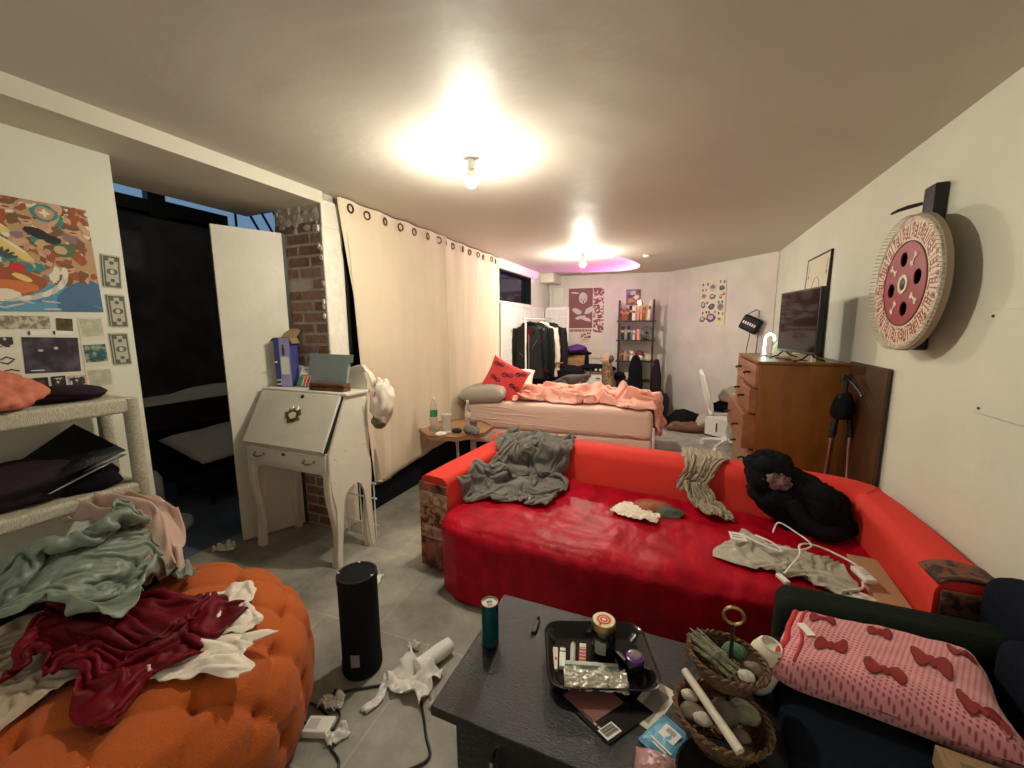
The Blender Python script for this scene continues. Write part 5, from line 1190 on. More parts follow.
for k, (z0, z1) in enumerate(((.20, .48), (-.05, .19), (-.30, -.06))): MB(X).box(.125, .31, z0, z1, .0015, .0025).build('side_picture', 'sepia_print', t, smooth=0)
b = MB(X)
rr_ = random.Random(4); x = -.31
while x < .10:
    w_ = rr_.uniform(.012, .03); b.box(x, x + w_, -.285, -.24, .0015, .0025); x += w_ + .007
b.build('title_line', 'p_sepia', t, smooth=0); MB(X).box(-.11, .09, -.40, -.30, .0015, .0025).build('small_picture', 'sepia_print', t, smooth=0)
MB(X).box(-.11, .09, -.455, -.45, .0015, .0022).box(-.07, .05, -.43, -.42, .0015, .0022).build('caption_line', 'p_sepia', t, smooth=0)
t = thing('calendar_page', 'plain white calendar page hanging below the sepia poster', 'calendar', (-1.58, 7.19, .95))
MB(BW(.69, 1.08)).box(-.32, .32, -.14, .14, 0, .002).build('page', 'cream_paper', t, smooth=0)
b = MB(BW(.69, 1.08)); 
for i in range(6): b.box(-.30, .30, -.12 + i * .045, -.1185 + i * .045, .002, .0026)
b.build('ruled_lines', 'p_grey', t, smooth=0)
t = thing('art_print', 'small colourful print of round shapes on the wall above the bookshelf', 'print', (-.78, 7.32, 1.88))
MB(BW(1.49, 2.0)).box(-.12, .12, -.13, .135, 0, .003).build('sheet', 'p_mauve', t, smooth=0); b = MB(BW(1.49, 2.0, .007))
for i, (x, y, r, m_) in enumerate(((.0, .07, .055, 'p_palegrey'), (-.06, .02, .04, 'p_purple'), (.05, .0, .045, 'p_cream'), (-.04, -.06, .05, 'p_tan'), (.06, -.08, .035, 'p_orange'), (.0, .03, .02, 'p_ink'), (.04, .07, .015, 'p_ink'), (-.08, .09, .03, 'p_sky'), (.09, .09, .025, 'p_maroon'), (-.02, -.10, .03, 'p_rust'))): gb(b, x, y, r, r * .8, m_, i * .0002, i, .3)
b.build('printed_shapes', None, t, smooth=0, recalc=False)
# ------------------------------------------------ bookshelf
BX = -.70; BYF = 6.93; BYB = 7.20
bs = thing('ladder_bookshelf', 'black open bookshelf against the back wall', 'bookshelf', (BX, 7.08, 0), .09)
X = WM[bs]
LV = (.26, .60, .93, 1.28, 1.60)
for sx in (-1, 1):
    for sy in (-1, 1): MB(X).box(sx * .275 - .013, sx * .275 + .013, sy * .115 - .013, sy * .115 + .013, 0, 1.95 if sy > 0 else 1.93).build('upright', 'dark_brown', bs)
for z in LV: MB(X).box(-.31, .31, -.14, .14, z - .022, z).build('shelf_board', 'dark_brown', bs)
def book(x, z, w_, h_, m_, label, d=.17, tilt=0, lean=0):
    t = thing('book', label, 'book', tuple(X @ Vector((x, 0, z))), .09, 'books on the black bookshelf'); T_ = X @ Tm((x, -.03, z), 0, tilt)
    MB(T_).box(-w_ / 2, w_ / 2, -d / 2, d / 2, 0, h_).build('cover', m_, t, bevel=.0015)
    MB(T_).box(-w_ / 2 + .002, w_ / 2 - .002, -d / 2 + .004, d / 2 + .001, .003, h_ + .0006).build('pages', 'p_tan', t)
    MB(T_).box(-w_ / 2 + .003, w_ / 2 - .003, -d / 2 - .0008, -d / 2, h_ * .55, h_ * .72).build('spine_print', 'p_tan' if m_ not in ('p_cream', 'p_white') else 'p_brown', t)
CN = dict(p_red='red', p_maroon='maroon', p_cream='cream', p_black='black', p_brown='brown', p_tan='tan', p_teal='teal', p_blue='blue', p_rust='rust red', p_pink='pink', p_grey='grey', p_white='white', p_yellow='yellow', p_orange='orange', p_purple='purple', p_mauve='mauve', p_palegrey='pale grey')
def row(z, x, specs, where):
    for i, (w_, h_, m_, tl) in enumerate(specs):
        book(x + w_ / 2, z, w_, h_, m_, f'{CN[m_]} book standing {ORD[i]} from the left on the {where} of the black bookshelf', tilt=tl); x += w_ + .003
row(1.602, -.255, [(.022, .22, 'p_maroon', 0), (.025, .20, 'p_red', 0), (.02, .18, 'p_brown', 0), (.03, .21, 'p_rust', 0), (.028, .19, 'p_maroon', 0), (.045, .24, 'p_black', 0), (.05, .22, 'p_cream', 0), (.03, .22, 'p_grey', 0), (.022, .24, 'p_pink', 0), (.018, .22, 'p_red', 0), (.018, .20, 'p_yellow', 0), (.025, .22, 'p_rust', .03), (.022, .22, 'p_brown', .06), (.028, .25, 'p_tan', .08), (.04, .32, 'p_cream', .08)], 'top shelf')
row(1.282, -.235, [(.055, .22, 'p_black', 0), (.04, .18, 'p_grey', 0), (.05, .23, 'p_black', 0), (.035, .22, 'p_blue', 0), (.03, .16, 'p_cream', 0), (.028, .18, 'p_red', 0), (.028, .18, 'p_pink', 0), (.025, .17, 'p_grey', 0)], 'second shelf')
row(.932, -.245, [(.03, .16, 'p_brown', 0), (.028, .18, 'p_maroon', 0), (.03, .15, 'p_tan', 0), (.022, .16, 'p_grey', 0), (.035, .15, 'p_brown', 0), (.028, .17, 'p_cream', 0), (.025, .16, 'p_white', 0), (.03, .17, 'p_mauve', 0)], 'third shelf')
t = thing('desk_fan', 'round black wire fan on the second shelf of the bookshelf', 'fan', tuple(X @ Vector((.19, -.02, 1.282))), .09)
FC = X @ Tm((.175, -.03, 1.282 + .115), pi / 2)
for r in (.105, .085, .06, .035): MB(FC).tube([(r * cos(a), r * sin(a), .02) for a in [2 * pi * i / 32 for i in range(32)]], .0035, 5, closed=True).build('guard_ring', 'iron', t)
b = MB(FC)
for i in range(16): a = 2 * pi * i / 16; b.tube([(.01 * cos(a), .01 * sin(a), .025), (.105 * cos(a), .105 * sin(a), .015)], .002, 4)
b.build('guard_spokes', 'iron', t)
for i in range(5): MB(FC @ Tm((0, 0, 0), 0, 0, i * 1.257)).prism([(.01, -.012), (.085, -.03), (.09, .02), (.01, .012)], -.002, .002).build('blade', 'p_palegrey', t)
MB(FC).lathe([(.022, -.05), (.025, -.02), (.02, .028), (.012, .032)], n=20).build('hub', 'black', t); MB(X).lathe([(.05, 0), (.04, .012), (.008, .02), (.008, .10)], (.175, 0, 1.282), 20).build('stand', 'black', t)
t = thing('round_plush', 'small round red and white plush on the third shelf', 'toy', tuple(X @ Vector((.06, -.04, .932)))); MB(X).ball((.07, -.05, 1.02), .085, .06, .088, nu=24, nv=16).build('body', 'p_maroon', t); MB(X).ball((.07, -.085, .985), .065, .04, .05, nu=24, nv=16).build('white_front', 'p_white', t)
t = thing('alarm_clock', 'small yellow-faced round clock on the third shelf', 'clock', tuple(X @ Vector((.22, -.06, .932)))); MB(X @ Tm((.215, -.08, .985), pi / 2)).lathe([(.045, -.02), (.048, 0), (.045, .02)], n=24).build('case', 'p_palegrey', t); MB(X @ Tm((.215, -.08, .985), pi / 2)).lathe([(.035, .02), (.034, .024)], n=24).build('dial', 'p_yellow', t)
# projection lamp: glowing amber ball in front of the books, its pink light thrown on the ceiling
t = thing('projection_lamp', 'small lamp with a glowing amber lens clipped above the top shelf', 'lamp', tuple(X @ Vector((-.0, -.10, 1.602))))
lp = X @ Vector((.05, -.10, 1.89))
MB(X).lathe([(.02, 0), (.02, .01), (.006, .015)], (.05, -.10, 1.602), 16).build('base', 'black', t); MB().tube([X @ Vector((.05, -.10, 1.61)), X @ Vector((.05, -.105, 1.87))], .005, 8).build('stem', 'black', t)
dirv = (Vector((-1.10, 6.45, ZC)) - lp).normalized(); LT_ = Matrix.Translation(lp) @ dirv.to_track_quat('Z', 'Y').to_matrix().to_4x4()
MB(LT_).lathe([(.03, -.05), (.036, -.02), (.036, .02)], n=20).build('lamp_head', 'p_orange', t); MB(LT_).lathe([(.030, .0205), (.022, .03), (.004, .034)], n=20).build('lens', 'amber_lens', t)
MB().ball((lp.x, lp.y - .03, lp.z - .02), .022, m=None, nu=12, nv=8).build('glow_ball', 'amber_lens', t)
sp = bpy.data.lights.new('projector_beam', 'SPOT'); sp.energy = 26; sp.color = (1.0, .22, .85); sp.spot_size = radians(72); sp.spot_blend = .02; sp.shadow_soft_size = .003
so_ = bpy.data.objects.new('projector_beam', sp); COL.objects.link(so_); so_.parent = t
so_.matrix_basis = WM[t].inverted() @ (Matrix.Translation(lp + dirv * .045) @ (-dirv).to_track_quat('Z', 'Y').to_matrix().to_4x4())
# things hanging from and standing by the bookshelf
def hang(name, c, w_, d_, h_, m_, label, cat, seed, T_=None):
    def fn(u, v):
        a = 2 * pi * u; k = .35 + .65 * min(1, v * 2.6) ** .6; f = 1 + .14 * sin(a * 5 + seed) * v + .12 * nz(cos(a) * 2 + seed, v * 3)
        return (c[0] + w_ / 2 * k * f * cos(a), c[1] + d_ / 2 * k * f * sin(a), c[2] + h_ * (1 - v) + .01 * nz(cos(a) * 2, sin(a) * 2, seed))
    b = MB(); b.grid(40, 22, fn); b.add([fn(i / 40, 0) for i in range(40)], [tuple(range(40))])
    return tag(b.build(name, m_, smooth=180), label, cat)
hang('hanging_coat', (-.66, 6.84, .45), .22, .12, .58, 'black_cloth', 'black hood and coat draped over the front of the bookshelf', 'coat', 3)
hang('hanging_coat', (-.34, 6.90, .25), .16, .16, .72, 'plum', 'dark plum coat hanging at the right side of the bookshelf', 'coat', 6)
crumple('dark_bundle', (-.92, 6.92, .66), .12, .1, .07, 'black_cloth', 'black bundle on the fourth shelf of the bookshelf', 'bundle', 4)
crumple('pale_plant', (-.80, 6.92, .66), .06, .05, .06, 'p_palegrey', 'pale grey-green tuft beside the black bundle on the fourth shelf', 'plant', 5, amp=.7)
crumple('dark_bag', (-.24, 6.92, .17), .10, .12, .28, 'navy', 'dark blue bag standing on the floor right of the bookshelf', 'bag', 9)
t = thing('leopard_scarf', 'tan and leopard print garment draped over a chair back by the bed', 'garment', (-1.05, 6.45, 0))
MB().tube([(-1.05, 6.5, 0), (-1.05, 6.5, .98)], .015, 8).build('stand', 'dark_brown', t)
def lf(u, v):
    a = 2 * pi * u; k = .5 + .5 * sin(min(1, v * 1.6) * pi / 2); return (-1.06 + .02 * v + .085 * k * cos(a) * (1 + .12 * sin(5 * a)), 6.44 + .05 * k * sin(a), 1.02 - .5 * v)
MB().grid(36, 20, lf).build('leopard_cloth', 'leopard', t, smooth=180, solid=.003); MB().ball((-1.07, 6.42, .99), .075, .05, .09, nu=24, nv=16, fn=lambda d: 1 + .3 * nz(d.x * 2, d.y * 2, d.z * 2 + 3)).build('tan_hood', 'p_tan', t, smooth=180)
MB().ball((-.99, 6.40, 1.0), .04, .035, .055, nu=20, nv=12, fn=lambda d: 1 + .3 * nz(d.x * 2, d.y * 2, d.z * 2 + 3)).build('dark_pom', 'p_ink', t, smooth=180)
# low cabinet with crate
lc = thing('low_cabinet', 'low cabinet with a brown top and white doors against the back wall', 'cabinet', (-1.45, 6.75, 0))
rbox('worktop', -1.86, -.98, 6.50, 6.98, .745, .77, 'oak', lc); rbox('carcass', -1.84, -1.0, 6.54, 6.96, 0, .745, 'white_wood', lc)
for x0, x1 in ((-1.83, -1.43), (-1.41, -1.01)): d_ = rbox('door', x0, x1, 6.52, 6.54, .05, .73, 'white_wood', lc); MB().box((x0 + x1) / 2 - .03, (x0 + x1) / 2 + .03, 6.505, 6.52, .66, .675).build('door_handle', 'dark_brown', d_)
t = thing('wooden_crate', 'pale wooden crate standing on the low cabinet', 'crate', (-1.63, 6.7, .771))
rbox('crate_body', -1.80, -1.46, 6.60, 6.86, .772, 1.05, 'p_tan', t); 
for z in (.80, .89, .98): MB().box(-1.805, -1.455, 6.592, 6.602, z, z + .07).build('slat', 'oak', t)
crumple('purple_cloth', (-1.63, 6.70, 1.13), .17, .12, .07, 'purple', 'purple folded cloth on top of the pale wooden crate', 'cloth', 14)
MB_ = crumple('black_cloth', (-1.62, 6.68, 1.07), .21, .15, .05, 'black_cloth', 'black garment draped over the wooden crate under the purple cloth', 'garment', 15, amp=.45)
hang('black_garment', (-1.425, 6.64, .78), .06, .14, .30, 'black_cloth', 'black sleeve hanging down the right side of the crate', 'garment', 11); hang('black_garment', (-1.84, 6.62, .62), .05, .12, .45, 'black_cloth', 'black sleeve hanging down the left side of the crate', 'garment', 12)
crumple('black_bag', (-1.28, 6.62, .82), .30, .12, .065, 'black_cloth', 'long black bag lying on the low cabinet', 'bag', 16, amp=.3)
for i, x in enumerate((-1.24, -1.17, -1.10)): tag(MB(Tm((x, 6.49, .81), pi / 2)).lathe([(.02, 0), (.02, .012), (.008, .015)], n=14).build('cream_button', 'p_cream'), ['left', 'middle', 'right'][i] + ' of the three small cream discs on the long black bag', 'disc')
crumple('black_backpack', (-1.62, 6.15, .74), .26, .14, .14, 'black_cloth', 'black backpack slumped between the bed and the low cabinet', 'backpack', 18)
tag(MB().box(-1.88, -1.36, 6.0, 6.35, 0, .56).build('storage_chest', 'black', bevel=.01), 'dark chest standing behind the bed under the backpack', 'chest')
# ------------------------------------------------ slanting wall: stone poster
ow = Vector((1.26, -1.40, 0)).normalized(); oo = Vector((-.21, 7.395, 0))
def OW(s_, z, off=.004): p = oo + ow * s_; return frame_T(Vector((p.x, p.y, z)) + Vector((ow.y, -ow.x, 0)) * off, ow, (0, 0, 1))
t = thing('stone_poster', 'cream poster with rows of coloured stones on the slanting wall', 'poster', (.42, 6.69, 1.50))
X = OW(.93, 1.845); MB(X).box(-.235, .235, -.345, .345, 0, .002).build('sheet', 'cream_paper', t, smooth=0)
rs_ = random.Random(12)
big_ = [(0, .22, .07, .06, 'p_palegrey'), (0, .085, .06, .04, 'p_olive'), (-.01, -.06, .06, .045, 'p_ink'), (-.01, -.225, .09, .065, 'p_purple'), (.16, .20, .05, .035, 'p_ink'), (.15, .08, .028, .035, 'p_rust'), (.15, -.07, .055, .05, 'p_grey'), (-.17, -.24, .055, .045, 'p_olive'), (.15, -.25, .045, .035, 'p_yellow'), (-.17, -.03, .045, .05, 'p_blue'), (-.16, .10, .05, .035, 'p_tan')]
for i, (x, y, a_, c_, m_) in enumerate(big_):
    b = MB(X); gb(b, x, y, a_, c_, m_, .0024, i, .35); gb(b, x - .005, y + .008, a_ * .6, c_ * .5, 'p_palegrey' if i % 2 else 'p_mauve', .0028, i + 20, .5); b.build('printed_stone', None, t, smooth=0, recalc=False)
for (x, y) in ((-.19, .27), (-.19, .19), (-.13, .19), (-.1, .27), (.13, .29), (.20, .28), (.20, .11), (.12, 0), (.18, 0), (-.09, .0), (-.1, -.14), (-.17, -.15), (.06, -.14), (.13, -.16), (.2, -.17), (-.05, -.14)):
    b = MB(X); gb(b, x, y, .018, .022, rs_.choice(['p_ink', 'p_brown', 'p_rust', 'p_green', 'p_purple', 'p_grey']), .0024, x * 9, .3); b.build('printed_stone', None, t, smooth=0, recalc=False)
b = MB(X)
for i in range(14): x = rs_.uniform(-.2, .18); y = rs_.choice([.145, -.005, -.11, -.31, .30]); b.box(x, x + .03, y, y + .004, .002, .0024, 'p_grey')
b.build('printed_caption', None, t, smooth=0, recalc=False)
t = thing('hanging_bag', 'small black shoulder bag with white lettering hanging by the slanting wall', 'bag', (.85, 6.05, 1.40))
Xb = Tm((.84, 6.10, 1.52), 0, .45, -.5)
MB(Xb).box(-.12, .12, -.04, .04, -.10, .10).build('bag_body', 'black_leather', t, bevel=.03, seg=3); b = MB(Xb @ Tm((0, -.042, 0), pi / 2)); 
for i in range(6): b.box(-.09 + i * .03, -.07 + i * .03, -.015 + .0 * i, .02, 0, .002)
b.build('white_lettering', 'p_white', t, smooth=0)
MB().tube([(.92, 6.07, 1.55), (.93, 6.10, 1.68), (.90, 6.115, 1.71), (.82, 6.12, 1.66), (.76, 6.11, 1.57)], .006, 6).build('strap', 'black', t)
MB().tube([(.84, 6.08, 1.42), (.81, 6.07, 1.2), (.80, 6.07, .95)], .006, 6).build('strap_end', 'black', t); MB().tube([(.93, 6.06, 1.50), (.92, 6.06, 1.2), (.91, 6.06, .95)], .006, 6).build('strap_end', 'black', t)
# floor pile by the slanting wall, office chair, box
crumple('clothes_pile', (.13, 6.35, .09), .28, .20, .17, 'black_cloth', 'black clothes heaped on the floor by the slanting wall', 'clothes', 41, nu=60, nv=40)
crumple('clothes_pile', (.36, 6.28, .08), .13, .16, .14, 'pad_grey', 'grey garment on the right side of the floor heap', 'clothes', 43)
crumple('clothes_pile', (.05, 6.16, .05), .12, .08, .09, 'pink_cloth', 'pale pink garment in front of the black floor heap', 'clothes', 45)
crumple('floor_bag', (.14, 6.13, .05), .24, .09, .09, 'p_brown', 'brown bag lying in front of the floor heap', 'bag', 47)
ch = thing('office_chair', 'white swivel chair on castors beside the dresser', 'chair', (.60, 5.45, 0))
cc = Vector((.60, 5.45, 0))
for k in range(5):
    a = 2 * pi * k / 5 + 2.9; d = Vector((cos(a), sin(a), 0)); o = MB().tube([cc + Vector((0, 0, .10)), cc + d * .15 + Vector((0, 0, .095)), cc + d * .29 + Vector((0, 0, .07))], [.026, .02, .016], 8).build('leg', 'white_plastic', ch)
    p = cc + d * .29; MB(Tm((p.x, p.y, .028), pi / 2, 0, a)).lathe([(.018, -.02), (.028, -.018), (.028, .018), (.018, .02)], n=18).build('castor', 'white_plastic', o)
MB().lathe([(.028, .09), (.028, .25), (.018, .25), (.018, .42)], tuple(cc), 16).build('gas_column', 'white_plastic', ch)
MB().grid(20, 20, lambda u, v: (.36 + .44 * u, 5.24 + .44 * v, .45 + .02 * cos((u - .5) * 3) - .02 * (v - .5) ** 2)).build('seat', 'white_plastic', ch, solid=.03, smooth=60)
MB().grid(16, 24, lambda u, v: (.38 - .05 * sin(pi * u) - .09 * v, 5.26 + .38 * u, .50 + .40 * v + .05 * sin(pi * u))).build('backrest', 'white_plastic', ch, solid=.015, smooth=60)
fr_ = [(.40, 5.24, .46), (.38, 5.235, .60), (.30, 5.24, .88), (.26, 5.33, .955), (.26, 5.57, .955), (.30, 5.66, .88), (.38, 5.665, .60), (.40, 5.66, .46)]
MB().tube(smooth_path(fr_, 6), .014, 8).build('back_frame', 'white_plastic', ch)
crumple('black_cushion', (.56, 5.44, .52), .17, .18, .06, 'black_cloth', 'black garment lying on the seat of the white chair', 'garment', 51); crumple('grey_cloth', (.62, 5.44, .66), .14, .15, .11, 'pad_grey', 'pale grey garment heaped on the white chair', 'garment', 53)
t = thing('white_box', 'white and black box on the floor behind the white chair', 'box', (.58, 6.02, 0), -.7)
MB(WM[t]).box(-.17, .17, -.12, .12, 0, .26).build('carton', 'white_plastic', t); MB(WM[t]).box(-.005, .015, -.123, -.12, .08, .20).box(-.17, .17, -.123, -.12, 0, .02).build('black_stripe', 'p_black', t)
t = thing('white_drawer_unit', 'narrow white drawer unit mostly hidden behind the dresser', 'cabinet', (.75, 5.2, 0)); rbox('carcass', .66, 1.05, 4.75, 5.1, 0, .88, 'white_wood', t); rbox('drawer', .645, .66, 4.77, 5.08, .62, .85, 'white_wood', t); MB().tube([(.64, 4.85, .75), (.625, 4.87, .75), (.625, 5.0, .75), (.64, 5.02, .75)], .005, 6).build('drawer_handle', 'iron', t)
# ================================================================== DRESSER
D0x, D1x, D0y, D1y, DH = .525, 1.07, 3.36, 4.38, 1.245
dz = thing('dresser', 'tall orange-brown wooden chest of drawers against the right wall', 'dresser', ((D0x + D1x) / 2, (D0y + D1y) / 2, 0))
rbox('carcass', D0x + .02, D1x, D0y, D1y, .05, DH - .02, 'dresser', dz, bevel=.004); rbox('top_board', D0x, D1x + .005, D0y - .01, D1y + .01, DH - .02, DH, 'dresser', dz, bevel=.004); rbox('plinth', D0x + .05, D1x - .02, D0y + .02, D1y - .02, 0, .05, 'dark_panel', dz)
def drawer(y0, y1, z0, z1, pull=0, nh=2):
    o = rbox('drawer', D0x - .005 - pull, D0x + .022, y0, y1, z0, z1, 'dresser_front', dz, bevel=.004)
    if pull: rbox('drawer_side', D0x - pull + .01, D0x + .03, y0 + .01, y0 + .022, z0 + .01, z1 - .02, 'dresser', o)
    ys = [(y0 + y1) / 2] if nh == 1 else [y0 + (y1 - y0) * .22, y0 + (y1 - y0) * .78]
    for y in ys: MB().tube([(D0x - pull - .005, y, (z0 + z1) / 2 + .01), (D0x - pull - .035, y, (z0 + z1) / 2 + .012), (D0x - pull - .05, y, (z0 + z1) / 2)], [.010, .008, .011], 8).build('drawer_handle', 'iron', o)
zs = DH - .03
for k, (h_, n, pull) in enumerate(((.17, 2, 0), (.18, 2, .03), (.26, 1, .06), (.26, 1, .0), (.26, 1, 0))):
    if n == 2:
        ym = (D0y + D1y) / 2; drawer(D0y + .02, ym - .006, zs - h_, zs, pull, 1); drawer(ym + .006, D1y - .02, zs - h_, zs, 0, 1)
    else: drawer(D0y + .02, D1y - .02, zs - h_, zs, pull, 2)
    zs -= h_ + .012
t = tag(MB(Tm((1.045, 3.045, 0), 0, .012, 0)).box(-.009, .009, -.255, .275, 0, 1.262).build('wood_panel', 'dark_panel', bevel=.002), 'thin dark brown board leaning on the wall beside the dresser', 'board')
# tripod
tp = thing('tripod', 'folded black tripod with silver legs leaning beside the dresser', 'tripod', (.95, 3.16, 0))
hd = Vector((.975, 3.11, 1.06))
MB().tube([hd, hd + Vector((0, 0, .10))], .014, 10).build('centre_column', 'black', tp); MB(Tm(hd + Vector((0, 0, .10)))).box(-.025, .025, -.02, .02, 0, .035).build('head', 'black', tp, bevel=.004)
MB().tube([hd + Vector((.0, -.02, .11)), hd + Vector((.03, -.12, .05)), hd + Vector((.03, -.17, .02))], .007, 8).build('pan_handle', 'black', tp)
for k, (dx, dy) in enumerate(((-.055, -.03), (.055, .02), (-.02, .06))):
    a = hd + Vector((dx * .4, dy * .4, 0)); m_ = hd + Vector((dx, dy, -.24)); e = Vector((hd.x + dx * 1.7, hd.y + dy * 1.7, 0))
    l_ = MB().tube([a, m_], .016, 10).build('leg', 'black', tp); MB().tube([m_, m_.lerp(e, .5)], .012, 10).build('leg_tube', 'chrome', l_); MB().tube([m_.lerp(e, .5), e], .009, 10).build('leg_tube', 'chrome', l_)
    MB().tube([m_ + Vector((0, 0, .02)), m_ - Vector((0, 0, .03))], .019, 10).build('leg_clamp', 'iron', l_)
crumple('black_sleeve', (.972, 3.09, .97), .055, .05, .10, 'black_cloth', 'black mesh bag hanging from the tripod beside the dresser', 'bag', 61, amp=.3)
# TV
tv = thing('television', 'flat black television standing on the dresser', 'television', (.76, 3.62, DH))
A_ = Vector((.73, 3.85, 0)); B_ = Vector((.835, 3.25, 0)); uu = (B_ - A_); TVT = frame_T(A_ + Vector((0, 0, 1.30)), uu, (0, 0, 1)); Wt = uu.length
MB(TVT).box(0, Wt, 0, .455, -.03, .0).build('tv_body', 'black', tv, bevel=.004); MB(TVT).box(.012, Wt - .012, .018, .443, .0002, .0015).build('tv_screen', 'screen', tv); MB(TVT).box(.08, Wt - .08, .03, .32, -.06, -.028).build('rear_housing', 'black', tv, bevel=.01)
for x in (.10, Wt - .10):
    for s_ in (-1, 1): MB(TVT).tube([(x, .01, -.015), (x + s_ * .02, -.03, s_ * .05 - .015), (x + s_ * .035, -.048, s_ * .11 - .015)], .006, 8).build('foot', 'black', tv)
nl = thing('neon_lamp', 'small glowing green-white cane-shaped neon light on the dresser', 'lamp', (.66, 3.98, DH))
np_ = [(.665, 3.99, DH + .02), (.665, 3.99, DH + .13), (.675, 3.985, DH + .17), (.70, 3.975, DH + .185), (.725, 3.965, DH + .165), (.728, 3.963, DH + .13)]
MB().tube(smooth_path(np_, 6), .0075, 10).build('neon_tube', 'neon_green', nl); MB().lathe([(.035, 0), (.035, .015), (.01, .02)], (.675, 3.985, DH), 24).build('base', 'white_plastic', nl)
tag(MB(frame_T((.80, 3.98, DH), (.9, -.3, 0), (0, 0, 1))).prism([(-.07, 0), (.07, 0), (.07, .07), (.05, .115), (0, .135), (-.05, .115), (-.07, .07)], 0, .02).build('arched_frame', 'cream_paper', bevel=.002), 'small cream arched plaque behind the neon light', 'plaque')
tag(MB().tube(smooth_path([(.74, 3.80, DH + .006), (.70, 3.70, DH + .004), (.78, 3.60, DH + .004), (.72, 3.50, DH + .005), (.85, 3.46, DH + .005)], 8), .0035, 6).build('cable', 'black'), 'thin black cable lying on the dresser under the television', 'cable')
t = thing('soundbar_remote', 'small pale device standing behind the right end of the television', 'device', (.86, 3.44, DH)); MB().box(.85, .875, 3.37, 3.40, DH, DH + .10).build('device', 'white_plastic', t, bevel=.003); MB().box(.847, .85, 3.375, 3.395, DH + .05, DH + .09).build('display', 'p_ink', t)
# framed playing card picture on the wall
fp = thing('framed_print', 'tall black framed playing card print leaning on the wall above the dresser', 'picture', (1.05, 4.38, DH + .003))
Xf = frame_T((1.045, 4.62, DH + .003), (0, -1, 0), (.03, 0, 1)); FW, FH_ = .64, .85
for a in ((0, FW, 0, .014), (0, FW, FH_ - .014, FH_), (0, .014, 0, FH_), (FW - .014, FW, 0, FH_)): MB(Xf).box(*a, -.012, .007).build('frame_bar', 'black', fp)
MB(Xf).box(.012, FW - .012, .012, FH_ - .012, -.008, .004).build('print', 'cream_paper', fp, smooth=0)
b = MB(Xf @ Tm((0, 0, .0045)))
for (x, y, s_) in ((.07, FH_ - .12, 1), (FW - .07, FH_ - .12, 1), (.07, .12, -1), (FW - .07, .12, -1)):
    b.text('J', .09, None, Tm((x, y + .03, 0), 0, 0, 0 if s_ > 0 else pi)); gb(b, x, y - .045, .018, .022, None, .0005, 3, .1)
for r in (.10, .16): 
    P = [(FW / 2 + r * .9 * cos(a), FH_ / 2 + r * 1.5 * sin(a), .0008) for a in [2 * pi * i / 30 for i in range(30)]]; b.tube(P, .0025, 4, closed=True)
for i in range(7): b.tube([(FW / 2 - .12 + i * .04, FH_ / 2 - .17, .001), (FW / 2 + .10 - i * .035, FH_ / 2 + .15, .001)], .0018, 4)
b.build('card_drawing', 'p_grey', fp, smooth=0)
# ================================================================== PRIZE WHEEL
pw = thing('prize_wheel', 'red and cream numbered carnival wheel mounted on the right wall', 'wheel', (1.0, 2.52, 1.69))
WX = frame_T((.965, 2.50, 1.69), (.0, -1, 0), (.0, 0, 1)) @ Tm((0, 0, 0), 0, 0, .2)      # z = towards the room
WR = .312
MB(WX).lathe([(WR - .012, -.028), (WR, -.025), (WR, -.002), (WR - .012, 0)], n=96).build('rim', 'wheel_wood', pw)
MB(WX).lathe([(WR - .010, .0), (WR - .012, .006), (WR - .028, .006), (WR - .028, 0)], n=96).build('outer_band', 'wheel_white', pw)
MB(WX).lathe([(WR - .028, -.002), (WR - .028, .0035), (.195, .0035), (.195, -.002)], n=96, caps=False).build('number_band', 'wheel_cream', pw)
# red centre with four round holes
nseg = 96; vs_ = []; holes = [(.118 * cos(a), .118 * sin(a)) for a in (0, pi / 2, pi, 3 * pi / 2)]; HR = .034
def disc_with_holes():
    # fan each quadrant between the outer arc and the hole ring
    b = MB(WX)
    for zz in (.006,):
        for q in range(4):
            a0 = q * pi / 2; hx, hy = holes[q]; n = 40; outer = []; inner = []
            # outline of the sector of 90 degrees centred on the hole
            for i in range(n):
                t_ = 2 * pi * i / n; d = Vector((cos(t_), sin(t_))); inner.append((hx + HR * d.x, hy + HR * d.y))
                # cast from the hole centre to the sector border
                best = 9
                for sgn in (-1, 1):
                    e = Vector((cos(a0 + sgn * pi / 4), sin(a0 + sgn * pi / 4))); nrm = Vector((-e.y, e.x)); den = d.dot(nrm)
                    if abs(den) > 1e-9:
                        k = -(Vector((hx, hy)).dot(nrm)) / den
                        if k > 1e-6 and (Vector((hx, hy)) + d * k).dot(e) > -1e-6: best = min(best, k)
                H = Vector((hx, hy)); bq_ = H.dot(d); disc = bq_ * bq_ - (H.dot(H) - .195 ** 2); k = -bq_ + sqrt(max(0, disc)); best = min(best, k)
                outer.append((hx + d.x * best, hy + d.y * best))
            k0 = [(*p, zz) for p in outer] + [(*p, zz) for p in inner] + [(*p, -.021) for p in inner]
            b.add(k0, [(i, (i + 1) % n, n + (i + 1) % n, n + i) for i in range(n)] + [(n + i, n + (i + 1) % n, 2 * n + (i + 1) % n, 2 * n + i) for i in range(n)])
    return b
disc_with_holes().build('red_centre', 'red_paint', pw, smooth=20)
MB(WX).lathe([(.197, .003), (.197, .0075), (.190, .0075), (.190, .004)], n=72, caps=False).build('centre_ring', 'p_maroon', pw)
MB(WX).lathe([(.300, -.030), (.300, -.022), (.05, -.022), (.05, -.030)], n=60, caps=False).build('back_board', 'wheel_wood', pw)
MB(WX).lathe([(.044, .006), (.044, .011), (.028, .011), (.028, .006)], n=36, caps=False).build('hub_ring', 'p_cream', pw)
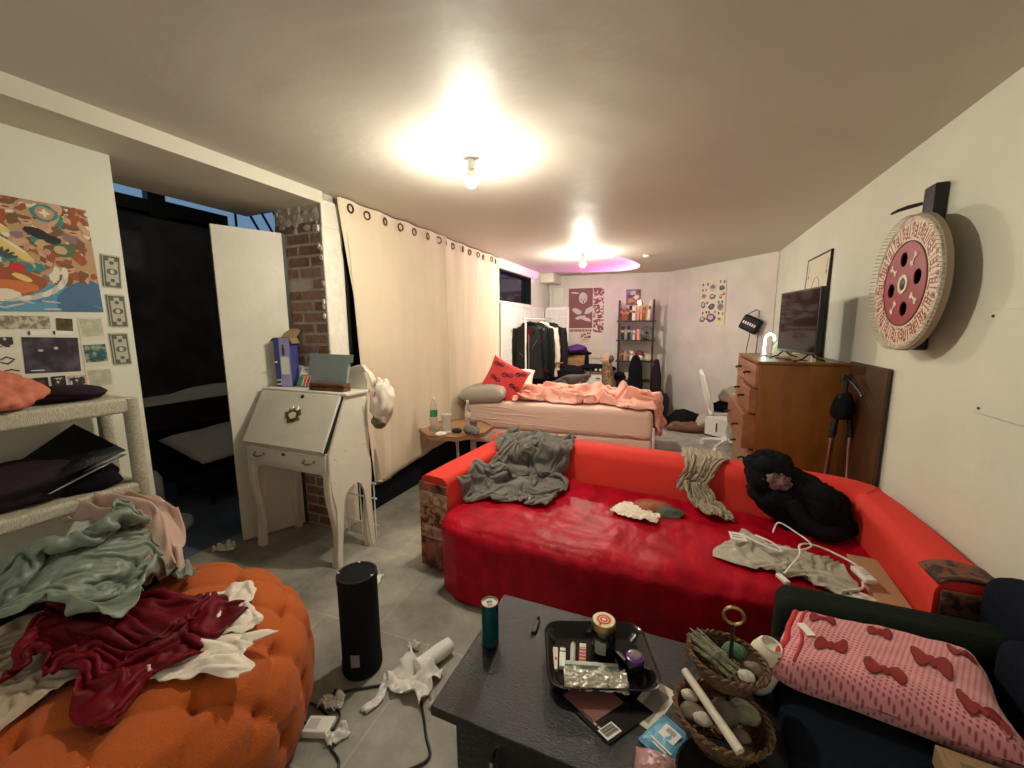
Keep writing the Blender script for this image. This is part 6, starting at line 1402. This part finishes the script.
MB(WX).lathe([(.028, -.05), (.028, .009), (.02, .012), (.006, .014)], n=24).build('hub', 'iron', pw)
for k in range(4):
    a = pi / 4 + k * pi / 2; Tb = WX @ Tm((.128 * cos(a), .128 * sin(a), .0065), 0, 0, a)
    b = MB(Tb).box(-.022, .022, -.005, .005, 0, .002)
    for sx in (-1, 1):
        for sy in (-1, 1): b.disc((sx * .024, sy * .007), .009, .0021, n=12)
    b.build('bone_mark', 'p_cream', pw, smooth=0)
nums = ['1', '2', '1', '5', '2', '10', '1', '2', '20', '1', '5', '2', '1', '15', '2', '1', '40', '1']
NS = 54
for k in range(NS):
    a = 2 * pi * k / NS; r0, r1 = .203, WR - .031; Ts = WX @ Tm((0, 0, 0), 0, 0, a)
    b = MB(Ts); R_ = 'red_paint'; hw = .0115
    b.box(r0, r1, -.0011, .0011, .0035, .0042, R_)
    if k % 3 == 1:
        b.box(r0 + .008, r1 - .012, -hw, hw, .0035, .0045, R_)
        for i in range(3): b.box(r0 + .018 + i * .02, r0 + .028 + i * .02, -.005, .005, .0045, .0049, 'p_cream')
    else:
        b.text(nums[k % 18], .050, R_, Tm((r0 + .034, 0, .0036), 0, 0, -pi / 2), ext=.0008)
        if k % 3 == 2: b.box(r1 - .022, r1 - .006, -hw * .9, hw * .9, .0035, .0045, R_)
        else: b.disc((r1 - .014, 0), .006, .0042, R_, n=10).box(r0 + .004, r0 + .010, -hw, hw, .0035, .0045, R_)
    b.build('number_cell', None, pw, smooth=0)
for k in range(96):
    a = 2 * pi * k / 96; r = WR - .006
    MB(WX).tube([(r * cos(a), r * sin(a), -.005), (r * cos(a), r * sin(a), .030)], .0019, 5).build('pin', 'cream_paper', pw)
mp2 = thing('wheel_bracket', 'dark wooden mounting post with a metal pointer behind the wheel', 'bracket', (1.06, 2.55, 1.4))
MB().box(1.03, 1.078, 2.50, 2.60, 1.38, 2.135).build('post', 'black_wood', mp2, bevel=.006); MB().tube([(1.03, 2.60, 2.07), (.99, 2.63, 2.065), (.965, 2.66, 2.06), (.955, 2.70, 2.055)], [.008, .010, .008, .006], 8).build('pointer_arm', 'iron', mp2); MB().tube([(1.03, 2.50, 1.69), (.975, 2.50, 1.69)], .012, 12).build('axle', 'iron', mp2)
# ================================================================== CLOTH, settled by simulation
def collider(o): 
    m = o.modifiers.new('col', 'COLLISION'); o.collision.thickness_outer = .006; o.collision.thickness_inner = .05; o.collision.cloth_friction = 40; return o
def cloth_collider(o):
    collider(o); o.collision.use_culling = False; o.collision.thickness_outer = .018; o.collision.thickness_inner = .02; return o
def find(name, parent=None):
    for o in bpy.data.objects:
        if o.name.split('.')[0] == name and (parent is None or o.parent == parent): yield o
def sheet(name, W, H, n, fn, mass=.3, bend=.4, stiff=9, pin=None):
    nx = n; ny = max(4, int(n * H / W)); vs_ = []; rest = []
    for j in range(ny + 1):
        for i in range(nx + 1):
            u = (i / nx - .5) * W; v = (j / ny - .5) * H; rest.append((u, v, 0)); vs_.append(tuple(fn(u, v)))
    fs_ = [(j * (nx + 1) + i, j * (nx + 1) + i + 1, (j + 1) * (nx + 1) + i + 1, (j + 1) * (nx + 1) + i) for j in range(ny) for i in range(nx)]
    me = bpy.data.meshes.new(name); me.from_pydata(vs_, [], fs_); o = bpy.data.objects.new(name, me); COL.objects.link(o)
    o.shape_key_add(name='Basis'); k = o.shape_key_add(name='rest')
    for i, p in enumerate(rest): k.data[i].co = p
    m = o.modifiers.new('c', 'CLOTH'); s = m.settings; s.quality = 5; s.mass = mass; s.tension_stiffness = s.compression_stiffness = stiff; s.shear_stiffness = 3; s.bending_stiffness = bend; s.air_damping = 3
    s.tension_damping = s.compression_damping = 5; s.rest_shape_key = k
    if pin:
        g = o.vertex_groups.new(name='pin'); g.add([i for i, p in enumerate(rest) if pin(p)], 1, 'REPLACE'); s.vertex_group_mass = 'pin'
    c = m.collision_settings; c.use_self_collision = True; c.distance_min = .006; c.self_distance_min = .006; c.collision_quality = 4; c.friction = 40; c.self_friction = 15
    return o
def init(c, sx, sy, rot, amp, seed, fr=3.0, z_fn=None, warp=.07):
    c = Vector(c); cr, sr = cos(rot), sin(rot)
    def fn(u, v):
        x = u * sx + warp * nz(u * 3 + seed, v * 3, 7); y = v * sy + warp * nz(u * 3, v * 3 + seed, 3)
        X_, Y_ = c.x + x * cr - y * sr, c.y + x * sr + y * cr
        z = c.z + amp * nz(u * fr + seed, v * fr, seed) + amp * .4 * nz(u * fr * 2.8, v * fr * 2.8, seed + 4)
        if z_fn: z += z_fn(X_, Y_)
        return (X_, Y_, z)
    return fn
def run_stage(specs, frames):
    # specs: (object, final name, material, label, category, subdiv, thickness, group)
    SC.frame_start = 1; SC.frame_end = frames + 5
    for f in range(1, frames + 1): SC.frame_set(f)
    dg = bpy.context.evaluated_depsgraph_get(); res = []
    for (o, name, m, label, cat, sub, th) in specs:
        me = bpy.data.meshes.new_from_object(o.evaluated_get(dg)); me.name = name
        bpy.data.objects.remove(o)
        co = [v.co for v in me.vertices]; c = Vector((sum(p.x for p in co) / len(co), sum(p.y for p in co) / len(co), min(p.z for p in co)))
        me.transform(Matrix.Translation(-c)); r = bpy.data.objects.new(name, me); r.location = c; COL.objects.link(r); WM[r] = Matrix.Translation(c)
        me.materials.clear(); me.materials.append(M[m]); me.polygons.foreach_set('use_smooth', [True] * len(me.polygons))
        if th: d = r.modifiers.new('thickness', 'SOLIDIFY'); d.thickness = th; d.offset = 0
        if sub: d = r.modifiers.new('sub', 'SUBSURF'); d.levels = sub; d.render_levels = sub
        tag(r, label, cat); res.append(r)
    SC.frame_set(1)
    return res
# simple stand-in solids only for the settling, removed afterwards
TMP = []
def tmp_col(b):
    o = b.build('settle_solid', 'black', smooth=0); TMP.append(o); return collider(o)
# sofa
tmp_col(MB().prism([(-1.235, 1.70), (.865, 1.68), (.865, 2.60), (-1.13, 2.8)], .1, .44))
tmp_col(MB().prism([(-1.31, 2.93), (-.5, 2.86), (.1, 2.80), (.9, 2.68), (.86, 2.47), (.07, 2.585), (-.53, 2.645), (-1.32, 2.71)], .1, .67))
tmp_col(MB().prism([(-1.43, 1.955), (-1.30, 2.90), (-1.11, 2.88), (-1.235, 1.93)], .1, .64))
# bed
tmp_col(MB(BT).box(-1.98, .0, 0, 1.50, .1, .565))
# ottoman and the wicker shelf
tmp_col(MB().lathe([(.62, 0), (.63, OH - .16), (.60, OH - .09), (.53, OH - .03), (.45, OH + .0), (.3, OH + .018), (.05, OH + .02)], (OX, OY, 0), 40))
tmp_col(MB().box(-2.52, -2.19, -.57, .96, .765, .832)); tmp_col(MB().box(-2.52, -2.19, -.57, .96, 1.13, 1.212)); tmp_col(MB().lathe([(.035, 0), (.035, .765)], (-2.215, .945, 0), 12))
tmp_col(MB().box(-3, 2, -1, 7, -.2, .003)); tmp_col(MB().box(-2.7, -2.57, -.6, 1.15, .3, 2))
heap = crumple('clothes_heap', (-2.04, .66, .50), .20, .27, .20, 'dark_green', 'dark clothes underneath the green satin sheet beside the wicker shelf', 'clothes', 77, amp=.15)
collider(heap)
S1 = []
S1.append((sheet('c1', 1.25, 1.8, 58, init((-1.0, 2.44, .74), .52, .58, -.12, .17, 3.1, 2.8, lambda x, y: .20 * max(0, min(1, (y - 2.45) * 5)) + .15 * max(0, min(1, (-x - 1.0) * 5)) * (y < 2.6)), bend=1.5), 'grey_towel', 'towel', 'rumpled dark grey towel thrown over the left corner of the sofa', 'towel', 1, .008))
S1.append((sheet('c4', .85, .55, 44, init((.50, 1.99, .58), .64, .66, -.38, .06, 5.2, 3.2), bend=1.2), 'heating_pad', 'pad_grey', 'light grey heating pad with a white cord and switch lying on the red throw', 'heating pad', 1, .004))
S1.append((sheet('c5', .46, .28, 30, init((-.14, 2.34, .52), .74, .72, -.1, .035, 8.2, 5, warp=.03), bend=.5), 'thin_garment', 'white_cloth', 'small white and green garment crumpled on the sofa seat', 'garment', 1, .003))
S1.append((sheet('c6', 2.6, 2.1, 80, init((-.84, 4.44, 1.06), .64, .45, BR, .30, 2.2, 2.6, lambda x, y: .25 * max(0, min(1, (-x - 1.15) * 3))), bend=2.5), 'duvet', 'peach', 'peach pink rumpled duvet heaped across the bed', 'duvet', 1, .014))
S1.append((sheet('c9', .9, .8, 44, init((-1.78, .42, .74), .60, .60, .3, .12, 11.7, 2.2), bend=1.2), 'beige_shirt', 'beige_cloth', 'beige cloth crumpled at the left end of the ottoman', 'cloth', 1, .005))
def shirt(u, v):
    k = .47 - v                      # distance from the end behind the backrest
    x = .165 + u * .40 + .03 * nz(u * 7, v * 3, 3) + .02 * nz(v * 4, 1, 2)
    wv = .030 * nz(u * 11, v * 2.2, 5) + .012 * nz(u * 26, v * 5, 6)
    if k < .26: return (x, 2.80 - k * .88, .705 + abs(wv))
    if k < .50: return (x, 2.535 - abs(wv), .705 - (k - .26) * .9)
    return (x + (k - .5) * .2, 2.53 - (k - .50) * .8, .50 + .04 + wv)
S1.append((sheet('c2', .62, .94, 44, shirt, bend=.4, pin=lambda p: p[1] > .26), 'taupe_shirt', 'taupe', 'taupe jersey shirt hanging over the middle of the sofa back', 'shirt', 1, .004))
R1 = run_stage(S1, 42)
for o in R1[4:5]: cloth_collider(o)
S2 = [(sheet('c7', 1.15, .95, 60, init((-1.55, .55, .88), .54, .56, .35, .13, 9.3, 2.3), bend=1.6), 'red_velvet_cloth', 'velvet_dark', 'dark red velvet cloth crumpled on the orange ottoman', 'cloth', 1, .006)]
R2 = run_stage(S2, 36)
cloth_collider(R2[0])
S3 = [(sheet('d1', 1.25, 1.15, 60, init((-1.98, .67, 1.04), .58, .56, .35, .15, 1.9, 2.2), bend=1.2), 'green_satin_sheet', 'green_satin', 'grey-green satin sheet heaped between the wicker shelf and the ottoman', 'sheet', 1, .006)]
R3 = run_stage(S3, 36); cloth_collider(R3[0])
S4 = []; R4 = []
for o in TMP: bpy.data.objects.remove(o)
for o in R1 + R2 + R3 + [heap]:
    for m in list(o.modifiers):
        if m.type == 'COLLISION': o.modifiers.remove(m)
# ---- remaining clothes
def lying(name, cx, cy, w_, h_, rot, z0, seed, m, label, cat):
    def fn(u, v):
        a, b_ = (u - .5), (v - .5)
        k = 1 + .30 * nz(a * 3 + seed, b_ * 3, 2) + .18 * nz(a * 7, b_ * 7 + seed, 5)
        x, y = a * w_ * k, b_ * h_ * k
        q = u * 4 + 1.6 * nz(u * 2 + seed, v * 2, 3) + 1.5 * v
        f = .014 * (1 - abs(sin(q * pi * .6))) + .016 * abs(nz(u * 3.5, v * 3.5 + seed, 8)) * 2 + .004 * nz(u * 11, v * 11, seed)
        e = min(1, 5 * min(u, 1 - u, v, 1 - v) + .25)
        return (cx + x * cos(rot) - y * sin(rot), cy + x * sin(rot) + y * cos(rot), z0 + f * e)
    tag(MB().grid(60, 44, fn).build(name, m, solid=.003, smooth=180), label, cat)
lying('white_shirt', -1.44, .81, .30, .17, -.55, .510, 3.3, 'white_cloth', 'white shirt end sticking out beyond the top of the red velvet cloth', 'shirt')
lying('white_shirt', -1.32, .63, .34, .16, .45, .511, 8.1, 'white_cloth', 'white shirt end on the bare orange tufting below the red velvet cloth', 'shirt')
pth = smooth_path([(-2.19, .76, .80), (-2.14, .83, .79), (-2.05, .86, .76), (-1.97, .86, .69), (-1.91, .83, .60), (-1.84, .80, .54)], 8)
def pk(u, v):
    q = v * (len(pth) - 1); k = min(int(q), len(pth) - 2); p = pth[k].lerp(pth[k + 1], q - k)
    w_ = .21 * (1 + .35 * nz(v * 3, 2)) * (u - .5); r = 1 - 2 * abs(nz(u * 3.2 + 1.5 * nz(v * 2, 5), v * 2.4, 9)) * 1.6
    f = .038 * r + .018 * nz(u * 7, v * 6, 4) - .10 * (u - .5) ** 2
    return (p.x + .25 * w_ + .03 * nz(u * 4, v * 4, 1), p.y + w_ * .85 + .02 * nz(u * 5, v * 5, 7), p.z + f)
tag(MB().grid(60, 80, pk).build('pink_shirt', 'pink_cloth', solid=.004, smooth=180), 'dusty pink shirt crumpled at the foot of the wicker shelf', 'shirt')
crumple('coral_cloth', (-2.35, .60, 1.262), .15, .10, .075, 'coral', 'coral cloth heaped at the left end of the wicker top board', 'cloth', 72, amp=.45, nu=60, nv=40)
crumple('plum_cloth', (-2.38, .80, 1.235), .13, .12, .035, 'plum', 'dark plum cloth beside the coral cloth on the wicker shelf', 'cloth', 71, amp=.3)
t = thing('black_tote', 'black leather bag with an open flap on the middle board of the wicker shelf', 'bag', (-2.35, .5, .832))
MB().ball((-2.37, .48, .90), .15, .38, .10, nu=36, nv=22, fn=lambda d: 1 + .22 * nz(d.x * 2, d.y * 3, d.z * 2)).build('bag_body', 'plum', t, smooth=180)
MB().add([(-2.50, .62, .92), (-2.22, .60, .90), (-2.20, .90, .985), (-2.44, .84, 1.09)], [(0, 1, 2, 3)]).build('flap', 'black_leather', t, solid=.008)
MB().add([(-2.30, .66, .88), (-2.20, .66, .88), (-2.195, .90, .965), (-2.30, .90, .955)], [(0, 1, 2, 3)]).build('silver_lining', 'chrome', t, solid=.002)
crumple('dark_clothes', (-2.36, .80, .86), .13, .12, .06, 'black_cloth', 'black garment at the end of the middle wicker board', 'garment', 73)
crumple('purple_sweater', (-2.36, .10, .92), .15, .32, .12, 'plum', 'dark garment at the left on the middle wicker board', 'garment', 75)
# hoodie on the sofa
hz_ = thing('black_hoodie', 'bulky black hoodie heaped in the right corner of the sofa', 'hoodie', (.60, 2.45, .43))
def hood(d): return 1 + .30 * nz(d.x * 1.6 + 2, d.y * 1.6, d.z * 1.6) + .14 * (1 - 2 * abs(nz(d.x * 2.6, d.y * 2.6 + 4, d.z * 2.6))) + .05 * (1 - 2 * abs(nz(d.x * 6, d.y * 6 + 4, d.z * 6)))
MB(Tm((.62, 2.43, .58), 0, .35, -.1)).ball((0, 0, 0), .20, .12, .145, nu=64, nv=44, fn=hood).build('body', 'black_cloth', hz_, smooth=180)
MB(Tm((.46, 2.42, .735), 0, .2, 0)).ball((0, 0, 0), .115, .10, .10, nu=56, nv=40, fn=lambda d: hood(d * .9 + Vector((.5, 0, .3))) * .95).build('hood', 'black_cloth', hz_, smooth=180)
MB(Tm((.49, 2.335, .71), .3, .3, 0)).ball((0, 0, 0), .065, .03, .045, nu=36, nv=24, fn=lambda d: 1 + .35 * nz(d.x * 3, d.y * 3, d.z * 3)).build('floral_lining', 'floral', hz_, smooth=180)
MB().tube(smooth_path([(.56, 2.33, .62), (.62, 2.29, .53), (.71, 2.28, .49), (.79, 2.36, .485)], 6), [.042] * 19, 12, flat=.8).build('sleeve', 'black_cloth', hz_, smooth=180)
# small items on the sofa
crumple('thin_garment', (-.10, 2.36, .455), .10, .06, .03, 'p_rust', 'small rust and cream garment on top of the white crumpled one', 'garment', 81)
crumple('thin_garment', (-.02, 2.33, .450), .08, .05, .028, 'p_ink', 'small black garment at the right end of the little crumpled heap', 'garment', 83)
t = R1[1]
cz_ = .50
MB().tube(smooth_path([(.33, 2.12, cz_ - .01), (.40, 2.03, cz_), (.46, 1.98, cz_ + .01), (.43, 2.03, cz_ + .02), (.38, 2.12, cz_)], 6), .0038, 8).build('cord_loop', 'white_plastic', t)
MB().tube(smooth_path([(.47, 2.22, cz_ - .02), (.50, 2.26, cz_ + .02), (.56, 2.20, cz_ + .01), (.60, 2.14, cz_), (.58, 2.05, cz_ + .02), (.52, 2.02, cz_ + .01), (.40, 2.03, cz_ + .01)], 6), .0038, 8).build('cord_loop', 'white_plastic', t)
MB().tube(smooth_path([(.44, 1.83, cz_ - .01), (.47, 1.87, cz_ + .01), (.52, 1.96, cz_ + .02), (.54, 2.05, cz_ + .02), (.60, 2.12, cz_), (.68, 2.12, cz_ - .02), (.74, 2.04, cz_ - .02), (.74, 1.98, cz_ - .02)], 6), .0042, 8).build('cord', 'white_plastic', t)
MB(Tm((.735, 1.94, cz_ - .02), 0, 0, .2)).box(-.022, .022, -.05, .05, 0, .022).build('switch_box', 'white_plastic', t, bevel=.006); MB(Tm((.735, 1.94, cz_ + .003), 0, 0, .2)).box(-.008, .008, -.016, .016, 0, .003).build('rocker', 'p_palegrey', t)
MB().tube(smooth_path([(.72, 1.90, cz_ - .02), (.70, 1.85, cz_ - .02), (.62, 1.80, cz_ - .02)], 5), .005, 8).build('cord', 'white_plastic', t)
MB(Tm((.43, 1.80, cz_ - .025), 0, 0, .4)).box(-.012, .012, -.03, .03, 0, .016).build('plug', 'white_plastic', t, bevel=.004)
MB(Tm((.30, 2.08, .495), .3, .1, .2)).box(-.035, .035, -.025, .025, 0, .004).build('care_tag', 'paper', t)
MB(Tm((.30, 2.08, .4995), .3, .1, .2)).box(-.025, .02, -.01, -.006, 0, .0006).box(-.025, .01, .004, .008, 0, .0006).build('printed_line', 'p_grey', t)
tag(MB().grid(24, 10, lambda u, v: (.55 + .24 * u - .04 * v, 1.86 + .09 * v - .10 * u, .445 + .02 * abs(nz(u * 4, v * 4, 3)) + .003)).build('white_wrapper', 'paper', solid=.002, smooth=60), 'white paper wrapper on the seat beside the plug', 'wrapper')
tag(MB(Tm((.80, 1.98, .435), 0, .0, -.05)).box(-.055, .055, -.20, .20, 0, .02).build('wooden_board', 'p_tan', bevel=.004), 'narrow tan wooden board lying at the right end of the sofa seat', 'board')
